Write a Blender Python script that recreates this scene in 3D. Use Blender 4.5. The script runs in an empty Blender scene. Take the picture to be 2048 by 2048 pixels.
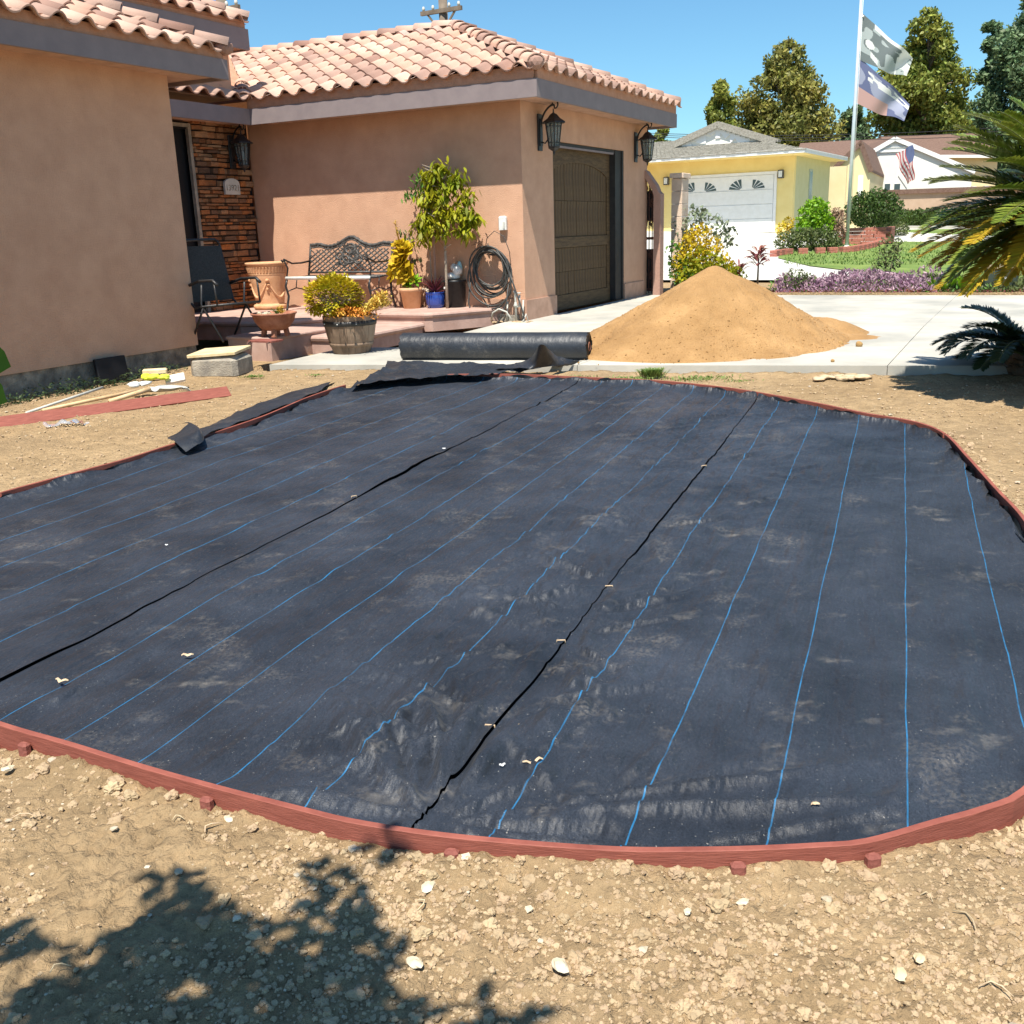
import bpy, bmesh, math, random
import numpy as np
from mathutils import Vector, Matrix
R=math.radians
random.seed(7); rng=np.random.default_rng(11)
scene=bpy.context.scene
COL=scene.collection

# ------------------------------------------------------------------ camera, sky, sun, exposure
PITCH,ROLL,CAMZ,FPX=15.872,1.881,1.3,1986.5
cam=bpy.data.cameras.new('camera'); cam_ob=bpy.data.objects.new('camera',cam); COL.objects.link(cam_ob)
cam.sensor_width=36; cam.lens=FPX/2048*36; cam.clip_start=.05; cam.clip_end=2000
_p,_r=R(PITCH),R(ROLL)
FW=Vector((0,math.cos(_p),-math.sin(_p))); RT0=Vector((1,0,0)); UP0=RT0.cross(FW)
RT=RT0*math.cos(_r)-UP0*math.sin(_r); UP=UP0*math.cos(_r)+RT0*math.sin(_r)
cam_ob.matrix_world=Matrix(((RT.x,UP.x,-FW.x,0),(RT.y,UP.y,-FW.y,0),(RT.z,UP.z,-FW.z,CAMZ),(0,0,0,1)))
scene.camera=cam_ob
AZ=R(27.966)                       # heading of the garage-door wall
SUN=Vector((math.sin(AZ)-.27*math.cos(AZ), math.cos(AZ)+.27*math.sin(AZ), -2.1)).normalized()
SUN_EL=math.asin(-SUN.z); SUN_AZ=math.atan2(-SUN.x,-SUN.y)
world=bpy.data.worlds.new('World'); scene.world=world; world.use_nodes=True
wn=world.node_tree.nodes; wl=world.node_tree.links
bg=wn['Background']; sky=wn.new('ShaderNodeTexSky'); sky.sky_type='NISHITA'; sky.sun_disc=False
sky.sun_elevation=SUN_EL; sky.sun_rotation=SUN_AZ; sky.air_density=1.; sky.dust_density=.2; sky.ozone_density=2.5
tint=wn.new('ShaderNodeMixRGB'); tint.blend_type='MULTIPLY'; tint.inputs[0].default_value=1; tint.inputs[2].default_value=(.60,.90,1.0,1); wl.new(sky.outputs[0],tint.inputs[1]); wl.new(tint.outputs[0],bg.inputs[0]); bg.inputs[1].default_value=.09
sl=bpy.data.lights.new('sun','SUN'); sl.energy=5; sl.angle=R(.55); sl.color=(1,.94,.84)
so=bpy.data.objects.new('sun',sl); COL.objects.link(so); so.location=(0,-5,20); so.rotation_euler=SUN.to_track_quat('-Z','Y').to_euler()
scene.view_settings.view_transform='Standard'; scene.view_settings.look='None'
scene.view_settings.gamma=1; scene.view_settings.use_curve_mapping=False
scene.view_settings.exposure=.75
scene.cycles.max_bounces=6

# ------------------------------------------------------------------ geometry helpers
def ray(px,py):
    return (RT*((px-1024)/FPX)-UP*((py-1024)/FPX)+FW)
C0=Vector((0,0,CAMZ))
def G(px,py,z=0.):
    d=ray(px,py); return C0+d*((z-CAMZ)/d.z)
HU=Vector((math.sin(AZ),math.cos(AZ),0)); HX=Vector((math.cos(AZ),-math.sin(AZ),0)); HC=Vector((.306,15.227,0))
def toH(p): d=p-HC; return Vector((d.dot(HX),d.dot(HU),p.z))
def toW(p): return HC+HX*p[0]+HU*p[1]+Vector((0,0,p[2] if len(p)>2 else 0))
def Gh(px,py,z=0.): return toH(G(px,py,z))
def on(px,py,p0,n):
    d=ray(px,py); return C0+d*((p0-C0).dot(n)/d.dot(n))
def onA(px,py,y=0.): return toH(on(px,py,toW((0,y,0)),HU))
def onX(px,py,x=0.): return toH(on(px,py,toW((x,0,0)),HX))
def onY(px,py,y): return on(px,py,Vector((0,y,0)),Vector((0,1,0)))
def SZ(yl): return -.03+.022*min(yl,0)+(.004*max(yl,0))
SOIL=-.2
def TZ(p):
    t=max(0,min(1,(p.y-31)/15)); w=max(0,min(1,(15.5-p.x)/4))
    return max(0,min(.75,.02*(p.y-18.5)))+.42*t*t*(3-2*t)*w
def GT(px,py):
    d=ray(px,py); t=10.
    while t<400:
        q=C0+d*t
        if q.z<TZ(q): break
        t+=.5
    a,b=t-.5,t
    for i in range(24):
        m=(a+b)/2; q=C0+d*m
        if q.z<TZ(q): b=m
        else: a=m
    return C0+d*b
def Gs(px,py):                      # on the sloping concrete
    z=-.05
    for i in range(12):
        p=G(px,py,z); z=SZ(toH(p).y)
    return p

def tag(o,label=None,cat=None,group=None,kind=None):
    if label: o['label']=label
    if cat: o['category']=cat
    if group: o['group']=group
    if kind: o['kind']=kind
    return o
def empty(name,loc=(0,0,0),rz=0.):
    o=bpy.data.objects.new(name,None); COL.objects.link(o); o.location=loc; o.rotation_euler=(0,0,rz); o.empty_display_size=.2
    return o
def thing(name,label,cat,loc=(0,0,0),rz=0.,group=None):
    return tag(empty(name,loc,rz),label,cat,group)
def copy_tree(o,parent=None):
    c=o.copy(); COL.objects.link(c)
    if parent: c.parent=parent
    for ch in [x for x in COL.objects if x.parent==o and x is not c]: copy_tree(ch,c)
    return c
class MB:
    def __init__(s): s.v=[]; s.f=[]; s.m=[]; s.mi=0; s.sm=[]; s.smooth=False
    def add(s,vs,fs):
        b=len(s.v); s.v+= [tuple(x) for x in vs]; s.f+=[tuple(i+b for i in f) for f in fs]
        s.m+=[s.mi]*len(fs); s.sm+=[s.smooth]*len(fs); return s
    def box(s,c,d,rot=None,taper=0):
        x,y,z=d[0]/2,d[1]/2,d[2]/2; k=1-taper
        vs=[Vector(q) for q in ((-x,-y,-z),(x,-y,-z),(x,y,-z),(-x,y,-z),(-x*k,-y*k,z),(x*k,-y*k,z),(x*k,y*k,z),(-x*k,y*k,z))]
        if rot is not None:
            vs=[rot@q for q in vs]
        c=Vector(c); return s.add([c+q for q in vs],[(0,3,2,1),(4,5,6,7),(0,1,5,4),(1,2,6,5),(2,3,7,6),(3,0,4,7)])
    def bbox(s,c,d,b=.01,rot=None):     # box with chamfered vertical and top edges
        x,y,z=d[0]/2,d[1]/2,d[2]/2; b=min(b,x*.45,y*.45,z*.45)
        def ring(e,zz):
            X,Y=x-e,y-e; bb=b
            return [(-X+bb,-Y,zz),(X-bb,-Y,zz),(X,-Y+bb,zz),(X,Y-bb,zz),(X-bb,Y,zz),(-X+bb,Y,zz),(-X,Y-bb,zz),(-X,-Y+bb,zz)]
        vs=[Vector(q) for q in ring(0,-z)+ring(0,z-b)+ring(b,z)]
        if rot is not None: vs=[rot@q for q in vs]
        c=Vector(c); fs=[tuple(range(7,-1,-1)),tuple(range(16,24))]
        for k in (0,8):
            for i in range(8): j=(i+1)%8; fs.append((k+i,k+j,k+8+j,k+8+i))
        return s.add([c+q for q in vs],fs)
    def bar(s,p0,p1,w,h=None,up=(0,0,1)):
        p0,p1=Vector(p0),Vector(p1); h=h or w; d=(p1-p0); L=d.length; d.normalize()
        u=Vector(up); 
        if abs(d.dot(u))>.98: u=Vector((1,0,0))
        a=d.cross(u).normalized(); b=a.cross(d)
        q=[]
        for p in (p0,p1):
            for sx,sy in ((-1,-1),(1,-1),(1,1),(-1,1)): q.append(p+a*(sx*w/2)+b*(sy*h/2))
        return s.add(q,[(0,1,2,3),(7,6,5,4),(0,4,5,1),(1,5,6,2),(2,6,7,3),(3,7,4,0)])
    def tube(s,pts,r,n=6,cap=True):
        pts=[Vector(p) for p in pts]; k=len(pts); rs=r if isinstance(r,(list,tuple)) else [r]*k
        vs=[]; prev=None
        for i,p in enumerate(pts):
            d=(pts[min(i+1,k-1)]-pts[max(i-1,0)]).normalized()
            if prev is None:
                a=d.cross(Vector((0,0,1)) if abs(d.z)<.9 else Vector((1,0,0))).normalized()
            else:
                a=(prev-d*prev.dot(d)); a=a.normalized() if a.length>1e-6 else d.orthogonal().normalized()
            prev=a; b=d.cross(a)
            for j in range(n):
                t=2*math.pi*j/n; vs.append(p+(a*math.cos(t)+b*math.sin(t))*rs[i])
        fs=[]
        for i in range(k-1):
            for j in range(n):
                j2=(j+1)%n; fs.append((i*n+j,i*n+j2,(i+1)*n+j2,(i+1)*n+j))
        if cap: fs.append(tuple(range(n-1,-1,-1))); fs.append(tuple((k-1)*n+j for j in range(n)))
        o=s.smooth; s.smooth=True; s.add(vs,fs); s.smooth=o; return s
    def lathe(s,prof,n=24,c=(0,0,0),smooth=True,closed=False):
        vs=[];fs=[];k=len(prof)
        for r,z in prof:
            for j in range(n):
                t=2*math.pi*j/n; vs.append((c[0]+r*math.cos(t),c[1]+r*math.sin(t),c[2]+z))
        for i in range(k-1):
            for j in range(n):
                j2=(j+1)%n; fs.append((i*n+j,i*n+j2,(i+1)*n+j2,(i+1)*n+j))
        o=s.smooth; s.smooth=smooth; s.add(vs,fs); s.smooth=o; return s
    def prism(s,pts,z0,z1):
        n=len(pts); z0f=z0 if callable(z0) else (lambda p:z0); z1f=z1 if callable(z1) else (lambda p:z1)
        vs=[(p[0],p[1],z0f(p)) for p in pts]+[(p[0],p[1],z1f(p)) for p in pts]
        fs=[tuple(range(n-1,-1,-1)),tuple(range(n,2*n))]+[(i,(i+1)%n,n+(i+1)%n,n+i) for i in range(n)]
        return s.add(vs,fs)
    def ext(s,pts,dirv):                # extrude a planar 3D outline along dirv
        n=len(pts); d=Vector(dirv); vs=[Vector(p) for p in pts]; vs+= [p+d for p in vs]
        return s.add(vs,[tuple(range(n-1,-1,-1)),tuple(range(n,2*n))]+[(i,(i+1)%n,n+(i+1)%n,n+i) for i in range(n)])
    def leaf(s,p,d,L,W,droop=.3,n=3,up=None):
        p=Vector(p); d=Vector(d).normalized(); u=Vector(up) if up is not None else Vector((random.uniform(-.3,.3),random.uniform(-.3,.3),1))
        a=d.cross(u)
        a=a.normalized() if a.length>1e-4 else d.orthogonal().normalized()
        vs=[p]; fs=[]
        for i in range(1,n+1):
            t=i/n; q=p+d*(L*t)+Vector((0,0,-droop*L*t*t)); w=W*math.sin(math.pi*min(t*.85+.08,1))*.5
            if i<n: vs+=[q-a*w,q+a*w]
            else: vs+=[q]
        fs.append((0,2,1))
        for i in range(1,n-1): b=1+2*(i-1); fs.append((b,b+1,b+3,b+2))
        b=1+2*(n-2); fs.append((b,b+1,len(vs)-1))
        return s.add(vs,fs)
    def ico(s,c,r,sub=1,jit=.2,sc=(1,1,1)):
        vs,fs=ICO[sub]; rot=Matrix.Rotation(random.uniform(0,6.28),3,'Z')
        out=[]
        for q in vs:
            k=r*(1+random.uniform(-jit,jit)); w=rot@Vector((q[0]*k*sc[0],q[1]*k*sc[1],q[2]*k*sc[2])); out.append(Vector(c)+w)
        return s.add(out,fs)
    def build(s,name,mats,parent=None,loc=None):
        me=bpy.data.meshes.new(name); me.from_pydata(s.v,[],s.f)
        if not isinstance(mats,(list,tuple)): mats=[mats]
        for m in mats: me.materials.append(m)
        if len(mats)>1: me.polygons.foreach_set('material_index',s.m)
        me.polygons.foreach_set('use_smooth',s.sm); me.update()
        o=bpy.data.objects.new(name,me); COL.objects.link(o)
        if parent: o.parent=parent
        if loc is not None: o.location=loc
        return o
ICO={}
for sub in (1,2,3):
    bm=bmesh.new(); bmesh.ops.create_icosphere(bm,subdivisions=sub,radius=1)
    ICO[sub]=([tuple(v.co) for v in bm.verts],[tuple(v.index for v in f.verts) for f in bm.faces]); bm.free()
def share(name,mesh,parent=None,loc=(0,0,0),rot=(0,0,0),scale=None):
    o=bpy.data.objects.new(name,mesh); COL.objects.link(o)
    if parent: o.parent=parent
    o.location=loc; o.rotation_euler=rot
    if scale: o.scale=scale
    return o
def np_mesh(name,V,F,mat,smooth=False,parent=None):
    V=np.asarray(V,dtype=np.float32); F=np.asarray(F,dtype=np.int32)
    me=bpy.data.meshes.new(name); n=F.shape[1]
    me.vertices.add(len(V)); me.vertices.foreach_set('co',V.ravel())
    me.loops.add(F.size); me.loops.foreach_set('vertex_index',F.ravel())
    me.polygons.add(len(F)); me.polygons.foreach_set('loop_start',np.arange(0,F.size,n,dtype=np.int32)); 
    me.polygons.foreach_set('use_smooth',np.full(len(F),smooth)); me.update(calc_edges=True); me.validate()
    if mat: me.materials.append(mat)
    o=bpy.data.objects.new(name,me); COL.objects.link(o)
    if parent: o.parent=parent
    return o
# vectorised value noise
_perm=rng.permutation(4096)
def vn(x,y,seed=0):
    x=np.asarray(x,float); y=np.asarray(y,float); xi=np.floor(x).astype(int); yi=np.floor(y).astype(int); fx=x-xi; fy=y-yi
    fx=fx*fx*(3-2*fx); fy=fy*fy*(3-2*fy)
    def h(a,b): return _perm[(_perm[(a+seed*57)%4096]+b*31)%4096]/4095.
    return ((h(xi,yi)*(1-fx)+h(xi+1,yi)*fx)*(1-fy)+(h(xi,yi+1)*(1-fx)+h(xi+1,yi+1)*fx)*fy)*2-1
def fbm(x,y,o=4,seed=0,g=.5):
    s=0;a=1.
    for i in range(o): s=s+a*vn(x*2**i+i*17.3,y*2**i+i*9.1,seed+i); a*=g
    return s

# ------------------------------------------------------------------ materials
def mat(name,c,c2=None,scale=8.,rough=.8,bump=0.,bscale=None,metal=0.,island=0.,detail=6,spec=.4,coords='Object',stretch=None,wave=None,contrast=(.35,.65),trans=0.,c3=None,bdist=.02,sheen=0.):
    m=bpy.data.materials.new(name); m.use_nodes=True; nt=m.node_tree; N=nt.nodes; L=nt.links; b=N['Principled BSDF']
    b.inputs['Roughness'].default_value=rough; b.inputs['Metallic'].default_value=metal; b.inputs['Specular IOR Level'].default_value=spec
    if sheen: b.inputs['Sheen Weight'].default_value=sheen
    tc=N.new('ShaderNodeTexCoord'); src=tc.outputs[coords]
    if stretch:
        mp=N.new('ShaderNodeMapping'); mp.inputs['Scale'].default_value=stretch; L.new(src,mp.inputs[0]); src=mp.outputs[0]
    col=None
    c=tuple(c)+(1,); 
    nz=N.new('ShaderNodeTexNoise'); nz.inputs['Scale'].default_value=scale; nz.inputs['Detail'].default_value=detail; nz.inputs['Roughness'].default_value=.62; L.new(src,nz.inputs['Vector'])
    if c2 is not None:
        cr=N.new('ShaderNodeValToRGB'); cr.color_ramp.elements[0].position=contrast[0]; cr.color_ramp.elements[1].position=contrast[1]
        cr.color_ramp.elements[0].color=c; cr.color_ramp.elements[1].color=tuple(c2)+(1,)
        if c3 is not None: e=cr.color_ramp.elements.new(.5*(contrast[0]+contrast[1])+.02); e.color=tuple(c3)+(1,)
        L.new(nz.outputs[0],cr.inputs[0]); col=cr.outputs[0]
    if island:
        ge=N.new('ShaderNodeNewGeometry'); mr=N.new('ShaderNodeMapRange'); mr.inputs[3].default_value=1-island; mr.inputs[4].default_value=1+island
        L.new(ge.outputs['Random Per Island'],mr.inputs[0]); hs=N.new('ShaderNodeHueSaturation'); L.new(mr.outputs[0],hs.inputs['Value'])
        mh=N.new('ShaderNodeMapRange'); mh.inputs[3].default_value=.5-island*.05; mh.inputs[4].default_value=.5+island*.05
        m2=N.new('ShaderNodeMath'); m2.operation='FRACT'; m3=N.new('ShaderNodeMath'); m3.operation='MULTIPLY'; m3.inputs[1].default_value=17.3
        L.new(ge.outputs['Random Per Island'],m3.inputs[0]); L.new(m3.outputs[0],m2.inputs[0]); L.new(m2.outputs[0],mh.inputs[0]); L.new(mh.outputs[0],hs.inputs['Hue'])
        if col: L.new(col,hs.inputs['Color'])
        else: hs.inputs['Color'].default_value=c
        col=hs.outputs[0]
    if col: L.new(col,b.inputs['Base Color'])
    else: b.inputs['Base Color'].default_value=c
    if bump:
        n2=N.new('ShaderNodeTexNoise'); n2.inputs['Scale'].default_value=bscale or scale*6; n2.inputs['Detail'].default_value=4; L.new(src,n2.inputs['Vector'])
        bp=N.new('ShaderNodeBump'); bp.inputs['Strength'].default_value=bump; bp.inputs['Distance'].default_value=bdist; L.new(n2.outputs[0],bp.inputs['Height']); L.new(bp.outputs[0],b.inputs['Normal'])
    if trans:
        tr=N.new('ShaderNodeBsdfTranslucent'); mx=N.new('ShaderNodeMixShader'); mx.inputs[0].default_value=trans
        if col: L.new(col,tr.inputs[0])
        else: tr.inputs[0].default_value=c
        L.new(b.outputs[0],mx.inputs[1]); L.new(tr.outputs[0],mx.inputs[2]); L.new(mx.outputs[0],N['Material Output'].inputs[0])
    return m
M={}
M['stucco']=mat('stucco',(.52,.30,.193),(.625,.374,.245),3.,.95,.8,75,contrast=(.3,.7),bdist=.012)
M['stucco_base']=mat('stucco_base',(.42,.255,.175),(.53,.33,.235),6.,.95,.5,120,bdist=.01)
M['fascia']=mat('fascia',(.215,.175,.175),(.25,.205,.20),4,.7)
M['cream_trim']=mat('mortar_trim',(.44,.22,.13),(.53,.28,.175),10,.9,.3,60)
M['foundation']=mat('foundation',(.13,.115,.095),(.36,.31,.24),6,.95,1.,30,c3=(.24,.205,.16))
M['black_metal']=mat('black_metal',(.012,.012,.013),(.025,.024,.024),20,.45,.15,80,spec=.5)
M['grey_metal']=mat('weathered_iron',(.03,.029,.028),(.10,.096,.09),25,.5,.3,90,spec=.5)
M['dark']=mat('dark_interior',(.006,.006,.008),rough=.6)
M['white_paint']=mat('white_paint',(.74,.74,.71),(.8,.8,.78),5,.6)
M['white_dirty']=mat('white_plastic',(.6,.62,.6),(.8,.82,.78),12,.4)
M['concrete']=mat('concrete',(.31,.305,.27),(.53,.50,.425),.7,.9,.35,90,c3=(.43,.41,.355),bdist=.006)
M['concrete_dirty']=mat('weathered_concrete',(.22,.2,.17),(.40,.36,.29),7,.95,.6,60,c3=(.3,.27,.22))
M['step']=mat('pink_concrete',(.38,.245,.20),(.50,.345,.285),4,.85,.3,70,bdist=.008)
M['redwood']=mat('red_stained_board',(.195,.052,.035),(.31,.095,.066),5,.7,.5,16,stretch=(2,2,30),bdist=.004,contrast=(.3,.7))
M['redwood_cut']=mat('red_board_end',(.18,.052,.038),(.27,.09,.066),14,.8,.3,60)
M['sand']=mat('sand',(.30,.168,.064),(.425,.25,.105),2.2,.98,1.,60,c3=(.36,.207,.083),bdist=.02)
M['clod']=mat('soil_clods',(.335,.24,.14),(.435,.32,.195),14,.98,.7,90,island=.12,bdist=.006)
M['sandclod']=mat('sand_clods',(.29,.165,.066),(.40,.238,.1),14,.98,.5,90,island=.15)
M['palestone']=mat('pale_stone_chips',(.42,.34,.23),(.58,.50,.38),20,.9,.3,60,island=.15)
M['leafdry']=mat('dry_leaf',(.44,.33,.2),(.56,.44,.28),20,.8,island=.2)
M['terra']=mat('terracotta',(.55,.29,.145),(.66,.39,.22),7,.85,.3,60)
M['terra_dark']=mat('old_terracotta',(.27,.10,.06),(.42,.19,.12),10,.85,.4,60)
M['potgrey']=mat('grey_pot',(.45,.45,.40),(.55,.55,.5),6,.8,.2)
M['potblue']=mat('blue_glaze',(.015,.045,.26),(.03,.08,.36),12,.2,spec=.6)
M['blackplastic']=mat('black_plastic',(.010,.013,.016),(.02,.024,.028),15,.4)
M['rubber']=mat('hose_rubber',(.035,.036,.034),(.075,.075,.07),30,.5)
M['barrelwood']=mat('barrel_wood',(.13,.085,.055),(.31,.225,.155),5,.85,.4,40,stretch=(1,1,.15),c3=(.22,.15,.1))
M['ironhoop']=mat('iron_hoop',(.025,.025,.026),(.05,.048,.046),30,.5,metal=.4)
M['woodhandle']=mat('wood_handle',(.55,.36,.18),(.68,.48,.27),10,.6,stretch=(1,1,1))
M['polewood']=mat('pole_wood',(.13,.1,.075),(.2,.16,.12),5,.9)
M['bark']=mat('bark',(.10,.075,.05),(.2,.155,.11),12,.95,.6,40)
M['bark_pale']=mat('pale_bark',(.24,.2,.15),(.36,.3,.24),12,.95,.5,40)
def leafmat(n,c,c2,isl=.35,tr=.3,rough=.5,sc=4): return mat(n,c,c2,sc,rough,island=isl,trans=tr,spec=.3)
M['lf_citrus']=leafmat('avocado_leaf',(.17,.23,.01),(.38,.35,.015),.25,.35)
M['lf_green']=leafmat('fresh_green_leaf',(.06,.15,.02),(.13,.26,.04),.3,.3)
M['lf_jade']=leafmat('jade_leaf',(.30,.30,.015),(.60,.44,.02),.25,.2)
M['lf_orange']=leafmat('orange_succulent_leaf',(.66,.20,.035),(.66,.38,.06),.25,.2)
M['lf_yellowor']=leafmat('yellow_succulent_leaf',(.62,.36,.05),(.55,.45,.10),.25,.2)
M['lf_yellow']=leafmat('yellow_leaf',(.48,.33,.012),(.64,.48,.03),.25,.3)
M['lf_red']=leafmat('dark_red_leaf',(.10,.022,.03),(.20,.05,.05),.3,.2)
M['lf_ti']=leafmat('ti_leaf',(.18,.05,.05),(.30,.11,.09),.3,.2)
M['lf_purple']=leafmat('purple_heart_leaf',(.20,.09,.16),(.46,.32,.36),.35,.2)
M['lf_tree']=leafmat('tree_leaf',(.09,.14,.025),(.30,.31,.06),.45,.25,sc=.35)
M['lf_tree2']=leafmat('olive_tree_leaf',(.10,.125,.03),(.35,.32,.075),.45,.25,sc=.35)
M['lf_tree3']=leafmat('bluish_tree_leaf',(.06,.12,.065),(.19,.27,.12),.45,.2,sc=.35)
M['lf_hedge']=leafmat('hedge_leaf',(.03,.065,.012),(.075,.12,.022),.35,.15)
M['lf_lime']=leafmat('lime_leaf',(.14,.30,.01),(.24,.42,.02),.25,.3)
M['lf_olive']=leafmat('olive_leaf',(.07,.10,.03),(.15,.17,.06),.35,.2)
M['lf_grey']=leafmat('grey_green_leaf',(.13,.17,.10),(.25,.29,.18),.3,.2)
M['lf_dry']=leafmat('dried_rose_leaf',(.28,.16,.10),(.42,.30,.2),.35,.2)
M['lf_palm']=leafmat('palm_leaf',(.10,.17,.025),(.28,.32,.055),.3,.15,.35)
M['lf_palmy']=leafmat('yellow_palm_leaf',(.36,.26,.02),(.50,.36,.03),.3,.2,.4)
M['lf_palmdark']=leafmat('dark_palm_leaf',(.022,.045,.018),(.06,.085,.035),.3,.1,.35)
M['lawn']=mat('lawn_grass',(.10,.17,.03),(.20,.26,.06),1.2,.95,.6,60,c3=(.15,.215,.045))
M['grassblade']=leafmat('grass_blade',(.12,.20,.04),(.21,.29,.075),.3,.3)
M['white_drive']=mat('neighbour_concrete',(.50,.48,.42),(.58,.56,.5),1,.9)
M['yellow_wall']=mat('yellow_stucco',(.78,.61,.24),(.84,.68,.29),1.5,.95,.3,60)
M['cream_wall']=mat('cream_wall',(.70,.58,.33),(.74,.63,.38),1.5,.95)
M['white_wall']=mat('white_siding',(.74,.73,.66),(.79,.78,.72),1,.9)
M['shingle']=mat('grey_shingle',(.21,.195,.16),(.36,.34,.29),14,.95,.5,30,island=.12)
M['shingle_brown']=mat('brown_shingle',(.13,.075,.055),(.19,.12,.09),8,.95,.4,30)
M['tan_wall']=mat('tan_block',(.42,.30,.21),(.48,.35,.25),3,.95)
M['brick_red']=mat('planter_brick',(.34,.12,.075),(.45,.19,.13),14,.9,.3,60,island=.15)
M['block']=mat('block_column',(.60,.46,.34),(.70,.56,.44),6,.95,.5,60,island=.06)
M['pink_stucco']=mat('pink_stucco',(.36,.21,.16),(.42,.26,.2),4,.95,.3)
M['rust']=mat('rust_iron',(.07,.03,.022),(.13,.06,.045),20,.7,.3,60)
M['flagwhite']=mat('flag_white',(.75,.75,.72),rough=.7,trans=.3)
M['sand_ply']=mat('plywood_lid',(.55,.42,.22),(.74,.62,.4),3,.8,.2,40,stretch=(1,4,1))
M['yellow_wall_shade']=mat('shaded_yellow_stucco',(.52,.50,.27),(.56,.54,.31),2,.95)  # yellow side wall with its greenish shade put into the colour
M['glassdark']=mat('window_glass',(.05,.07,.075),rough=.12,spec=.6)
M['garage_wood']=mat('garage_wood',(.065,.036,.015),(.15,.088,.036),5,.7,.4,40,stretch=(6,1,.5),c3=(.105,.06,.024),bdist=.006)
M['garage_wood_h']=mat('garage_rail_wood',(.07,.04,.017),(.14,.084,.036),5,.7,.4,40,stretch=(.5,1,6),bdist=.006)
M['frame_dark']=mat('dark_door_frame',(.022,.02,.02),(.035,.032,.03),8,.6)
M['yellowglove']=mat('hi_vis_glove',(.65,.78,.03),(.75,.85,.08),10,.7)
M['paperpale']=mat('pale_fabric',(.66,.58,.50),(.75,.68,.6),10,.9)
M['foliage_leaf_near']=leafmat('near_leaf',(.05,.14,.012),(.13,.26,.02),.2,.4)
# clear plastic
m=bpy.data.materials.new('clear_plastic'); m.use_nodes=True; b=m.node_tree.nodes['Principled BSDF']; b.inputs['Base Color'].default_value=(.85,.88,.9,1); b.inputs['Roughness'].default_value=.15; b.inputs['Transmission Weight'].default_value=.75; b.inputs['IOR'].default_value=1.15; M['plastic']=m
m=bpy.data.materials.new('lantern_glass'); m.use_nodes=True; b=m.node_tree.nodes['Principled BSDF']; b.inputs['Base Color'].default_value=(.35,.42,.42,1); b.inputs['Roughness'].default_value=.2; b.inputs['Transmission Weight'].default_value=.7; b.inputs['IOR'].default_value=1.1; M['glass']=m
# ------------------------------------------------------------------ special materials
def soil_mat():
    m=bpy.data.materials.new('dry_soil'); m.use_nodes=True; nt=m.node_tree; N=nt.nodes; L=nt.links; b=N['Principled BSDF']; b.inputs['Roughness'].default_value=1; b.inputs['Specular IOR Level'].default_value=.15
    tc=N.new('ShaderNodeTexCoord').outputs['Object']
    def noise(s,d=6,r=.6):
        n=N.new('ShaderNodeTexNoise'); n.inputs['Scale'].default_value=s; n.inputs['Detail'].default_value=d; n.inputs['Roughness'].default_value=r; L.new(tc,n.inputs['Vector']); return n.outputs[0]
    def ramp(src,stops):
        c=N.new('ShaderNodeValToRGB'); e=c.color_ramp.elements
        for i,(p,cc) in enumerate(stops):
            x=e[i] if i<2 else e.new(p); x.position=p; x.color=tuple(cc)+(1,)
        L.new(src,c.inputs[0]); return c.outputs[0]
    def mix(f,a,bb,t='MIX'):
        x=N.new('ShaderNodeMixRGB'); x.blend_type=t
        if isinstance(f,float): x.inputs[0].default_value=f
        else: L.new(f,x.inputs[0])
        for k,q in ((1,a),(2,bb)):
            if isinstance(q,tuple): x.inputs[k].default_value=q+(1,)
            else: L.new(q,x.inputs[k])
        return x.outputs[0]
    big=ramp(noise(.55,3),[(.35,(.40,.283,.162)),(.65,(.495,.36,.215))])
    fine=ramp(noise(9,8,.7),[(.3,(.62,.6,.56)),(.7,(1.15,1.12,1.05))])
    c=mix(1.,big,fine,'MULTIPLY')
    damp=ramp(noise(1.1,4),[(.52,(0,0,0)),(.7,(1,1,1))]); c=mix(damp,c,mix(.45,c,(.24,.17,.10)))
    vo=N.new('ShaderNodeTexVoronoi'); vo.inputs['Scale'].default_value=34; L.new(tc,vo.inputs['Vector'])
    spk=ramp(noise(60,2),[(.69,(0,0,0)),(.74,(1,1,1))]); c=mix(spk,c,(.62,.5,.34))
    L.new(c,b.inputs['Base Color'])
    a=N.new('ShaderNodeMath'); a.operation='ADD'; L.new(noise(55,5,.7),a.inputs[0])
    s=N.new('ShaderNodeMath'); s.operation='MULTIPLY'; s.inputs[1].default_value=-.6; L.new(vo.outputs[0],s.inputs[0]); L.new(s.outputs[0],a.inputs[1])
    bp=N.new('ShaderNodeBump'); bp.inputs['Strength'].default_value=.9; bp.inputs['Distance'].default_value=.03; L.new(a.outputs[0],bp.inputs['Height']); L.new(bp.outputs[0],b.inputs['Normal'])
    return m
M['soil']=soil_mat()
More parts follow.
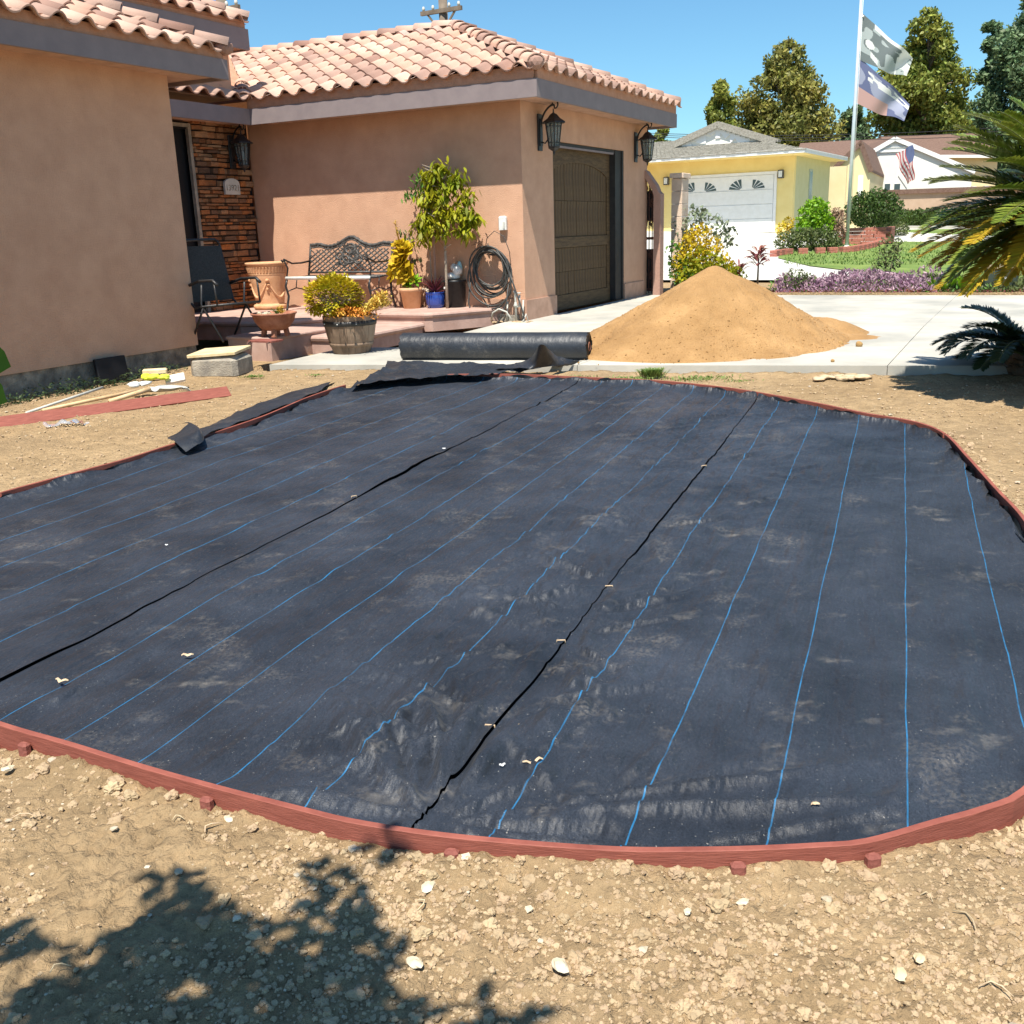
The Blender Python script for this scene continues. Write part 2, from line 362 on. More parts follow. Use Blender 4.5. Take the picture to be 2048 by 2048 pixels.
def fabric_mat(lines=True):
    m=bpy.data.materials.new('woven_fabric' if lines else 'plain_woven_fabric'); m.use_nodes=True; nt=m.node_tree; N=nt.nodes; L=nt.links; b=N['Principled BSDF']
    b.inputs['Roughness'].default_value=.46; b.inputs['Specular IOR Level'].default_value=.42; b.inputs['Sheen Weight'].default_value=.03
    uv=N.new('ShaderNodeTexCoord').outputs['UV']; ob=N.new('ShaderNodeTexCoord').outputs['Object']
    def noise(s,d=6,r=.6,src=None,st=None):
        n=N.new('ShaderNodeTexNoise'); n.inputs['Scale'].default_value=s; n.inputs['Detail'].default_value=d; n.inputs['Roughness'].default_value=r
        src=src or ob
        if st:
            mp=N.new('ShaderNodeMapping'); mp.inputs['Scale'].default_value=st; L.new(src,mp.inputs[0]); src=mp.outputs[0]
        L.new(src,n.inputs['Vector']); return n.outputs[0]
    def ramp(src,p0,p1,c0=(0,0,0),c1=(1,1,1)):
        c=N.new('ShaderNodeValToRGB'); e=c.color_ramp.elements; e[0].position=p0; e[1].position=p1; e[0].color=tuple(c0)+(1,); e[1].color=tuple(c1)+(1,); L.new(src,c.inputs[0]); return c.outputs[0]
    def math_(op,a,bb=None):
        x=N.new('ShaderNodeMath'); x.operation=op
        for i,q in enumerate((a,bb)):
            if q is None: continue
            if isinstance(q,(int,float)): x.inputs[i].default_value=q
            else: L.new(q,x.inputs[i])
        return x.outputs[0]
    def mix(f,a,bb):
        x=N.new('ShaderNodeMixRGB')
        if isinstance(f,float): x.inputs[0].default_value=f
        else: L.new(f,x.inputs[0])
        for k,q in ((1,a),(2,bb)):
            if isinstance(q,tuple): x.inputs[k].default_value=q+(1,)
            else: L.new(q,x.inputs[k])
        return x.outputs[0]
    base=ramp(noise(1.7,6,.66),.3,.7,((.010,.0125,.0175) if lines else (.007,.009,.013)),((.034,.041,.055) if lines else (.022,.027,.036))); grain=ramp(noise(230,2,.6),.3,.7,(.55,.55,.55),(1.5,1.5,1.5)); gm=N.new('ShaderNodeMixRGB'); gm.blend_type='MULTIPLY'; gm.inputs[0].default_value=1; L.new(base,gm.inputs[1]); L.new(grain,gm.inputs[2]); base=gm.outputs[0]
    dust=math_('MULTIPLY',ramp(noise(3.2,6,.68),.56,.72),ramp(noise(70,2,.5),.4,.6))
    c=mix(math_('MULTIPLY',dust,.34),base,(.25,.22,.18))
    blot=math_('MULTIPLY',ramp(noise(3.1,5,.6,None,(1.,1.8,1)),.62,.78),ramp(noise(28,3),.35,.65)); c=mix(math_('MULTIPLY',blot,.42),c,(.36,.32,.26))
    spk=ramp(noise(150,1,.5),.745,.78); c=mix(math_('MULTIPLY',spk,.4),c,(.55,.52,.46))
    if lines:
        sx=N.new('ShaderNodeSeparateXYZ'); L.new(uv,sx.inputs[0])
        wob=math_('MULTIPLY',math_('SUBTRACT',noise(1.1,2,.5),.5),.09)
        t=math_('ADD',sx.outputs[0],wob); fr=math_('ABSOLUTE',math_('SUBTRACT',math_('FRACT',math_('ADD',t,.5)),.5))
        ln=math_('LESS_THAN',fr,.0068); fade=ramp(noise(9,4,.7),.3,.6,(.2,.2,.2),(.85,.85,.85))
        c=mix(math_('MULTIPLY',ln,fade),c,(.02,.17,.36))
    L.new(c,b.inputs['Base Color'])
    wv=N.new('ShaderNodeTexNoise'); wv.inputs['Scale'].default_value=420; L.new(ob,wv.inputs['Vector'])
    wr=noise(7,3,.5,None,(1.8,.7,1)); wr2=noise(26,3,.55,None,(1.5,.8,1)); h=math_('ADD',math_('MULTIPLY',wv.outputs[0],.06),math_('ADD',math_('MULTIPLY',wr,.9),math_('MULTIPLY',wr2,.22)))
    sk=noise(2.2,2,.45,uv,(1.5,.7,1)); sk2=noise(5.,2,.5,uv,(1.6,1.,1)); h=math_('ADD',h,math_('ADD',math_('MULTIPLY',sk,2.6),math_('MULTIPLY',sk2,.8)))
    bp=N.new('ShaderNodeBump'); bp.inputs['Strength'].default_value=.62 if lines else .30; bp.inputs['Distance'].default_value=.04
    if not lines: b.inputs['Roughness'].default_value=.48; b.inputs['Specular IOR Level'].default_value=.55
    L.new(h,bp.inputs['Height']); L.new(bp.outputs[0],b.inputs['Normal'])
    return m
M['fabric']=fabric_mat(); M['fabric_plain']=fabric_mat(False)
def tile_mat(shift=0.):
    m=mat('clay_roof_tile',(.45,.30,.238),(.58,.42,.345),1.3,.85,.35,50,contrast=(.3,.7),bdist=.005)
    nt=m.node_tree; N=nt.nodes; L=nt.links; b=N['Principled BSDF']
    oi=N.new('ShaderNodeObjectInfo'); cr=N.new('ShaderNodeValToRGB'); e=cr.color_ramp.elements
    cr.color_ramp.interpolation='LINEAR'
    e[0].position=0; e[0].color=(.56,.44,.40,1); e[1].position=1; e[1].color=(1.22,1.18,1.12,1)
    for p,c in ((.12,(.70,.64,.62)),(.3,(.95,.9,.86)),(.5,(1.08,1.0,.93)),(.68,(1.02,.86,.76)),(.85,(1.16,1.14,1.10))):
        x=e.new(p); x.color=c+(1,)
    L.new(oi.outputs['Random'],cr.inputs[0])
    mx=N.new('ShaderNodeMixRGB'); mx.blend_type='MULTIPLY'; mx.inputs[0].default_value=1
    src=b.inputs['Base Color'].links[0].from_socket; L.new(src,mx.inputs[1]); L.new(cr.outputs[0],mx.inputs[2]); L.new(mx.outputs[0],b.inputs['Base Color'])
    return m
M['tile']=tile_mat()
M['tile_stuff']=mat('clay_roof_tile_field',(.45,.30,.238),(.58,.42,.345),1.3,.85,.35,50,island=.2)
def stone_mat():
    m=mat('ledge_stone',(.26,.17,.11),(.42,.27,.16),5,.95,.6,40,c3=(.34,.21,.12)); nt=m.node_tree; N=nt.nodes; L=nt.links; b=N['Principled BSDF']
    oi=N.new('ShaderNodeObjectInfo'); cr=N.new('ShaderNodeValToRGB'); e=cr.color_ramp.elements
    e[0].color=(.30,.28,.30,1); e[1].position=1; e[1].color=(1.35,1.3,1.2,1)
    for p,c in ((.15,(.55,.5,.5)),(.3,(1.25,.72,.38)),(.5,(.95,.9,.85)),(.65,(1.35,.8,.42)),(.8,(.7,.48,.36))): x=e.new(p); x.color=c+(1,)
    L.new(oi.outputs['Random'],cr.inputs[0]); mx=N.new('ShaderNodeMixRGB'); mx.blend_type='MULTIPLY'; mx.inputs[0].default_value=1
    src=b.inputs['Base Color'].links[0].from_socket; L.new(src,mx.inputs[1]); L.new(cr.outputs[0],mx.inputs[2]); L.new(mx.outputs[0],b.inputs['Base Color']); return m
M['stone']=stone_mat()

# ------------------------------------------------------------------ outline of the fabric bed
def catmull(P,closed=True,step=.04):
    out=[];n=len(P)
    for i in range(n if closed else n-1):
        a,b,c,d=(P[(i-1)%n],P[i],P[(i+1)%n],P[(i+2)%n]) if closed else (P[max(i-1,0)],P[i],P[i+1],P[min(i+2,n-1)])
        k=max(2,int((c-b).length/step))
        for j in range(k):
            t=j/k; out.append(.5*((2*b)+(c-a)*t+(2*a-5*b+4*c-d)*t*t+(-a+3*b-3*c+d)*t**3))
    if not closed: out.append(P[-1])
    return out
BT=-.13                                            # top of the edging boards
_bp=[(1007,747.5),(1155,753),(1310,760),(1427,771),(1517,784),(1617,802),(1726,824),(1828,842),(1889,866),(1936,913),(1998,982),(2052,1042),(2122,1170),(2152,1330),(2125,1480),(2048,1578),(1970,1613),(1870,1641),(1735,1679),(1635,1688),(1507,1694),(1400,1696),(1232,1695),(979,1677),(823,1660),(700,1640),(624,1622),(449,1577),(283,1531),(141,1487),(0,1446),(-140,1392),(-300,1270),(-290,1130),(-130,1035),(0,985),(151,944),(242,920),(336,890),(404,872),(520,834),(618,793),(685,771),(760,755),(864,749)]
BED=[G(x,y,BT) for x,y in _bp]
OUT=catmull(BED)                                    # closed, world xy, ordered
OUTA=np.array([(p.x,p.y) for p in OUT])
def inside(x,y,poly=OUTA):
    x=np.asarray(x,float); y=np.asarray(y,float); res=np.zeros(x.shape,bool); n=len(poly)
    for i in range(n):
        x1,y1=poly[i]; x2,y2=poly[(i+1)%n]
        c=((y1>y)!=(y2>y)); 
        with np.errstate(divide='ignore',invalid='ignore'):
            res^= c&(x<(x2-x1)*(y-y1)/((y2-y1) if y2!=y1 else 1e-9)+x1)
    return res
def dist_out(x,y,poly=OUTA):
    P=np.stack([np.ravel(x),np.ravel(y)],1); A=poly; 
    best=np.full(len(P),1e9); idx=np.zeros(len(P),int)
    for i in range(0,len(A)):
        d=(P[:,0]-A[i,0])**2+(P[:,1]-A[i,1])**2; m=d<best; best[m]=d[m]; idx[m]=i
    return np.sqrt(best).reshape(np.shape(x)),idx.reshape(np.shape(x))

# ------------------------------------------------------------------ ground
FE=[G(x,y,-.14) for x,y in ((543,731),(795,736),(1166,736.5),(1839,739),(2048,741))]   # front edge of the concrete
fe0,fe1=toH(FE[0]),toH(FE[-1])
def front_y(xl): return fe0.y+(fe1.y-fe0.y)*(xl-fe0.x)/(fe1.x-fe0.x)
def make_ground():
    xs=np.concatenate([np.linspace(-400,-40,14),np.linspace(-36,60,60),np.linspace(66,420,20)])
    ys=np.concatenate([np.linspace(-40,-2,8),np.linspace(0,90,70),np.linspace(96,600,24)])
    X,Y=np.meshgrid(xs,ys); Z=np.clip(.02*(Y-18.5),0,.55)-.06
    near=(Y<18)|((X-HC.x)*HU.x+(Y-HC.y)*HU.y<5); Z[near]=-.33
    V=np.stack([X.ravel(),Y.ravel(),Z.ravel()],1); nx,ny=len(xs),len(ys)
    i=np.arange(nx*ny).reshape(ny,nx); F=np.stack([i[:-1,:-1].ravel(),i[:-1,1:].ravel(),i[1:,1:].ravel(),i[1:,:-1].ravel()],1)
    o=np_mesh('ground',V,F,M['soil'],True); tag(o,kind='structure')
def make_soil():
    ny,nx=500,460
    y=np.concatenate([np.geomspace(1.1,13.2,ny)]); t=np.linspace(-1,1,nx)
    Y,T=np.meshgrid(y,t,indexing='ij'); X=T*(Y*.62+.9)
    Z=SOIL+.010*fbm(X*1.3,Y*1.3,3,1)+.006*fbm(X*6,Y*6,3,5)
    near=np.clip((4.2-Y)/1.6,0,1); 
    cr=np.clip(fbm(X*34,Y*34,3,9),-.6,1.2)
    Z+= (.0035+.005*near)*cr*(1+.6*fbm(X*2.1,Y*2.1,2,14))+.0042*near*np.clip(fbm(X*80,Y*80,2,19),-.5,1)
    ins=inside(X,Y); d,_=dist_out(X,Y)
    berm=np.exp(-(d/.12)**2)*(.018+.03*np.clip(vn(X*2.3,Y*2.3,23),0,1))+np.exp(-(d/.35)**2)*.010
    Z+=np.where(ins,0,berm*(.6+.5*vn(X*5,Y*5,21))*np.where(Y<4.5,1.,.9))
    Z=np.where(ins,-.262,Z); Z=np.where((~ins)&(d<.02),np.minimum(Z,-.15),Z)
    # keep clear of the concrete and deepen the strip below the left wing wall
    H=(X-HC.x)*HX.x+(Y-HC.y)*HX.y; V_=(X-HC.x)*HU.x+(Y-HC.y)*HU.y
    ds=front_y(H)-V_; Z+=np.where((ds>0)&(ds<.5)&(H>-1.0),.034*np.exp(-(ds/.16)**2)*(.8+.5*vn(X*4,Y*4,25)),0)
    slab=(V_>front_y(H)-.02)&(H>-1.45); Z=np.where(slab,-.34,Z)
    w=np.exp(-((H+2.25)/.26)**2)*.05; Z-=np.where(V_<-4.4,w,0)
    far=(V_>-5.15)&(H<=-1.45); Z=np.where(far&~slab,-.2,Z)
    V=np.stack([X.ravel(),Y.ravel(),Z.ravel()],1)
    i=np.arange(nx*ny).reshape(ny,nx); F=np.stack([i[:-1,:-1].ravel(),i[:-1,1:].ravel(),i[1:,1:].ravel(),i[1:,:-1].ravel()],1)
    o=np_mesh('soil_ground',V,F,M['soil'],True); tag(o,kind='structure')
    global SOILGRID; SOILGRID=(y,Z,nx)
make_ground(); make_soil()
def soil_z(x,y):
    ys,Z,nx=SOILGRID; i=np.clip(np.searchsorted(ys,y)-1,0,len(ys)-2); t=x/(y*.62+.9); j=np.clip(((t+1)/2*(nx-1)).astype(int) if hasattr(t,'astype') else int((t+1)/2*(nx-1)),0,nx-2)
    return Z[i,j]
def clod_field(name,n,smin,smax,region,mat_,label,sub=1,flat=.75,seed=3,sink=.35,maxz=None):
    g=np.random.default_rng(seed); xs=[];ys=[];tot=0
    while tot<n:
        x,y=region(g,n*2); m=(~inside(x,y)); x,y=x[m],y[m]
        d,_=dist_out(x,y); m=d>.028
        H=(x-HC.x)*HX.x+(y-HC.y)*HX.y; V_=(x-HC.x)*HU.x+(y-HC.y)*HU.y
        m&=~((V_>front_y(H)-.03)&(H>-1.5)); m&=H>-2.4; x,y=x[m],y[m]; xs.append(x); ys.append(y); tot+=len(x)
    x=np.concatenate(xs)[:n]; y=np.concatenate(ys)[:n]
    s=smin+(smax-smin)*g.random(n)**3.2
    z=np.array([soil_z(a,b) for a,b in zip(x,y)])
    bv=np.array(ICO[sub][0]); bf=np.array(ICO[sub][1]); k=len(bv)
    jit=1+g.uniform(-.24,.24,(n,k,1)) if sub==1 else 1+.30*np.sin(bv[None,:,0:1]*g.uniform(2,6,(n,1,1))+g.uniform(0,6,(n,1,1)))*np.cos(bv[None,:,1:2]*g.uniform(2,6,(n,1,1))+g.uniform(0,6,(n,1,1)))+g.uniform(-.13,.13,(n,k,1)); V=bv[None]*jit
    a=g.uniform(0,6.28,n); ca,sa=np.cos(a),np.sin(a); sx=g.uniform(.8,1.3,n)
    vx=V[...,0]*sx[:,None]; vy=V[...,1]; V2=np.stack([vx*ca[:,None]-vy*sa[:,None],vx*sa[:,None]+vy*ca[:,None],V[...,2]*flat],2)*s[:,None,None]
    V2+=np.stack([x,y,z+s*sink],1)[:,None,:]
    F=(bf[None]+np.arange(n)[:,None,None]*k).reshape(-1,3)
    o=np_mesh(name,V2.reshape(-1,3),F,mat_,False); tag(o,label,'soil' if 'soil' in name else 'stones',kind='stuff'); return o
def reg_near(g,n): 
    y=1.35+g.random(n)**1.2*2.3; x=(g.random(n)*2-1)*(y*.60+.25); return x,y
def reg_clump(g,n):
    x,y=reg_near(g,n*2); m=(fbm(x*2.2,y*2.2,3,301)+.25>g.uniform(-.6,.9,len(x))); return x[m],y[m]
def reg_edge(g,n):
    i=g.integers(0,len(OUTA),n); a=OUTA[i]; r=np.abs(g.normal(0,.09,n))+.03; t=g.uniform(0,6.28,n); return a[:,0]+r*np.cos(t),a[:,1]+r*np.sin(t)
def reg_far(g,n): 
    y=3.4+g.random(n)*8.5; x=(g.random(n)*2-1)*(y*.58+.4); return x,y
clod_field('soil_crumbs',12000,.0025,.0085,reg_clump,M['clod'],'fine tan soil crumbs in front of the red edging board',2,.75,seed=3,sink=.1)
clod_field('soil_clods',1000,.006,.018,reg_clump,M['clod'],'crumbly tan soil clods in front of the red edging board',3,.7,seed=4,sink=.05)
clod_field('soil_clods_by_board',1000,.005,.022,reg_edge,M['clod'],'larger lumps of soil heaped against the red edging board',3,.8,seed=5,sink=.2)
clod_field('soil_crumbs_far',4500,.004,.015,reg_far,M['clod'],'scattered soil crumbs on the bare ground beyond the fabric',1,seed=8)
clod_field('pale_stone_chips',90,.004,.016,reg_near,M['palestone'],'small pale stone chips strewn over the near soil',1,.45,seed=9,sink=.5)
clod_field('pale_stone_chips_far',150,.006,.02,reg_far,M['palestone'],'small pale stone chips strewn over the far bare soil',1,.45,seed=12,sink=.5)
# twigs and straw lying on the soil
def straw():
    mb=MB()
    for px,py,L,a in ((20,1638,.07,.25),(410,1664,.05,1.1),(345,1640,.03,.4),(835,1800,.035,-1.2),(1840,1790,.03,-.6),(1905,1820,.07,-1.1),(1960,1970,.06,-.4),(100,1945,.04,.7)):
        p=G(px,py,SOIL+.02); d=Vector((math.cos(a),math.sin(a),0)); q=[p+d*L*t+Vector((0,0,.004*math.sin(t*3)))+Vector((-d.y,d.x,0))*.015*math.sin(t*4) for t in (0,.33,.66,1)]
        mb.tube(q,[.0012,.0022,.0018,.0008],4)
    tag(mb.build('dry_straw',M['leafdry']),'bits of dry straw lying on the near soil','straw',kind='stuff')
straw()

# ------------------------------------------------------------------ weed barrier fabric
FZ=-.19; FA=R(21.2); FD=Vector((math.sin(FA),math.cos(FA),0)); FN=Vector((math.cos(FA),-math.sin(FA),0))
SEAM2,SEAM1=-1.073,-2.90
pe=[(864,762),(1007,758),(1155,763),(1310,773),(1427,790),(1517,806),(1617,823),(1726,838),(1828,862),(1889,893),(1936,940),(1990,1010),(2048,1075)]
def fab_poly():
    P=[]
    n=len(OUTA)
    for i in range(n):
        p=OUTA[i]; q0=OUTA[i-2]; q1=OUTA[(i+2)%n]; d=q1-q0; d/=np.hypot(*d)+1e-9; nn=np.array([d[1],-d[0]])
        # outline runs clockwise seen from above -> inward normal is nn
        far=np.clip((p[1]-3.9)/1.2,0,1); s=i*.04
        ins=far*(.035+.03*(vn(s*4.,1.3,3)+1)*.5+.022*vn(s*13,2.1,6))
        P.append(p+nn*ins)
    return np.array(P)
FP=fab_poly()
_c=OUTA.mean(0)
if np.hypot(*(FP[5]-_c))>np.hypot(*(OUTA[5]-_c)): FP=2*OUTA-FP
PIN=[]
for _px,_py in ((1408,932),(1300,1060),(1218,1173),(1165,1235),(1122,1282),(980,1452),(830,1652),(1480,830)):
    _w=G(_px,_py,FZ); PIN.append((_w.x*FN.x+_w.y*FN.y,_w.x*FD.x+_w.y*FD.y))
FOLDS=[]; _g=random.Random(77)
for k,(a,b) in enumerate(PIN):
    n=12 if k!=6 else 16
    for i in range(n):
        side=-1 if _g.random()<.72 else 1
        ang=R(_g.uniform(8,75)) if k!=6 else R(_g.uniform(3,48)); fwd=1 if (_g.random()<.6 or k==6) else -1
        L=_g.uniform(.16,.55) *1.7 if k!=6 else _g.uniform(.4,1.1)
        s0=_g.uniform(.02,.10); FOLDS.append((a+side*math.sin(ang)*s0,b+fwd*math.cos(ang)*s0,side*math.sin(ang),fwd*math.cos(ang),L,_g.uniform(.013,.030),_g.uniform(.007,.017),_g.uniform(-.5,.5)))
for i in range(46):   # loose folds running with the cloth
    q_=_g.uniform(-3.6,1.3); r_=_g.uniform(1.9,8.8); an=R(_g.gauss(0,22)); FOLDS.append((q_,r_,math.sin(an),math.cos(an),_g.uniform(.3,1.0),_g.uniform(.018,.045),_g.uniform(.004,.012),_g.uniform(-.4,.4)))
for i in range(170):  # fine wrinkles that lean into the right seam
    r_=_g.uniform(2.2,8.6); dq=abs(_g.gauss(0,.42))+.03; sd=-1 if _g.random()<.68 else 1; an=R(sd*_g.uniform(8,48)*(-1 if _g.random()<.25 else 1)); FOLDS.append((SEAM2+sd*dq,r_,math.sin(an),math.cos(an),_g.uniform(.14,.5),_g.uniform(.010,.022),_g.uniform(.003,.008),_g.uniform(-.5,.5)))
for i in range(120):  # faint wrinkles all over
    q_=_g.uniform(-4,2.4); r_=_g.uniform(2.0,9.2); an=R(_g.gauss(8,26)); FOLDS.append((q_,r_,math.sin(an),math.cos(an),_g.uniform(.2,.7),_g.uniform(.014,.03),_g.uniform(.002,.006),_g.uniform(-.5,.5)))
for i in range(170):  # long thin creases running with the weave
    q_=_g.uniform(-3.4,2.2); r_=_g.uniform(1.9,8.2); an=R(_g.gauss(6,15)); FOLDS.append((q_,r_,math.sin(an),math.cos(an),_g.uniform(.4,1.3),_g.uniform(.013,.022),_g.uniform(.004,.009),_g.uniform(-.25,.25)))
for i in range(30):   # folds either side of the left seam
    r_=_g.uniform(2.6,9.5); an=R(_g.gauss(0,14)); FOLDS.append((SEAM1+_g.gauss(.12,.14),r_,math.sin(an),math.cos(an),_g.uniform(.3,.9),_g.uniform(.015,.03),_g.uniform(.004,.010),_g.uniform(-.3,.3)))
for i in range(34):   # bunching at the far middle
    q_=_g.uniform(-1.6,.6); r_=_g.uniform(6.3,9.3); an=R(_g.choice((-50,-35,60,20))+_g.gauss(0,12)); FOLDS.append((q_,r_,math.sin(an),math.cos(an),_g.uniform(.15,.45),_g.uniform(.014,.028),_g.uniform(.006,.016),_g.uniform(-.5,.5)))
for q_,r_,an,L,w,A in ((.0,2.35,24,.75,.02,.016),(.35,2.75,20,.5,.022,.014),(-.45,2.1,52,.75,.016,.016),(-.6,2.3,40,.6,.02,.014),(1.0,2.6,5,.5,.02,.012),(1.2,2.4,8,.4,.018,.012)): FOLDS.append((q_,r_,math.sin(R(an)),math.cos(R(an)),L,w,A,.2))
def folds_h(q,r):
    h=np.zeros(q.shape)
    for a,b,dx,dy,L,w,A,cv in FOLDS:
        m=(np.abs(q-a)<L+.1)&(np.abs(r-b)<L+.1)
        if not m.any(): continue
        X_=q[m]-a; Y_=r[m]-b; t=X_*dx+Y_*dy; s=X_*dy-Y_*dx-cv*t*t/ max(L,.01)*.35
        tt=np.clip(t/L,0,1); env=np.where((t>0)&(t<L),np.sin(np.pi*tt)**.6*(1-tt*.5),0); ww=w*(.6+.9*tt)
        h[m]+=1.15*A*env*(np.exp(-(s/ww)**2)-.45*np.exp(-((s-1.7*ww)/ww)**2))
    return h
def fab_h(q,r,x,y,nearedge):
    h=.007*fbm(q*1.6,r*1.6,3,31)+.007*fbm(q*6.5,r*1.5,3,33)*(.5+.8*np.clip(vn(q*.9,r*.7,40)+.4,0,1))
    d2=np.abs(q-SEAM2); side=np.sign(q-SEAM2)
    k=np.exp(-d2/.30); fold=1-np.abs(vn((r*7+d2*3.5),d2*2.4+5,44)); h+=k*.008*(fold**3)*(1+.8*vn(r*1.3,3.3,50))
    d1=np.abs(q-SEAM1); h+=np.exp(-d1/.18)*.006*vn(r*3+d1*4,q*5,47)
    # pucker that fans out of the near end of the second seam
    r0,q0=2.05,SEAM2+.05; dr,dq=r-r0,q-q0; rad=np.hypot(dr,dq); ang=np.arctan2(dq,dr)
    fan=np.exp(-((rad-.55)/.55)**2)*(1-np.abs(vn(ang*5.5,rad*.9,52)))**3; h+=.040*fan*np.where(rad>.05,1,0)
    # cross wrinkles at the far right
    k3=np.exp(-((r-6.3)/1.2)**2)*np.exp(-((q+.35)/.9)**2); h+=.010*k3*(1-np.abs(vn(q*9+r*3,r*5-q*2,55)))**2
    return h+folds_h(q,r)*(1-.9*np.exp(-(d2/.05)**2))+nearedge
def strip(q0,q1,off,sp,label,seam_lo,seam_hi):
    qs=[q0]
    while qs[-1]<q1: qs.append(qs[-1]+(.0085 if abs(qs[-1]-SEAM2)<.62 else (.017 if qs[-1]>-4 else .03)))
    qs=np.array(qs); qs[-1]=q1; rs=np.concatenate([np.arange(1.2,5.0,.0115),np.arange(5.0,11.6,.026)])
    Q,Rr=np.meshgrid(qs,rs)
    Qw=Q.copy(); 
    # wavy seam gap
    gap=np.clip((.0006 if q0>-2 else .0015)+(.0042 if q0>-2 else .010)*vn(Rr*1.3,2.2,60),.0004,.03)
    if seam_lo: Qw+=np.where(np.isclose(Q,q0),gap,0)
    X=Qw*FN.x+Rr*FD.x; Y=Qw*FN.y+Rr*FD.y
    ins=inside(X,Y,FP); d,idx=dist_out(X,Y,FP)
    face=(ins[:-1,:-1]|ins[:-1,1:]|ins[1:,:-1]|ins[1:,1:])
    X=np.where(ins,X,FP[idx][...,0]); Y=np.where(ins,Y,FP[idx][...,1])
    dd=np.where(ins,d,0)
    farm=np.clip((Y-3.9)/1.2,0,1)
    lift=np.exp(-dd/.035)*(.012+.030*farm*(1+.8*vn(X*6,Y*6,71)))+ (1-farm)*np.exp(-dd/.03)*.004
    Z=FZ+fab_h(Q,Rr,X,Y,lift)
    if seam_lo: Z-=np.exp(-(Q-q0)/.03)*.002
    if seam_hi: Z+=np.exp(-(q1-Q)/.03)*((.0025+.003*vn(Rr*2,1.,64)) if q1>-2 else (.001+.012*np.clip(vn(Rr*.9,1.,64),0,1)))
    V=np.stack([X.ravel(),Y.ravel(),Z.ravel()],1); ny,nx=Q.shape; i=np.arange(nx*ny).reshape(ny,nx)
    F=np.stack([i[:-1,:-1].ravel(),i[:-1,1:].ravel(),i[1:,1:].ravel(),i[1:,:-1].ravel()],1)[face.ravel()]
    U=((X*FN.x+Y*FN.y).ravel()-off)/sp; Rv=Rr.ravel(); keep=np.unique(F); mp=-np.ones(len(V),int); mp[keep]=np.arange(len(keep)); F=mp[F]; V=V[keep]; U=U[keep]; Rv=Rv[keep]
    me=bpy.data.meshes.new('weed_barrier_sheet'); me.from_pydata(V.tolist(),[],F.tolist())
    uvl=me.uv_layers.new(name='UVMap'); li=np.zeros(len(me.loops),dtype=np.int32); me.loops.foreach_get('vertex_index',li)
    uvl.data.foreach_set('uv',np.stack([U[li],Rv[li]],1).astype(np.float32).ravel())
    me.polygons.foreach_set('use_smooth',np.ones(len(me.polygons),bool)); me.materials.append(M['fabric'])
    o=bpy.data.objects.new('weed_barrier_sheet',me); COL.objects.link(o)
    tag(o,label,'landscape fabric','black weed barrier sheets in the edged bed'); return o
strip(SEAM2,2.6,-.872,.33,'black landscape fabric sheet with blue lines filling the right of the bed',True,False)
strip(SEAM1,SEAM2-.004,-1.385,.317,'black landscape fabric sheet with blue lines along the middle of the bed',True,True)
strip(-7.4,SEAM1-.004,-3.21,.37,'black landscape fabric sheet with blue lines nearest the house wall',False,True)
# black sheet added below so seam gaps and bed edges look deeply shaded
def underlay():
    P=[Vector((p[0],p[1],0)) for p in OUTA[::2]]; mb=MB(); mb.prism([(p.x,p.y) for p in P],-.258,-.2165)
    o=mb.build('dark_gap_sheet',M['blackplastic']); tag(o,'black sheet added under the bed so seams and rough edges read as dark gaps','landscape fabric')
underlay()
# ragged, turned-up edge of the fabric on the far side
def ragged():
    V=[];F=[]; n=len(OUTA); b=None
    rows=[]
    for i in range(n):
        p=OUTA[i]; f=FP[i]
        if p[1]<4.3: rows.append(None); continue
        d=(f-p); L=np.hypot(*d)+1e-9; s=i*.04
        up=.03+.025*vn(s*5,7.7,81)+.018*vn(s*17,1.1,82)
        base=p+d/L*(L+.012); mid=p+d/L*(L*.55); top=p+d/L*(.012+.012*(vn(s*11,3.,84)+1))
        rows.append([(base[0],base[1],FZ+.012),(mid[0],mid[1],FZ+.3*up),(top[0],top[1],FZ+max(.004,up))])
    mb=MB(); mb.smooth=True
    for i in range(n):
        a,c=rows[i],rows[(i+1)%n]
        if a is None or c is None: continue
        for k in range(2): mb.add([a[k],c[k],c[k+1],a[k+1]],[(0,1,2,3)])
    o=mb.build('frayed_fabric_edge',M['blackplastic']); tag(o,'frayed black fabric edge curled up against the far edging board','fabric edge')
ragged()
for px,py,s_,lab in ((1120,1929,.021,'largest white stone chunk on the near soil'),(857,1772,.018,'upright white stone chip just below the front red board'),(830,1925,.016,'narrow pale chip left of the largest white chunk'),(1487,1804,.013,'small white stone on the crumbly soil at right'),(1135,1785,.016,'pale tan stone between board and largest white chunk'),(1375,1822,.010,'pale round stone on the near soil right of centre'),(1838,1915,.013,'flat pinkish flake at the far right of the near soil'),(1800,1948,.016,'broad tan bark flake on the crumbly soil at lower right'),(15,1537,.016,'pale oval stone by the left frame edge'),(458,1637,.016,'pale stone below the front left board')):
    p=G(px,py,SOIL+.018); mb=MB(); mb.ico((0,0,0),s_,2,.22,(1.25,.8,.42)); o=mb.build('stone_chip',M['palestone'] if 'tan' not in lab and 'pink' not in lab else M['leafdry'],loc=p); tag(o,lab,'stone')
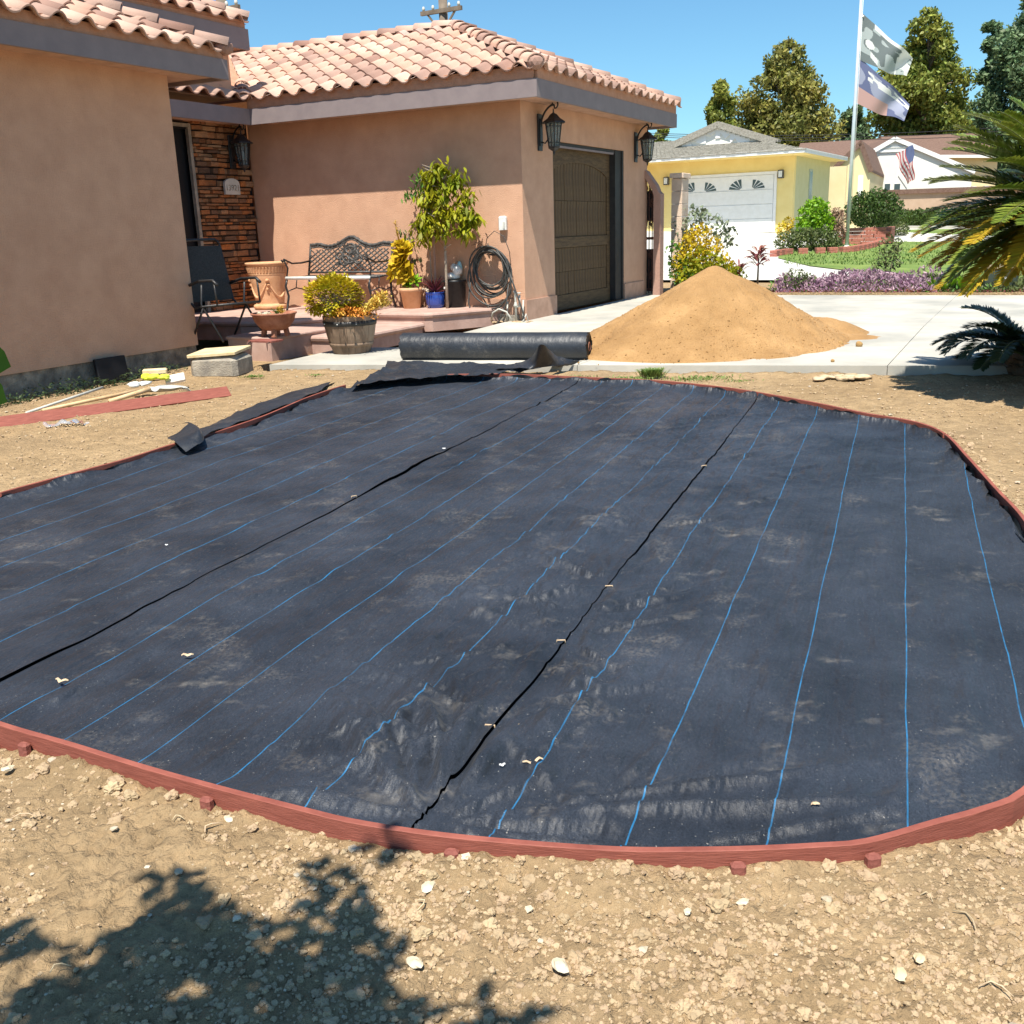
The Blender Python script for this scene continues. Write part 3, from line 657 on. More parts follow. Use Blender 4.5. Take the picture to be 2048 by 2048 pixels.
# small staples and leaf scraps lying along the seams
for i,(px,py,a,lab) in enumerate(((1408,932,.2,'small pale staple on the right seam, farthest from the camera'),(1218,1173,-.1,'small pale staple pinching the right seam where folds fan out'),(1122,1282,-.1,'small pale staple beside the right seam in mid fabric'),(980,1452,-.3,'small pale staple beside the right seam nearest the red board'),(708,993,.4,'small white staple on the left seam between the seams middle'))):
    p=G(px,py,FZ+.012); r=thing('fabric_staple',lab,'staple',p,a,'staples along the fabric seams')
    mb=MB(); mb.tube([(-.016,0,-.012),(-.015,0,.003),(.015,0,.004),(.016,0,-.01)],.0028,6); mb.build('wire',M['leafdry'],r)
for i,(px,py,a,s,lab) in enumerate(((375,1310,.2,.035,'curled dry tan leaf on the fabric between two blue lines'),(122,1361,-.2,.04,'crumpled dry tan leaf on the fabric near the left frame edge'),(1067,1523,.3,.05,'thin curved dry twig beside a blue line on the fabric'),(1038,1453,1.2,.02,'tiny forked dry twig right of the right seam'),(681,1600,.9,.02,'tiny dry bean-shaped leaf near the front red board'),(1630,1608,0.1,.02,'small pale leaf scrap near the front right of the fabric'),(888,897,.1,.02,'small white scrap on the left part of the fabric'),(333,1090,.1,.012,'tiny white scrap on the fabric nearest the house'),(1005,1530,.3,.015,'tiny white scrap beside the blue line near the front'))):
    p=G(px,py,FZ+.016); mb=MB(); mb.smooth=True
    k=6; pts=[Vector(((t/k-.5)*2*s,.25*s*math.sin(t*1.1+i),.12*s*math.sin(t*1.7))) for t in range(k+1)]
    s=s*.62; pts=[q_*.62 for q_ in pts]; w=s*(.16 if 'twig' in lab else .3)
    for t in range(k):
        w0=w*math.sin(math.pi*(t+.15)/(k+.3)); w1=w*math.sin(math.pi*(t+1.15)/(k+.3)) if t<k-1 else w*.1
        mb.add([pts[t]+Vector((0,-w0,0)),pts[t+1]+Vector((0,-w1,0)),pts[t+1]+Vector((0,w1,.004)),pts[t]+Vector((0,w0,.004))],[(0,1,2,3)])
    o=mb.build('leaf_scrap' if 'twig' not in lab else 'dry_twig',M['leafdry'] if 'white' not in lab else M['white_paint'],loc=p); o.rotation_euler=(0,0,a); tag(o,lab,'leaf scrap' if 'twig' not in lab else 'twig')

# ------------------------------------------------------------------ edging boards and stakes
def idx_near(px,py):
    p=G(px,py,BT); d=np.hypot(OUTA[:,0]-p.x,OUTA[:,1]-p.y); return int(d.argmin())
def board(i0,i1,label,h=.115,t=.02):
    n=len(OUTA); ids=[]; i=i0
    while True:
        ids.append(i); 
        if i==i1: break
        i=(i+1)%n
    mb=MB(); rows=[]
    for k in ids:
        p=OUTA[k]; d=OUTA[(k+3)%n]-OUTA[k-3]; d/=np.hypot(*d)+1e-9; nn=np.array([d[1],-d[0]])*t/2; top=BT+.002*vn(k*.08,1.,5)
        e=.002; sc=(t/2-e)/(t/2)
        rows.append([(p[0]+nn[0],p[1]+nn[1],BT-h),(p[0]+nn[0],p[1]+nn[1],top-e),(p[0]+nn[0]*sc,p[1]+nn[1]*sc,top),(p[0]-nn[0]*sc,p[1]-nn[1]*sc,top),(p[0]-nn[0],p[1]-nn[1],top-e),(p[0]-nn[0],p[1]-nn[1],BT-h)])
    for a,b in zip(rows[:-1],rows[1:]):
        mb.add(a+b,[(j,j+6,j+7,j+1) for j in range(5)])
    mb.add(rows[0],[(0,1,2,3,4,5)]); mb.add(rows[-1],[(5,4,3,2,1,0)])
    o=mb.build('edging_board',M['redwood']); tag(o,label,'edging board','red edging boards round the fabric bed'); return o
_n=len(OUTA)
ia=idx_near(864,749); ib=idx_near(1889,866); ic=idx_near(1735,1679); idd=idx_near(160,1490); ie=idx_near(0,985); ig=idx_near(690,770)
board(ia,ib,'straight red edging board along the far side by the driveway')
board((ib+1)%_n,ic,'curved red edging board bending round the right side of the bed')
board(ic,idd,'long red edging board curving across the front by the tree shadow')
board(idd,(ie-1)%_n,'red edging board at the near left corner leaving the frame')
board(ie,ig,'thin red edging board running up the left side towards the roll')
for px,py,lab in ((55,1478,'low red stake half buried outside the near left board'),(421,1590,'square red stake behind the front left board'),(903,1702,'red stake with a screw standing just right of the shadowed board'),(1480,1717,'rounded red stake almost buried outside the front board'),(1765,1704,'red stake by the screwed board joint at front right')):
    p=G(px,py,BT-.012); q=OUTA[idx_near(px,py-12)]; d=Vector((p.x-q[0],p.y-q[1],0)); i=idx_near(px,py-12); dd=OUTA[(i+3)%_n]-OUTA[i-3]; ang=math.atan2(dd[1],dd[0]); nn=Vector((dd[1],-dd[0],0)).normalized()
    c=Vector((q[0],q[1],0)); out=-nn if np.hypot(*(np.array([c.x+nn.x,c.y+nn.y])-_c))<np.hypot(*(np.array([c.x-nn.x,c.y-nn.y])-_c)) else nn
    pos=c+out*.028; r=thing('wooden_stake',lab,'stake',(pos.x,pos.y,BT-.022),ang,'red stakes holding the edging boards')
    mb=MB(); mb.bbox((0,0,-.06),(.036,.026,.12),.009); mb.build('post',M['redwood_cut'],r)
    mb=MB(); mb.lathe([(0,.002),(.003,.002),(.0035,0)],8,(0,0,0)); s=mb.build('screw',M['grey_metal'],r,loc=(.0,-.0162 if True else 0,-.018)); s.rotation_euler=(math.pi/2,0,0)
# ------------------------------------------------------------------ concrete driveway, walkway
def slab_piece(name,poly,parent=None,th=.16,inset=.004,m='concrete'):
    mb=MB(); cx=sum(p[0] for p in poly)/len(poly); cy=sum(p[1] for p in poly)/len(poly)
    P=[]
    for p in poly:
        d=Vector((cx-p[0],cy-p[1])); d.normalize(); P.append((p[0]+d.x*inset,p[1]+d.y*inset))
    mb.prism(P,lambda p:SZ(p[1])-th,lambda p:SZ(p[1]))
    o=mb.build(name,M[m],parent); return o
drive=empty('driveway',HC,-AZ); tag(drive,kind='structure')
xs=[fe0.x-.03,2.55,5.6,9.5,14,20,28]
for i in range(len(xs)-1):
    a,b=xs[i],xs[i+1]; ya,yb=front_y(a),front_y(b); s=1.45
    slab_piece('concrete_panel',[(a,ya),(b,yb),(b,yb+s),(a,ya+s)],drive)
ys2=[None,-.02,5.12]
for i,(a,b) in enumerate(((.0,2.55),(2.55,5.6),(5.6,9.5),(9.5,14),(14,20),(20,28))):
    ya,yb=front_y(a)+1.45,front_y(b)+1.45
    slab_piece('concrete_panel',[(a,ya+.0),(b,yb),(b,.0),(a,0.)],drive)
    slab_piece('concrete_panel',[(a,0),(b,0),(b,5.14),(a,5.14)],drive)
slab_piece('concrete_panel',[(-.24,front_y(-.24)+1.45),(0,front_y(0)+1.45),(0,-.02),(-.24,-.02)],drive)
# joint bed beneath the panels
mb=MB(); mb.prism([(-.2,front_y(-.2)+.03),(27.9,front_y(27.9)+.03),(27.9,5.1),(-.2,5.1)],-.36,lambda p:SZ(p[1])-.03); mb.build('joint_bed',M['concrete_dirty'],drive)

# ------------------------------------------------------------------ porch platform and steps (house frame)
porch=thing('porch_steps','pink coloured concrete porch with rounded steps below the bench','porch',HC,-AZ)
def noseslab(pts,z0,z1,name,nose=.035):
    mb=MB(); cx=sum(p[0] for p in pts)/len(pts); cy=sum(p[1] for p in pts)/len(pts); n=len(pts)
    def off(e):
        out=[]
        for i,p in enumerate(pts):
            a=Vector(pts[i-1]); b=Vector(p); c=Vector(pts[(i+1)%n]); n1=(b-a).normalized(); n2=(c-b).normalized(); m1=Vector((n1.y,-n1.x)); m2=Vector((n2.y,-n2.x)); mm=(m1+m2); k=e/max(.3,(1+m1.dot(m2))); out.append((b.x+mm.x*k,b.y+mm.y*k))
        return out
    rings=[(off(0),z0),(off(0),z1-nose*2.2),(off(nose*.7),z1-nose*1.9),(off(nose),z1-nose),(off(nose*.7),z1-nose*.3),(off(0),z1)]
    vs=[];fs=[]
    for P,z in rings: vs+=[(p[0],p[1],z) for p in P]
    for k in range(len(rings)-1):
        for i in range(n): j=(i+1)%n; fs.append((k*n+i,k*n+j,(k+1)*n+j,(k+1)*n+i))
    fs.append(tuple((len(rings)-1)*n+i for i in range(n))); mb.add(vs,fs); return mb.build(name,M['step'],porch)
PZ,LZ,RZ=.17,.10,.04
c1=Gh(538.6,723.7,-.14); c1t=Gh(538.6,675,LZ); cf=Gh(860.7,626,PZ); cw=Gh(944.5,613,PZ)
m1=Gh(643,703,-.13); e2=Gh(852.5,659,-.06)
XR=-.62
pa=Gh(480,643,PZ); pb=Gh(571,640,PZ); pc=Gh(640,634,PZ)
noseslab([(-7,pa.y-.05),(pa.x,pa.y),(pb.x,pb.y),(pc.x,pc.y),(pc.x+.35,cf.y+.02),(cf.x-.1,cf.y),(cf.x,cf.y+.05),(XR+.25,-.01),(-7,-.01)],-.1,PZ,'platform')
noseslab([(-2.35,c1t.y+.05),(c1t.x-.02,c1t.y),(c1t.x,c1t.y+.02),(c1t.x+.02,m1.y+.05),(c1t.x-.0,-2.6),(-2.35,-2.6)],-.3,LZ,'landing_block',.02)
noseslab([(-2.2,m1.y+.25),(e2.x-.02,m1.y+.25),(e2.x+.02,m1.y+.4),(e2.x,e2.y-.1),(e2.x-.12,e2.y+.05),(-2.2,e2.y+.05)],-.2,RZ,'lower_step')
# ------------------------------------------------------------------ the stucco house
house=thing('stucco_house','peach stucco house with clay tile roof, garage door and stone entry','house',HC,-AZ)
GD0,GD1,GDT=1.064,4.051,2.588
TE=-5.07
def wall_with_hole():
    mb=MB(); T=.22
    zt=3.15
    # wall A (facing the camera), plane y=0
    mb.box((TE/2,T/2,(zt-.2)/2+.0),(-TE,T,zt+.2))
    o=mb.build('bench_wall',M['stucco'],house)
    mb=MB(); L=5.07
    # wall B plane x=0, from y=0..L, opening
    mb.box((-T/2,(T+GD0)/2,zt/2-.1),(T,GD0-T,zt+.2)); mb.box((-T/2,(GD1+L)/2,zt/2-.1),(T,L-GD1,zt+.2)); mb.box((-T/2,(GD0+GD1)/2,(zt+GDT)/2),(T,GD1-GD0,zt-GDT))
    mb.build('garage_wall',M['stucco'],house)
    mb=MB(); mb.box((-4,L+.1,1.5),(8,.2,3.4)); mb.box((-8,2.5,1.5),(.2,5,3.4)); mb.build('rear_wall',M['stucco'],house)
    # slightly proud base band
    for c_,d_ in (((-.3,-.012,.14),(.63,.024,.3)),((.012,GD0/2+.0,.1),(.024,GD0+.02,.34)),((.012,(GD1+L)/2,.12),(.024,L-GD1,.3))):
        mb=MB(); mb.box(c_,d_); mb.build('base_band',M['stucco_base'],house)
wall_with_hole()
# soffit + fascia of the garage wing
FZ0,FZ1,OV,OB=3.028,3.263,.5,.355
def fascia_run(p0,p1,z0,z1,t,name,mt):
    mb=MB(); mb.bar((p0[0],p0[1],(z0+z1)/2),(p1[0],p1[1],(z0+z1)/2),t,z1-z0); return mb.build(name,M[mt],house)
xl=-4.58
fascia_run((xl,-OV),(OV-.02,-OV),FZ0,FZ1,.045,'fascia','fascia'); fascia_run((OV,-OV-.022),(OV,5.07+OB),FZ0,FZ1,.045,'fascia','fascia')
fascia_run((OV-.02,5.07+OB),(-1,5.07+OB),FZ0,FZ1,.045,'fascia','fascia')
# bird-stop course just above the fascia (under the tiles)
fascia_run((xl,-OV+.005),(OV-.03,-OV+.005),FZ1+.002,FZ1+.165,.04,'bird_stop','cream_trim'); fascia_run((OV-.005,-OV+.026),(OV-.005,5.07+OB-.03),FZ1+.002,FZ1+.165,.04,'bird_stop','cream_trim')
mb=MB(); mb.box((-2.0,-.25,FZ0+.05),(5.0,.46,.02)); mb.box((.25,2.7,FZ0+.053),(.46,5.4,.02)); mb.build('soffit',M['stucco_base'],house)

# roof tiles ------------------------------------------------------------
TW,TE_,TL=.335,.335,.40
def tile_mesh(name='roof_tile',w=TW,L=TL,seg=10):
    vs=[];fs=[]; top=[]
    for i in range(seg+1):
        t=i/seg; x=-w/2+w*t
        if t<.62: a=t/.62; z=.075*math.sin(math.pi*a)**.9 if a>0 and a<1 else 0
        else: a=(t-.62)/.38; z=-.018*math.sin(math.pi*a)
        top.append((x,z))
    for y,dz in ((0,.030),(L,.0)):
        for x,z in top: vs.append((x,y,z+dz))
    for x,z in top: vs.append((x,.0,z+.030-.018))
    for x,z in top: vs.append((x,.06,z+.012))
    n=seg+1
    for i in range(seg): fs.append((i,i+1,n+i+1,n+i)); fs.append((2*n+i,2*n+i+1,i+1,i)); fs.append((3*n+i,3*n+i+1,2*n+i+1,2*n+i))
    me=bpy.data.meshes.new(name); me.from_pydata(vs,[],fs); me.materials.append(M['tile'])
    sm=[ (k%3==0) for k in range(len(fs))]; me.polygons.foreach_set('use_smooth',sm); me.update(); return me
TILE=tile_mesh()
def cap_mesh(r=.125,L=.42):
    vs=[];fs=[];seg=8
    for y,rr,dz in ((0,r*1.08,.02),(L,r*.9,0)):
        for i in range(seg+1):
            t=math.pi*i/seg; vs.append((rr*math.cos(t),y,rr*math.sin(t)*.85+dz))
    for i in range(seg+1):
        t=math.pi*i/seg; rr=r*1.08-.018; vs.append((rr*math.cos(t),0,rr*math.sin(t)*.85+.02))
    n=seg+1
    for i in range(seg): fs.append((i+1,i,n+i,n+i+1)); fs.append((i,i+1,2*n+i+1,2*n+i))
    me=bpy.data.meshes.new('ridge_tile'); me.from_pydata(vs,[],fs); me.materials.append(M['tile']); me.polygons.foreach_set('use_smooth',[k%2==0 for k in range(len(fs))]); me.update(); return me
CAP=cap_mesh()
ntile=[0]; 
def clipmesh(me,planes):
    bm=bmesh.new(); bm.from_mesh(me)
    for co,no in planes: bmesh.ops.bisect_plane(bm,geom=bm.verts[:]+bm.edges[:]+bm.faces[:],plane_co=co,plane_no=no,clear_outer=True)
    if not bm.faces: bm.free(); return None
    m2=bpy.data.meshes.new('roof_tile'); bm.to_mesh(m2); bm.free(); m2.materials.clear(); m2.materials.append(M['tile']); return m2
def tile_slope(roof,o,ax,ay,pitch,x0,x1,rows,planes,limit=999,jit=True):
    """o: eave origin in house frame; ax: along the eave; ay: horizontal uphill; planes in house xy: (point,outward normal) to clip"""
    ax=Vector(ax); ay=Vector(ay); up=Vector((0,0,1)); sl=(ay*math.cos(pitch)+up*math.sin(pitch)); nz=ax.cross(sl)
    base=Matrix(((ax.x,sl.x,nz.x,0),(ax.y,sl.y,nz.y,0),(ax.z,sl.z,nz.z,0),(0,0,0,1)))
    n=int(round((x1-x0)/TW)); stuff=[]
    for r in range(rows):
        for i in range(n):
            p=Vector(o)+ax*(x0+(i+.5)*TW)+sl*(r*TE_-.09)
            j=Matrix.Rotation(random.gauss(0,.008),4,'Z')@Matrix.Rotation(random.gauss(0,.006),4,'X') if jit else Matrix()
            M4=Matrix.Translation(p+nz*random.uniform(0,.006))@base@j
            cs=[M4@Vector(q) for q in ((-TW/2,0,0),(TW/2,0,0),(TW/2,TL,0),(-TW/2,TL,0))]
            out=False; cut=[]
            for co,no in planes:
                co=Vector(co+(0,)) ; no=Vector(no+(0,)); ds=[(q-co).dot(no) for q in cs]
                if min(ds)>-.02: out=True; break
                if max(ds)>0: cut.append((co,no))
            if out: continue
            me=TILE
            if cut:
                inv=M4.inverted(); pl=[(inv@co,(inv.to_3x3()@no)) for co,no in cut]; me=clipmesh(TILE,pl)
                if me is None: continue
            if ntile[0]<limit:
                ob=bpy.data.objects.new('roof_tile',me); COL.objects.link(ob); ob.parent=roof; ob.matrix_local=M4; ntile[0]+=1
            else: stuff.append((me,M4))
    return stuff
def join_stuff(lst,name,parent,m):
    if not lst: return
    V=[];F=[];b=0
    for me,M4 in lst:
        V+=[tuple(M4@v.co) for v in me.vertices]; F+=[tuple(i+b for i in p.vertices) for p in me.polygons]; b+=len(me.vertices)
    me=bpy.data.meshes.new(name); me.from_pydata(V,[],F); me.materials.append(m); ob=bpy.data.objects.new(name,me); COL.objects.link(ob); ob.parent=parent; ob['kind']='stuff'
def caps(roof,p0,p1,n=None,me=CAP,sc=1.):
    p0,p1=Vector(p0),Vector(p1); d=(p1-p0); L=d.length; d.normalize(); n=n or int(L/.36); x=d.cross(Vector((0,0,1))).normalized(); z=x.cross(d)
    for i in range(n):
        p=p0+d*(L*i/n); M4=Matrix(((x.x,d.x,z.x,p.x),(x.y,d.y,z.y,p.y),(x.z,d.z,z.z,p.z),(0,0,0,1)))@Matrix.Rotation(random.gauss(0,.01),4,'Z')
        ob=bpy.data.objects.new('ridge_tile',me); COL.objects.link(ob); ob.parent=roof; ob.matrix_local=M4@Matrix.Scale(sc,4)
EZ=FZ1+.145; HS=2.96; RISE=4.64-EZ; P1=math.atan2(RISE,HS)
deck=MB()
deck.add([(OV,-OV,EZ-.03),(OV-HS,HS-OV,4.59),(-12,HS-OV,4.59),(-12,-OV,EZ-.03)],[(0,1,2,3)])
deck.add([(OV,-OV,EZ-.03),(OV,5.42,EZ-.03),(OV-HS,HS-OV,4.60)],[(0,1,2)])
deck.add([(OV,5.42,EZ-.03),(-12,5.42,EZ-.03),(-12,HS-OV,4.60),(OV-HS,HS-OV,4.60)],[(0,1,2,3)])
roofA=deck.build('roof',M['cream_trim'],house)
sq=math.sqrt(.5)
VALX=-4.56
# slope over the bench wall: x from valley to hip
rowsA=int((HS/math.cos(P1))/TE_)+1
stf=tile_slope(roofA,(0,-OV,EZ),(1,0,0),(0,1,0),P1,-9.2+.0,OV+.0,rowsA,[((OV,-OV),(sq,sq)),((VALX,-OV),(-sq,-sq)),((0,HS-OV+.02),(0,1))],limit=165)
# slope over the garage door
stf+=tile_slope(roofA,(OV,0,EZ),(0,1,0),(-1,0,0),P1,-OV,5.42,rowsA,[((OV,-OV),(-sq,-sq)),((OV,5.42),(-sq,sq))],limit=245)
caps(roofA,(OV+.02,-OV-.02,EZ+.03),(OV-HS,HS-OV,4.66)); caps(roofA,(OV+.02,5.44,EZ+.03),(OV-HS,HS-OV,4.66)); caps(roofA,(-9.6,HS-OV,4.66),(OV-HS,HS-OV,4.66))
mb=MB(); mb.ico((OV+.0,-OV,EZ+.05),.12,2,.05,(1,1,.8)); mb.smooth=True; mb.build('hip_end_cap',M['tile'],roofA)
# ------------------------------------------------------------------ entry roof over the stone wall
entry=MB(); entry.add([(VALX,-OV,EZ-.03),(VALX,-6,EZ-.03),(VALX-2.9,-6,EZ-.03+1.45),(VALX-2.9,2.4,4.7)],[(0,1,2,3)]); roofE=entry.build('entry_roof',M['cream_trim'],house)
stf+=tile_slope(roofE,(VALX,0,EZ),(0,1,0),(-1,0,0),P1,-4.0,-.3,3,[((VALX,-OV),(sq,sq))],limit=270)
join_stuff(stf,'roof_tile_field',roofA,M['tile_stuff'])
fascia_run((VALX,-4),(VALX,-OV),FZ0,FZ1,.05,'fascia','fascia')
caps(roofE,(VALX+.02,-OV-.12,EZ-.03),(VALX-.8,.3,EZ+.38),3)
mb=MB(); mb.box((-4.82,-2.6,FZ0+.05),(.46,4.8,.02)); mb.build('soffit',M['stucco_base'],house)
# ------------------------------------------------------------------ stone wall with dark doorway
stw=MB(); T=.2
stw.box((TE-.12,-.66,1.5),(.2,1.3,3.2)); stw.box((TE-.12,-3.6,1.5),(.2,2.0,3.2)); stw.box((TE-.12,-1.95,3.05),(.2,1.3,.2)); stone_wall=stw.build('stone_wall',M['dark'],house)
smesh=[]
for k in range(8):
    mb=MB(); mb.ico((0,0,0),1,1,.0); 
    mb=MB(); g=random
    x=.5; vs=[]
    for xx,f in ((0,1),(.5,1)):
        pass
    a=[Vector((0,-x+g.uniform(0,.05),-x+g.uniform(0,.15))),Vector((0,x-g.uniform(0,.05),-x+g.uniform(0,.15))),Vector((0,x-g.uniform(0,.05),x-g.uniform(0,.15))),Vector((0,-x+g.uniform(0,.05),x-g.uniform(0,.15)))]
    b=[p*.86+Vector((1*g.uniform(.75,1.1),0,0)) for p in a]
    mb.add(a+b,[(4,5,6,7),(0,1,5,4),(1,2,6,5),(2,3,7,6),(3,0,4,7)])
    me=bpy.data.meshes.new('stone'); me.from_pydata(mb.v,[],mb.f); me.materials.append(M['stone']); smesh.append(me)
z=.17; cnt=0
while z<3.12:
    h=random.choice((.04,.055,.06,.075,.085,.11)); y=-.01-random.uniform(0,.1)
    while y>-1.30:
        w=random.uniform(.09,.36); w=min(w,y+1.32)
        if w<.07: break
        d=random.uniform(.02,.10)
        if not(z+h>3.0 and False):
            o=share('stone',random.choice(smesh),stone_wall,(TE-.02,y-w/2,z+h/2),(0,0,0),(d,w*.985,h*.96)); cnt+=1
        y-=w
    z+=h
z=.17
while z<3.1:
    h=random.uniform(.07,.1); y=-2.72
    while y>-3.3:
        w=random.uniform(.2,.35); share('stone',random.choice(smesh),stone_wall,(TE-.02,y-w/2,z+h/2),(0,0,0),(random.uniform(.02,.07),w*.98,h*.95)); y-=w
    z+=h
for y in (-.4,-1.1,-1.6,-2.2,-2.8): 
    w=.6; share('stone',smesh[0],stone_wall,(TE-.02,y-.1,3.1),(0,0,0),(.05,w,.1))
mb=MB(); mb.box((TE-.35,-2.0,1.6),(.5,1.4,3.0)); mb.build('entry_door',M['dark'],house)
mb=MB(); mb.box((TE-.01,-1.345,1.6),(.06,.06,2.86)); mb.box((TE-.01,-2.67,1.6),(.06,.06,2.86)); mb.box((TE-.01,-2.0,3.0),(.06,1.3,.05)); mb.build('door_frame',M['concrete_dirty'],house)

# ------------------------------------------------------------------ left wing
LX=-2.46; WY=-4.27; zb=.03
mb=MB(); mb.box((LX-1.6,WY-5,(3.3+zb)/2+.0),(3.2,10,3.3-zb)); mb.build('left_wing_wall',M['stucco'],house)
mb=MB(); mb.box((LX-1.6,WY-5.0,-.16),(3.16,9.96,.40)); mb.build('foundation',M['foundation'],house)
WFX=-2.0
fascia_run((WFX,-14),(WFX,WY+.51),3.12,3.34,.045,'fascia','fascia'); fascia_run((WFX-.02,WY+.5),(-6,WY+.5),3.12,3.34,.045,'fascia','fascia')
fascia_run((WFX-.02,-14),(WFX-.02,WY+.46),3.342,3.46,.04,'bird_stop','cream_trim'); fascia_run((WFX-.02,WY+.47),(-6,WY+.47),3.342,3.46,.04,'bird_stop','cream_trim')
mb=MB(); mb.box((WFX-.24,WY-4.5,3.17),(.46,10,.02)); mb.box((-4.1,WY+.24,3.173),(3.7,.46,.02)); mb.build('soffit',M['stucco_base'],house)
EW=3.43; hw=2.4; PW=R(23); zr=EW+hw*math.tan(PW)
dk=MB(); e=WY+.5
dk.add([(WFX,e,EW-.03),(WFX,-14,EW-.03),(WFX-hw,-14,zr-.04),(WFX-hw,e-hw,zr-.04)],[(0,1,2,3)]); dk.add([(WFX,e,EW-.03),(WFX-hw,e-hw,zr-.04),(WFX-2*hw,e,EW-.03)],[(0,1,2)])
roofW=dk.build('wing_roof',M['cream_trim'],house)
st2=tile_slope(roofW,(WFX,0,EW),(0,1,0),(-1,0,0),PW,-8.6,e,7,[((WFX,e),(-sq,sq))],limit=ntile[0]+70)
st2+=tile_slope(roofW,(0,e,EW),(-1,0,0),(0,-1,0),PW,-WFX,-WFX+2*hw,5,[((WFX,e),(sq,-sq)),((WFX-2*hw,e),(-sq,sq))],limit=0)
join_stuff(st2,'roof_tile_field',roofW,M['tile_stuff'])
caps(roofW,(WFX+.03,e+.02,EW+.03),(WFX-hw,e-hw,zr+.03))
mb=MB(); mb.ico((WFX,e,EW+.04),.12,2,.05,(1,1,.7)); mb.build('hip_end_cap',M['tile'],roofW)
# raised entry roof behind
UX,UY=-4.5,-.44
mb=MB(); mb.box((UX-2.25,UY-2.7,3.85),(4.0,5.0,.9)); mb.build('upper_wall',M['stucco'],house)
fascia_run((UX,UY-6),(UX,UY),4.12,4.42,.045,'fascia','fascia'); fascia_run((UX-.02,UY),(UX-4,UY),4.12,4.42,.045,'fascia','fascia')
fascia_run((UX-.03,UY-6),(UX-.03,UY-.03),4.422,4.54,.04,'bird_stop','cream_trim')
dk=MB(); h2=2.2; zz=4.52; dk.add([(UX,UY,zz-.03),(UX,UY-6,zz-.03),(UX-h2,UY-6,zz+h2*.42),(UX-h2,UY-h2,zz+h2*.42)],[(0,1,2,3)]); dk.add([(UX,UY,zz-.03),(UX-h2,UY-h2,zz+h2*.42),(UX-2*h2,UY,zz-.03)],[(0,1,2)]); dk.add([(UX,UY,4.14),(UX,UY-6,4.14),(UX-4,UY-6,4.14),(UX-4,UY,4.14)],[(0,1,2,3)])
roofU=dk.build('upper_roof',M['cream_trim'],house)
st3=tile_slope(roofU,(UX,0,zz),(0,1,0),(-1,0,0),math.atan(.42),UY-4.4,UY,4,[((UX,UY),(-sq,sq))],limit=ntile[0]+40); join_stuff(st3,'roof_tile_field',roofU,M['tile_stuff'])
caps(roofU,(UX+.02,UY+.02,zz+.03),(UX-h2,UY-h2,zz+h2*.42+.02))

# ------------------------------------------------------------------ garage door
gd=MB(); X0=-.16
gd.box((X0-.03,(GD0+GD1)/2,GDT/2-.02),(.04,GD1-GD0,GDT)); door=gd.build('garage_door',M['garage_wood_h'],house)
ya,yb=GD0+.02,GD1-.34; n=20; w=(yb-ya-.26)/n; zs=[.28,1.02,1.12,2.3]
arch=lambda y:(2.02+.30*max(0,1-((y-(ya+yb)/2)/((yb-ya)/2))**2)**.6)
plk=[]
for i in range(n):
    y0=ya+.13+i*w; yc=y0+w/2
    for z0,z1 in ((.24,.98),(1.16,arch(yc))):
        zc=[z0]
        if z0<.5: segs=[(z0,.60),(.605,z1)]
        else: segs=[(z0,1.72),(1.725,z1)]
        for a,b in segs:
            mb=MB(); d=random.uniform(.012,.018); mb.bbox((0,0,0),(d*2,w-.006,b-a),.003); ob=mb.build('plank',M['garage_wood'],door); ob.location=(X0-.008,yc,(a+b)/2)
mb=MB(); 
for z0,z1 in ((.0,.235),(.985,1.155)): mb.bbox((X0+.0,(ya+yb)/2,(z0+z1)/2),(.05,yb-ya,z1-z0-.004),.004)
mb.build('rail',M['garage_wood_h'],door)
mb=MB(); mb.bbox((X0,ya+.06,GDT/2),(.046,.12,GDT),.004); mb.bbox((X0,yb-.06,GDT/2),(.046,.12,GDT),.004); mb.build('stile',M['garage_wood_h'],door)
# arched head board
ap=[(X0-.02,ya+.12,2.6)]; K=16
pts=[(X0-.02,ya+.12+(yb-ya-.24)*i/K,arch(ya+.12+(yb-ya-.24)*i/K)) for i in range(K+1)]
mb=MB(); 
for i in range(K):
    a,b=pts[i],pts[i+1]; mb.ext([(a[0],a[1],a[2]),(a[0],b[1],b[2]),(a[0],b[1],2.58),(a[0],a[1],2.58)],(.042,0,0))
mb.build('arched_head',M['garage_wood_h'],door)
fr=MB(); fr.box((-.12,GD1-.17,GDT/2),(.18,.34,GDT-.004)); fr.box((-.045,GD1-.03,GDT/2),(.08,.06,GDT-.006)); fr.box((-.09,(GD0+GD1)/2,GDT-.03),(.10,GD1-GD0-.01,.055)); fr.box((-.09,GD0+.01,GDT/2),(.1,.018,GDT-.01)); fr.build('door_frame',M['frame_dark'],house)
mb=MB(); mb.box((-.03,(GD0+GD1)/2-.2,GDT-.07),(.03,GD1-GD0-.5,.03)); mb.build('weather_strip',M['fascia'],house)
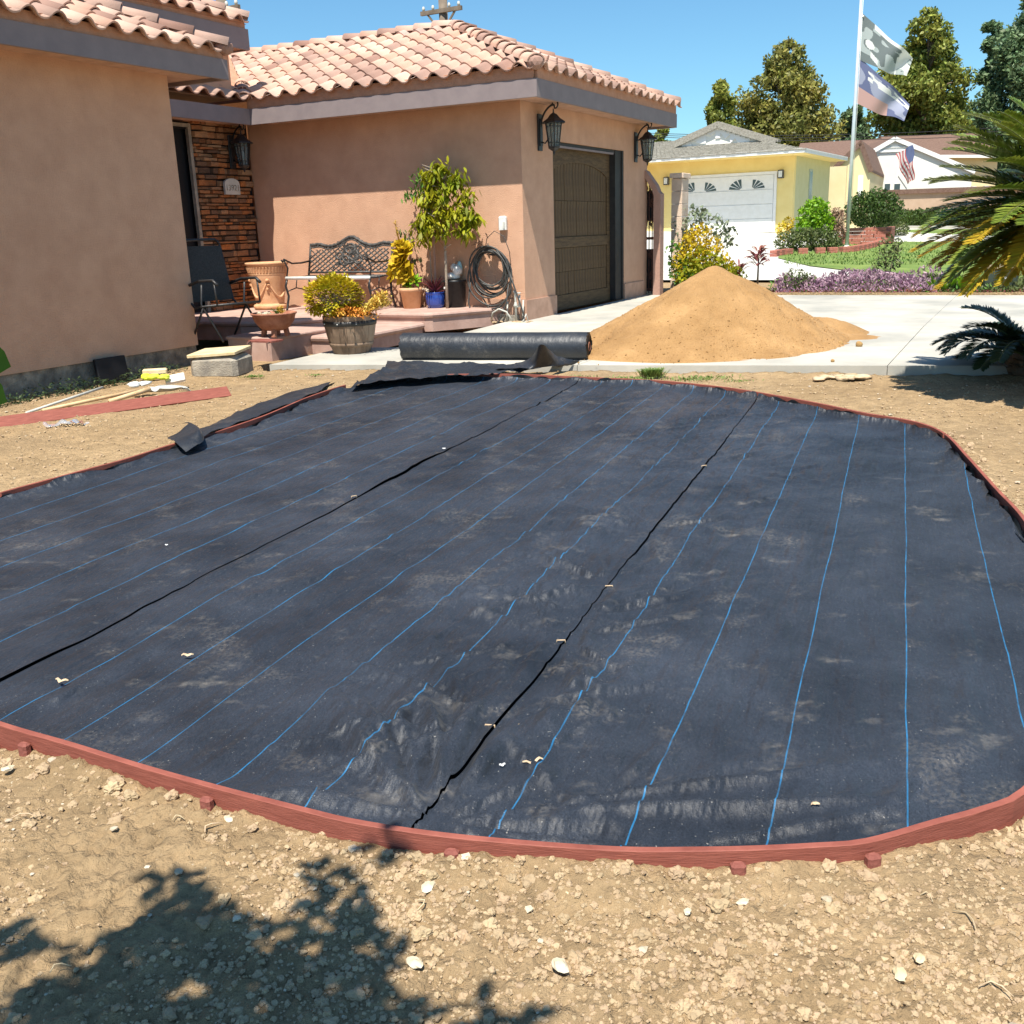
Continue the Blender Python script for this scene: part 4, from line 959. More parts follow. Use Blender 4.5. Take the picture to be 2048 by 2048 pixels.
# ------------------------------------------------------------------ wall lanterns (local: wall is the plane x=0, lamp sticks out to +x)
def lantern(loc,rz,label,S=1.):
    r=thing('wall_lantern',label,'wall lantern',loc,rz,'black wall lanterns on the house'); r.scale=(S,S,S)
    mb=MB(); mb.bbox((.012,0,-.06),(.024,.12,.46),.006); mb.bbox((.03,0,-.06),(.016,.08,.34),.004); mb.build('back_plate',M['black_metal'],r)
    mb=MB(); pts=[]
    for i in range(15): t=i/14; a=math.pi*(1.0-t*.98); pts.append((.03+.095-.095*math.cos(math.pi*t)*1.0+.01*t,0,.0+.27*math.sin(math.pi*t*.62)**.9))
    mb.tube(pts,.013,7)
    sp=[]
    for i in range(16): t=i/15; a=-math.pi*.5+t*math.pi*1.7; rr=.055*(1-.45*t); sp.append((.235+rr*math.cos(a),0,.275+rr*math.sin(a)))
    mb.tube([pts[-1]]+sp,.010,6); mb.build('arm',M['black_metal'],r); mb=MB(); mb.tube([(.03,0,-.18),(.09,0,-.20),(.14,0,-.14)],.010,6); mb.build('brace',M['black_metal'],r)
    cx=.215; mb=MB(); mb.lathe([(.008,.22),(.012,.17),(.05,.15),(.095,.10),(.165,.055),(.17,.042),(.0,.042)],6,(cx,0,0),False); mb.build('roof',M['black_metal'],r)
    mb=MB()
    for i in range(6):
        a=2*math.pi*i/6; p0=(cx+.118*math.cos(a),0+.118*math.sin(a),.045); p1=(cx+.075*math.cos(a),.075*math.sin(a),-.25); mb.bar(p0,p1,.010)
        b=2*math.pi*(i+1)/6
        for z,rr in ((-.0,.1115),(-.20,.082)):
            mb.bar((cx+rr*math.cos(a),rr*math.sin(a),z),(cx+rr*math.cos(b),rr*math.sin(b),z),.007)
        am=(a+b)/2; mb.bar((cx+.102*math.cos(am),.102*math.sin(am),.045),(cx+.066*math.cos(am),.066*math.sin(am),-.25),.006)
    mb.lathe([(.0,-.25),(.085,-.25),(.08,-.27),(.04,-.295),(.012,-.31),(.016,-.33),(.0,-.36)],6,(cx,0,0),False); mb.build('cage',M['black_metal'],r)
    mb=MB(); mb.lathe([(.108,.044),(.071,-.249)],6,(cx,0,0),False); mb.build('glass',M['glass'],r)
    mb=MB(); mb.lathe([(.0,-.25),(.018,-.25),(.018,-.17),(.026,-.15),(.03,-.11),(.018,-.07),(0,-.06)],10,(cx,0,0)); mb.build('bulb',M['white_dirty'],r)
    return r
def hw(x,y,z): return toW((x,y,z))
lantern(hw(0,.60,2.74),-AZ,'large black scroll-arm lantern left of the garage door',1.12)
lantern(hw(0,4.62,2.74),-AZ,'black scroll-arm lantern at the far side of the garage door by the gate',1.12)
lantern(hw(TE+.05,-.50,2.72),-AZ,'black lantern in shade on the stone entry wall',1.12)
# address plaque
pl=thing('address_plaque','small arched cream address plaque with carved numbers on the stone wall','plaque',hw(TE+.055,-.60,2.10),-AZ)
mb=MB(); pp=[(0,-.17,-.11),(0,.17,-.11),(0,.17,.06)]+[(0,.17*math.cos(t)*1.,.06+.08*math.sin(t)) for t in [math.pi*i/10 for i in range(1,10)]]+[(0,-.17,.06)]
mb.ext(pp,(.04,0,0)); mb.build('plate',M['potgrey'],pl)
tc=bpy.data.curves.new('numbers','FONT'); tc.body='13921'; tc.size=.13; tc.extrude=.004; tc.align_x='CENTER'; tc.align_y='CENTER'
tob=bpy.data.objects.new('tmp',tc); COL.objects.link(tob); dg=bpy.context.evaluated_depsgraph_get(); me=bpy.data.meshes.new_from_object(tob.evaluated_get(dg)); bpy.data.objects.remove(tob); me.materials.clear(); me.materials.append(M['concrete_dirty'])
o=share('numbers',me,pl,(.042,0,-.01),(math.pi/2,0,math.pi/2))

# ------------------------------------------------------------------ patio chair
def patio_chair():
    p=Gh(445,668,LZ); r=thing('patio_chair','dark metal sling patio chair half hidden by the left wing wall','chair',toW((-2.14,-4.05,LZ)),-AZ+R(-12))
    # local: faces +x (seat front to +x), width along y
    S=1.08; w=.29
    fr=MB()
    for y in (-w,w):
        fr.tube([(.26,y,.40),(-.18,y,.36),(-.26,y,.42),(-.42,y,1.06),(-.43,y*.9,1.10)],.014,7)
    fr.tube([(-.42,-w,1.06),(-.44,-w*.85,1.11),(-.44,w*.85,1.11),(-.42,w,1.06)],.016,7); fr.tube([(.26,-w,.40),(.26,w,.40)],.014,7); fr.build('frame',M['black_metal'],r)
    b=MB(); n=8
    for i in range(n):
        t0,t1=i/n,(i+1)/n; P=lambda t:(-.255-.16*t+.03*math.sin(t*3.1),0,.42+.62*t)
        a,c=P(t0),P(t1); b.add([(a[0],-w+.01,a[2]),(a[0],w-.01,a[2]),(c[0],w-.01,c[2]),(c[0],-w+.01,c[2])],[(0,1,2,3)]); b.add([(a[0]-.006,-w+.01,a[2]),(a[0]-.006,w-.01,a[2]),(c[0]-.006,w-.01,c[2]),(c[0]-.006,-w+.01,c[2])],[(3,2,1,0)])
    b.build('backrest',M['slingfabric'],r)
    s=MB(); s.box((.02,0,.385),(.5,2*w-.03,.012),Matrix.Rotation(-.09,3,'Y')); s.build('seat',M['slingfabric'],r)
    for y in (-w,w):
        for q in (((.30,y,.0),(-.05,y,.40),(.0,y,.62)),((-.30,y,.0),(-.02,y,.36))):
            l=MB(); l.tube(q,.013,6); l.build('leg',M['black_metal'],r)
        a=MB(); a.tube([(-.30,y,.60),(-.05,y,.66),(.22,y,.67),(.30,y,.62)],.018,6); a.tube([(.26,y,.40),(.24,y,.66)],.012,6); a.build('armrest',M['black_metal'],r)
    r.scale=(S,S,S)
M['slingfabric']=mat('sling_fabric',(.03,.027,.024),(.055,.05,.044),60,.8,.2,200)
patio_chair()

# ------------------------------------------------------------------ big terracotta urn
def urn():
    b=Gh(524,620,PZ); r=thing('terracotta_urn','tall pale terracotta urn with fluted band and garlands on the porch','planter',toW((b.x,b.y+.22,PZ)),R(20)-AZ)
    r.scale=(.90,.90,.88)
    mb=MB(); mb.lathe([(0,.0),(.27,.0),(.30,.03),(.30,.075),(.285,.09),(.255,.095),(.255,.12),(.30,.45),(.335,.60),(.335,.625),(.345,.64),(.335,.655),(.352,.76),(.37,.80),(.385,.815),(.385,.845),(.36,.85),(.33,.84),(.30,.80),(.0,.79)],48,(0,0,0)); mb.build('body',M['terra'],r)
    mb=MB()
    for i in range(40):
        a=2*math.pi*i/40; R1=.345; mb.bar((.338*math.cos(a),.338*math.sin(a),.665),(.362*math.cos(a),.362*math.sin(a),.765),.034,.022,up=(math.cos(a),math.sin(a),0))
    mb.build('fluted_band',M['terra'],r)
    g=MB()
    for j in range(4):
        a0=j*math.pi/2+.3; pts=[]
        for i in range(13):
            t=i/12; a=a0+t*math.pi/2; z=.52-.30*math.sin(math.pi*t); rr=.258+.13*(z-.12)*.62+.012; pts.append((rr*math.cos(a),rr*math.sin(a),z))
        g.tube(pts,[.010+.014*math.sin(math.pi*i/12) for i in range(13)],6)
        rr=.322
        g.ico((rr*math.cos(a0),rr*math.sin(a0),.53),.035,2,.1); g.ico(((rr-.01)*math.cos(a0+.05),(rr-.01)*math.sin(a0+.05),.45),.026,2,.2); g.ico(((rr-.018)*math.cos(a0-.04),(rr-.018)*math.sin(a0-.04),.38),.022,2,.2)
    g.build('garland',M['terra'],r)
urn()
# small footed bowl on the landing
def bowl():
    b=toH(G(533,676,LZ)); r=thing('footed_bowl','brown footed terracotta bowl with small succulents on the lower landing','planter',toW((b.x-.02,b.y+.2,LZ)),-AZ)
    mb=MB(); mb.lathe([(0,.07),(.10,.075),(.18,.11),(.245,.19),(.27,.27),(.285,.275),(.285,.295),(.26,.295),(.25,.27),(0,.26)],32); mb.build('bowl',M['terra_dark'],r)
    for a in (.5,2.1,3.7,5.3):
        mb=MB(); mb.bar((.13*math.cos(a),.13*math.sin(a),.11),(.15*math.cos(a),.15*math.sin(a),0),.05,.05); mb.build('foot',M['terra_dark'],r)
    def soilm():
        mb=MB(); mb.lathe([(0,.275),(.25,.268)],20); mb.build('soil_fill',M['clod'],r)
    soilm()
    mb=MB()
    for i in range(46): a=random.uniform(0,6.28); mb.leaf((.03+random.uniform(-.02,.02),.02,.27),(math.cos(a),math.sin(a),random.uniform(.5,2.2)),random.uniform(.12,.2),.012,.35)
    mb.build('spiky_plant',M['lf_green'],r)
    mb=MB()
    for i in range(60): a=random.uniform(0,6.28); p=(.17+random.uniform(-.03,.03),-.05+random.uniform(-.03,.03),.27+random.uniform(0,.1)); mb.leaf(p,(math.cos(a),math.sin(a),.8),.05,.02,.1)
    mb.build('succulent',M['lf_yellowor'],r)
    mb=MB()
    for i in range(12): mb.ico((-.14+random.uniform(-.07,.07),random.uniform(-.08,.08),.28),random.uniform(.012,.03),1,.3)
    mb.build('pebble',M['palestone'],r)
bowl()
rs=thing('plant_stand','low rusty flat metal stand overhanging the landing edge below the bowl','plant stand',toW((Gh(528,684,LZ).x,Gh(528,684,LZ).y+.03,LZ)),-AZ)
mb=MB(); mb.bbox((0,.0,.012),(.36,.22,.022),.003); mb.build('top',M['redwood_cut'],rs)
for x,y in ((-.14,-.135),(.15,-.125)): mb=MB(); mb.tube([(x,y+.03,.008),(x,y-.03,.0),(x+.005,y-.035,-.09)],[.012,.012,.002],5); mb.build('foot',M['rust'],rs)

# ------------------------------------------------------------------ half whiskey barrel
def barrel():
    g=Gs(684,709); h=toH(g); r=thing('half_barrel','half wine barrel planter of weathered staves with dark hoops','barrel planter',toW((h.x+.0,h.y+.21,SZ(h.y))),0)
    H=.46; n=20; r0,r1=.225,.335
    for i in range(n):
        a0=2*math.pi*i/n; a1=2*math.pi*(i+1)/n-.012; vs=[]
        for k in range(5):
            t=k/4; rr=r0+(r1-r0)*(t**.85)+.012*math.sin(math.pi*t)
            for q in (rr,rr-.022):
                for a in (a0,a1): vs.append((q*math.cos(a),q*math.sin(a),H*t))
        fs=[]
        for k in range(4):
            b=4*k; fs+=[(b,b+1,b+5,b+4),(b+3,b+2,b+6,b+7),(b+2,b,b+4,b+6),(b+1,b+3,b+7,b+5)]
        fs.append((16,17,19,18)); fs.append((0,2,3,1))
        mb=MB(); mb.add(vs,fs); mb.build('stave',M['barrelwood'],r)
    for z,hh in ((.345,.055),(.09,.045)):
        t=z/H; mb=MB(); f=lambda t:r0+(r1-r0)*(t**.85)+.012*math.sin(math.pi*t)
        t1=(z+hh)/H; mb.lathe([(f(t)+.001,z),(f(t)+.006,z),(f(t1)+.006,z+hh),(f(t1)+.001,z+hh)],40); mb.build('hoop',M['ironhoop'] if z>.2 else M['barrelwood'],r)
        if z>.2:
            for a in (-1.9,-1.2,-2.6): q=MB(); rr=f(t1)+.006; q.ico((rr*math.cos(a),rr*math.sin(a),z+hh/2),.008,1,0); q.build('rivet',M['white_dirty'],r)
    mb=MB(); mb.lathe([(0,H-.06),(.31,H-.06)],24); mb.build('soil_fill',M['clod'],r)
    # jade dome left, orange spill centre, yellow spray right
    mb=MB()
    for i in range(4200):
        a=random.uniform(0,6.28); e=math.asin(random.uniform(-.75,1)); rr=random.uniform(.8,1.04); c=Vector((-.17,-.04,.68)); d=Vector((math.cos(a)*math.cos(e),math.sin(a)*math.cos(e),math.sin(e)))
        p=c+Vector((d.x*.335,d.y*.30,d.z*.25))*rr*(1+.1*math.sin(a*5)*math.cos(e*6)); mb.leaf(p,d+Vector((random.uniform(-.6,.6),random.uniform(-.6,.6),random.uniform(-.3,.5))),random.uniform(.035,.055),.032,.1,2)
    mb.build('jade_plant',M['lf_jade'],r)
    mb=MB()
    for i in range(60): a=random.uniform(0,6.28); mb.tube([(-.1,0,.45),(-.16+.15*math.cos(a),.15*math.sin(a),.62),(-.16+.26*math.cos(a),.25*math.sin(a),.72)],.006,4)
    mb.build('stem',M['bark_pale'],r)
    mb=MB()
    for i in range(1500):
        x=random.gauss(.05,.12); y=random.gauss(-.16,.10); z=.42+.11*random.random()+.05*math.exp(-((x-.02)/.08)**2); a=random.uniform(0,6.28); mb.leaf((x,y,z),(math.cos(a),math.sin(a),random.uniform(.2,1.5)),.055,.02,.1,2)
    mb.build('orange_succulent',M['lf_orange'],r)
    mb=MB()
    for i in range(1500):
        t=random.random(); x=.12+.34*t+random.gauss(0,.035); y=random.gauss(-.08,.08); z=.46+.26*t*random.uniform(.4,1.1); a=random.uniform(0,6.28); mb.leaf((x,y,z),(math.cos(a)+.6,math.sin(a),random.uniform(.2,1.5)),.055,.022,.1,2)
    mb.build('yellow_succulent',M['lf_yellowor'],r)
    mb=MB(); mb.ico((-.19,-.22,.53),.05,2,.05,(1.2,1,.6)); mb.build('stone',M['potgrey'],r)
barrel()

# ------------------------------------------------------------------ cast iron bench
def bench():
    r=thing('garden_bench','ornate weathered cast iron bench with lattice back against the peach wall','bench',toW((-2.95,-.62,PZ)),-AZ)
    W=.80; sh=.50; bt=.98; yb=.24; yt=.36; m=M['grey_metal']
    P=lambda x,t:Vector((x,yb+(yt-yb)*t,sh+.06+(bt-sh-.06)*t))
    crest=lambda x:1+.02*math.cos(x*9)+.26*math.exp(-(x/.20)**2)-.03*math.exp(-((abs(x)-.45)/.12)**2)+.03*math.exp(-((abs(x)-.62)/.07)**2)
    b=MB(); N=40
    top=[P(-W+2*W*i/N,crest(-W+2*W*i/N)) for i in range(N+1)]; b.tube(top,[.020+.014*abs(math.sin(i*1.7)) for i in range(N+1)],6)
    top2=[P(-W+2*W*i/N,crest(-W+2*W*i/N)-.10) for i in range(N+1)]; b.tube(top2,.012,5)
    for i in range(0,N,1):
        q=(top[i]+top2[i])/2; b.ico(q,.024,1,.3,(1,.4,1))
    b.tube([P(-W,0),P(W,0)],.018,6)
    for i in range(-9,20):
        for sgn in (1,-1):
            pts=[]
            for k in range(7):
                t=k/6; x=(-W+i*.11)+sgn*(t-.5)*.62
                if abs(x)<=W and t<crest(x)-.06: pts.append(P(x,t))
            if len(pts)>1: b.tube(pts,.0115,4)
    for cx,cz,rr in ((0,.62,.15),(-.09,.42,.085),(.08,.60,.085),(.0,.85,.09),(.17,.45,.07),(-.2,.6,.06)):
        b.tube([P(cx+rr*math.cos(a),cz+rr*math.sin(a)/.45*.9) for a in [2*math.pi*j/18 for j in range(19)]],.018,6)
    for i in range(90):
        x=random.gauss(0,.16); t=random.uniform(.1,1.1)
        if t<crest(x): q=P(x,t); b.leaf(q+Vector((0,-.01,0)),(random.uniform(-1,1),0,random.uniform(-1,1)),.07,.03,.0,3,up=(0,-1,0))
    b.build('backrest',m,r)
    s=MB()
    for k in range(9):
        y=-.30+k*.062; s.tube([(-W+.02,y,sh-.01*math.sin(k*.6)),(W-.02,y,sh-.01*math.sin(k*.6))],.011,5)
    for i in range(15): x=-W+.08+i*.103; s.tube([(x,-.30,sh),(x+.06,-.05,sh-.012),(x,.22,sh)],.008,4)
    s.build('seat',m,r)
    f=MB(); f.tube([(-W-.01,-.315,sh),(W+.01,-.315,sh)],.026,8); f.build('front_rail',M['white_dirty'],r)
    for x in (-W,W):
        for q in ([(x,-.30,sh),(x,-.35,sh-.12),(x,-.30,sh-.28),(x,-.36,.03),(x,-.38,.0)],[(x,yb,sh),(x,.24,.25),(x,.33,.0)]):
            l=MB(); l.tube(q,.018,6); l.build('leg',M['black_metal'],r)
        a=MB(); a.tube([(x,-.40,sh+.28),(x,-.37,sh+.25),(x,-.34,sh+.29),(x,-.15,sh+.22),(x,.08,sh+.22),(x,.29,sh+.24)],.015,6); a.tube([(x,-.34,sh+.28),(x,-.26,sh+.15),(x,-.31,sh)],.013,6); a.tube([(x,yb,sh),(x,.30,sh+.24),(x,yt,bt+.03)],.017,6); a.tube([(x,-.30,sh-.2),(x,-.1,sh-.16),(x,.1,sh-.2),(x,.24,sh-.17)],.010,5); a.tube([(x,-.1,sh-.16),(x,-.06,sh)],.009,5); a.build('armrest',M['black_metal'],r)
bench()

# ------------------------------------------------------------------ pots by the corner
def pot(name,label,px,py,prof,m,n=28,dy=.12):
    p=toH(G(px,py,PZ)); r=thing(name,label,'planter',toW((p.x,p.y+dy,PZ)),-AZ); mb=MB(); mb.lathe(prof,n); mb.build('pot',M[m],r); return r
r=pot('grey_pot','pale grey and dark two tone pot behind the orange clay pot','grey'and 789,611,[(0,0),(.135,0),(.15,.10),(.16,.10),(.175,.33),(.16,.335),(.15,.31),(0,.30)],'potgrey',dy=.22)
mb=MB(); mb.lathe([(.137,.0),(.152,.10)],28); mb.build('dark_base',M['foundation'],r)
mb=MB()
for i in range(26):
    a=random.uniform(0,6.28); mb.leaf((.02,0,.32),(math.cos(a)*.8,math.sin(a)*.8,random.uniform(.5,1.6)),random.uniform(.16,.28),.05,.15)
mb.build('leaves',M['lf_olive'],r)
r=pot('clay_pot','orange clay pot holding a tall yellow leaved succulent','clay'and 813,618,[(0,0),(.13,0),(.165,.25),(.185,.25),(.19,.31),(.175,.315),(.16,.28),(0,.27)],'terra',dy=.16)
mb=MB(); mb.tube([(0,0,.25),(-.06,0,.42),(-.12,-.02,.60)],[.022,.02,.014],7); mb.tube([(-.02,0,.3),(.04,0,.45)],.014,6); mb.build('stem',M['bark_pale'],r)
def rosette(mb,c,axis,n,L,W):
    axis=Vector(axis).normalized(); e1=axis.orthogonal().normalized(); e2=axis.cross(e1)
    for i in range(n):
        t=i/n; a=i*2.4; tilt=.25+1.25*t; d=axis*math.cos(tilt)+(e1*math.cos(a)+e2*math.sin(a))*math.sin(tilt); mb.leaf(Vector(c),d,L*(.55+.45*t),W,.05,3,up=axis)
mb=MB()
for c,ax,n,L in (((-.10,-.03,.70),(-.3,-.8,.5),30,.29),((-.06,-.02,.86),(.1,-.6,1),26,.22),((-.24,0,.56),(-1,-.5,.3),24,.26),((-.04,-.05,.54),(.2,-1,.2),22,.22),((-.16,0,.94),(-.1,-.4,1),16,.17)): rosette(mb,c,ax,n,L*1.1,.14)
mb.build('rosette',M['lf_yellow'],r)
mb=MB(); rosette(mb,(.07,-.02,.42),(.4,-.5,.8),24,.17,.06); rosette(mb,(.0,-.05,.36),(-.2,-.8,.6),20,.15,.05); mb.build('green_rosette',M['lf_lime'],r)
mb=MB(); mb.tube([(-.15,0,.95),(-.20,0,1.15),(-.22,0,1.32)],[.012,.012,.006],5)
for i in range(70): t=random.random(); mb.leaf((-.19-.03*t,0,1.08+.26*t),(random.uniform(-1,1),random.uniform(-1,1),.3),.05,.02,.2,2)
mb.build('flower_spike',M['lf_yellowor'],r)
r=pot('blue_pot','small cobalt blue glazed pot with spiky dark red plant','blue'and 862,617,[(0,0),(.115,0),(.14,.06),(.15,.18),(.14,.22),(.15,.235),(.135,.24),(.12,.21),(0,.20)],'potblue',dy=.14)
mb=MB()
for i in range(70):
    a=random.uniform(0,6.28); mb.leaf((0,0,.22),(math.cos(a),math.sin(a),random.uniform(.3,2.6)),random.uniform(.26,.42),.022,.25,4)
mb.build('cordyline',M['lf_red'],r)
mb=MB()
for i in range(14): mb.ico((-.13+random.uniform(-.05,.04),-.05+random.uniform(-.05,.05),.24+random.uniform(0,.06)),.018,1,.3)
mb.build('pale_flowers',M['palestone'],r)
p=toH(G(901,616,PZ)); r=thing('black_bin','black plastic bin topped with a white bag and bottle beside the blue pot','bin',toW((p.x,p.y+.17,PZ)),-AZ)
mb=MB(); mb.lathe([(0,0),(.145,0),(.165,.38),(.178,.38),(.178,.41),(.16,.41),(.15,.36),(0,.35)],28); mb.build('bucket',M['blackplastic'],r)
mb=MB(); mb.smooth=True; mb.ico((-.02,-.02,.47),.11,2,.12,(1,1,.6)); mb.ico((.06,-.02,.55),.085,2,.15,(.9,.9,1.1)); mb.ico((.0,.0,.60),.06,2,.15); mb.build('white_bag',M['white_dirty'],r)
mb=MB(); mb.lathe([(0,.5),(.04,.5),(.045,.6),(.03,.66),(.015,.69),(0,.69)],14,(.08,.02,0)); mb.build('bottle',mat('pale_blue_plastic',(.35,.6,.65),rough=.3),r)
mb=MB(); mb.bbox((-.10,-.145,.30),(.04,.012,.03),.003,Matrix.Rotation(-.3,3,'Z')); mb.build('price_sticker',M['white_paint'],r)

# trained tree and stake against the wall
def wall_tree():
    r=thing('young_tree','young tree with drooping yellow green leaves trained on the peach wall','tree',toW((-1.17,-.34,PZ)),-AZ)
    mb=MB(); mb.tube([(0,0,0),(.01,0,.5),(.0,.02,1.0),(-.03,0,1.5),(.02,0,1.95)],[.024,.022,.02,.016,.008],7)
    br=[]
    for i in range(16):
        z=.85+i*.072; a=random.uniform(-2.8,.3); L=random.uniform(.18,.36); e=Vector((math.cos(a)*L*1.0,min(.12,math.sin(a)*L*.6),z+random.uniform(.05,.22))); mb.tube([(0,0,z),(e.x*.5,e.y*.5,(z+e.z)/2+.03),e],[.010,.007,.004],5); br.append(e)
    mb.build('trunk',M['bark_pale'],r)
    lf=MB()
    cl=[(.02,-.05,2.05,.15),(-.08,-.05,1.92,.16),(.20,-.05,1.88,.17),(.06,-.1,1.72,.18),(.32,-.04,1.62,.15),(-.12,-.05,1.62,.16),(.12,-.1,1.45,.20),(.30,-.08,1.38,.17),(-.14,-.06,1.33,.15),(.38,-.04,1.33,.12),(0,-.1,1.22,.20),(-.22,-.08,1.12,.16),(.30,-.06,1.16,.15),(-.22,-.05,1.25,.10)]
    for x,y,z,s in cl:
        x=.04+(x-.04)*1.45
        for i in range(int(95*s/.15)):
            p=Vector((x+random.gauss(0,s*.55),y+random.gauss(0,.06),z+random.gauss(0,s*.42))); a=random.uniform(0,6.28); lf.leaf(p,(math.cos(a)*.55,math.sin(a)*.45,-random.uniform(.0,1.0)),random.uniform(.09,.14),.046,.3,3)
    lf.build('crown',M['lf_citrus'],r)
wall_tree()
def vine(label,x0,px,m,clusters,name='climbing_plant'):
    r=thing(name,label,'plant',toW((x0,-.22,PZ)),-AZ); mb=MB(); top=clusters[0]
    pts=[(0,0,0)]+[(0.02*math.sin(k),0,top[2]*k/4) for k in range(1,4)]+[(top[0],.02,top[2])]; mb.tube(pts,[.009]*4+[.004],5)
    for x,z,zz,s,n in [(c[0],0,c[2],c[3],c[4]) for c in clusters]: mb.tube([(pts[2][0],0,zz*.9),(x,0,zz)],.004,4)
    mb.build('stem',M['bark_pale'],r); lf=MB()
    for c in clusters:
        for i in range(c[4]):
            a=random.uniform(0,6.28); lf.leaf((c[0]+random.gauss(0,c[3]),c[1]+random.gauss(0,.04),c[2]+random.gauss(0,c[3]*.7)),(math.cos(a)*.6,math.sin(a)*.4,-random.uniform(.2,1.3)),random.uniform(.06,.10),.03,.2,3)
    lf.build('leaves',m,r)
vine('thin green leaved plant rising left of the bushy wall tree',-1.52,0,M['lf_green'],[(-.10,0,1.98,.06,26),(-.16,0,1.74,.10,50),(.02,0,1.78,.12,70),(.12,0,1.84,.10,60),(.02,0,1.50,.07,40),(-.30,0,1.72,.05,22)])
vine('sparse spindly plant behind the yellow succulent',-1.86,0,M['lf_olive'],[(-.12,0,1.16,.04,12),(-.03,0,1.04,.04,14),(.04,0,.92,.04,14),(.05,0,.75,.05,16)])
st=thing('plant_stake','thin pale square stake standing against the wall above the leaves','stake',toW((-1.49,-.12,PZ)),-AZ); mb=MB(); mb.box((0,0,1.05),(.028,.02,2.1)); mb.build('post',M['step'],st)
# outlet box
bp=onA(1006,446,-.04); r=thing('outlet_box','small white weatherproof outlet box on the wall above the hose','outlet box',toW((bp.x,-.045,bp.z)),-AZ)
mb=MB(); mb.bbox((0,0,0),(.12,.085,.20),.02); mb.build('cover',M['white_dirty'],r); mb=MB(); mb.bbox((.038,-.044,-.03),(.03,.012,.10),.004); mb.build('latch',M['potgrey'],r)

# hose coil
def hose():
    c=onA(985,545,-.12); r=thing('garden_hose','black garden hose coiled on the wall with loops hanging to the ground','hose',toW((c.x,-.10,c.z)),-AZ)
    for k in range(11):
        R1=random.uniform(.24,.36); cx=random.gauss(0,.02); cz=random.gauss(0,.02)+.30-R1; ph=random.uniform(0,6); mb=MB()
        el=random.uniform(1.05,1.22); y0=-.05-.012*k*.6
        mb.tube([(cx+R1*math.cos(t)*(1+.04*math.sin(3*t+ph)),y0+.02*math.sin(2*t+ph),cz+R1*el*math.sin(t)*(1+.03*math.sin(2*t+ph))-.02*math.cos(t)) for t in [2*math.pi*j/36 for j in range(37)]],.0125,6,False); mb.build('coil',M['rubber'],r)
    mb=MB(); g0=-c.z+SZ(0)+.01
    mb.tube([(.30,-.08,.05),(.40,-.1,-.20),(.52,-.12,-.50),(.56,-.12,-.62),(.50,-.1,-.74)],.0125,6)
    mb.tube([(-.34,-.08,-.05),(-.38,-.12,-.42),(-.28,-.18,-.76),(-.05,-.2,-.86),(.14,-.16,-.74),(.27,-.12,-.45),(.30,-.08,-.15)],.0115,6)
    mb.tube([(-.18,-.08,-.32),(-.02,-.12,-.54),(.16,-.12,-.50),(.33,-.08,-.30),(.34,-.06,0)],.012,6)
    mb.build('trailing_hose',M['rubber'],r)
    mb=MB(); mb.tube([(-.10,-.06,.30),(-.04,-.08,.50),(.10,-.1,.60),(.25,-.09,.52),(.33,-.08,.30),(.33,-.05,.1)],.006,5)
    for i in range(10): a=random.uniform(0,6.28); mb.tube([(-.1,-.08,.32),(-.1+.12*math.cos(a),-.1,.36+.1*math.sin(a)),(-.1+.2*math.cos(a+.6),-.1,.34+.1*math.sin(a))],.0035,4)
    mb.build('loose_tubing',M['rubber'],r)
    mb=MB(); mb.bbox((0,.05,.26),(.12,.08,.03),.004); mb.build('hanger',M['black_metal'],r)
hose()
def spigot():
    c=onA(1045,610,-.15); r=thing('water_spigot','grey water pipes and hose bib at the base of the wall corner','spigot',toW((c.x-.12,-.14,-.04)),-AZ)
    mb=MB(); mb.tube([(0,.0,-.02),(0,0,.42),(-.02,0,.46)],.018,8); mb.tube([(0,0,.22),(.06,0,.23),(.07,0,.40)],.015,8); mb.tube([(-.16,0,0),(-.16,.05,.30)],.012,6); mb.tube([(.10,.02,0),(.10,.06,.32)],.012,6); mb.build('pipe',M['potgrey'],r)
    mb=MB(); mb.lathe([(0,0),(.03,0),(.034,.03),(.02,.05),(.02,.07),(0,.07)],12,(0,0,.22)); mb.lathe([(0,0),(.03,.0),(.03,.015),(0,.015)],10,(.07,-.02,.42)); mb.build('valve',M['potgrey'],r)
    mb=MB(); mb.tube([(-.02,-.05,.0),(-.10,-.12,.16),(-.22,-.12,.20),(-.34,-.1,.14),(-.40,-.06,.0)],.014,6); mb.tube([(.05,-.05,.0),(.16,-.08,.02),(.18,-.02,.12),(.2,0,.02)],.012,6); mb.build('hose_end',M['potgrey'],r)
    mb=MB()
    for i in range(16): mb.ico((random.uniform(-.5,.25),random.uniform(-.12,.04),.0),random.uniform(.02,.05),1,.3,(1,1,.5))
    mb.build('rubble',M['clod'],r)
spigot()
# low capped kerb between platform and corner
mb=MB(); mb.bar((-.58,-.05,.02),(-.1,-.06,0.0),.10,.10); o=mb.build('wall_foot_rubble',M['concrete_dirty']); o.location=HC; o.rotation_euler=(0,0,-AZ); tag(o,'broken mortar strip at the wall foot between porch and spigot','mortar')

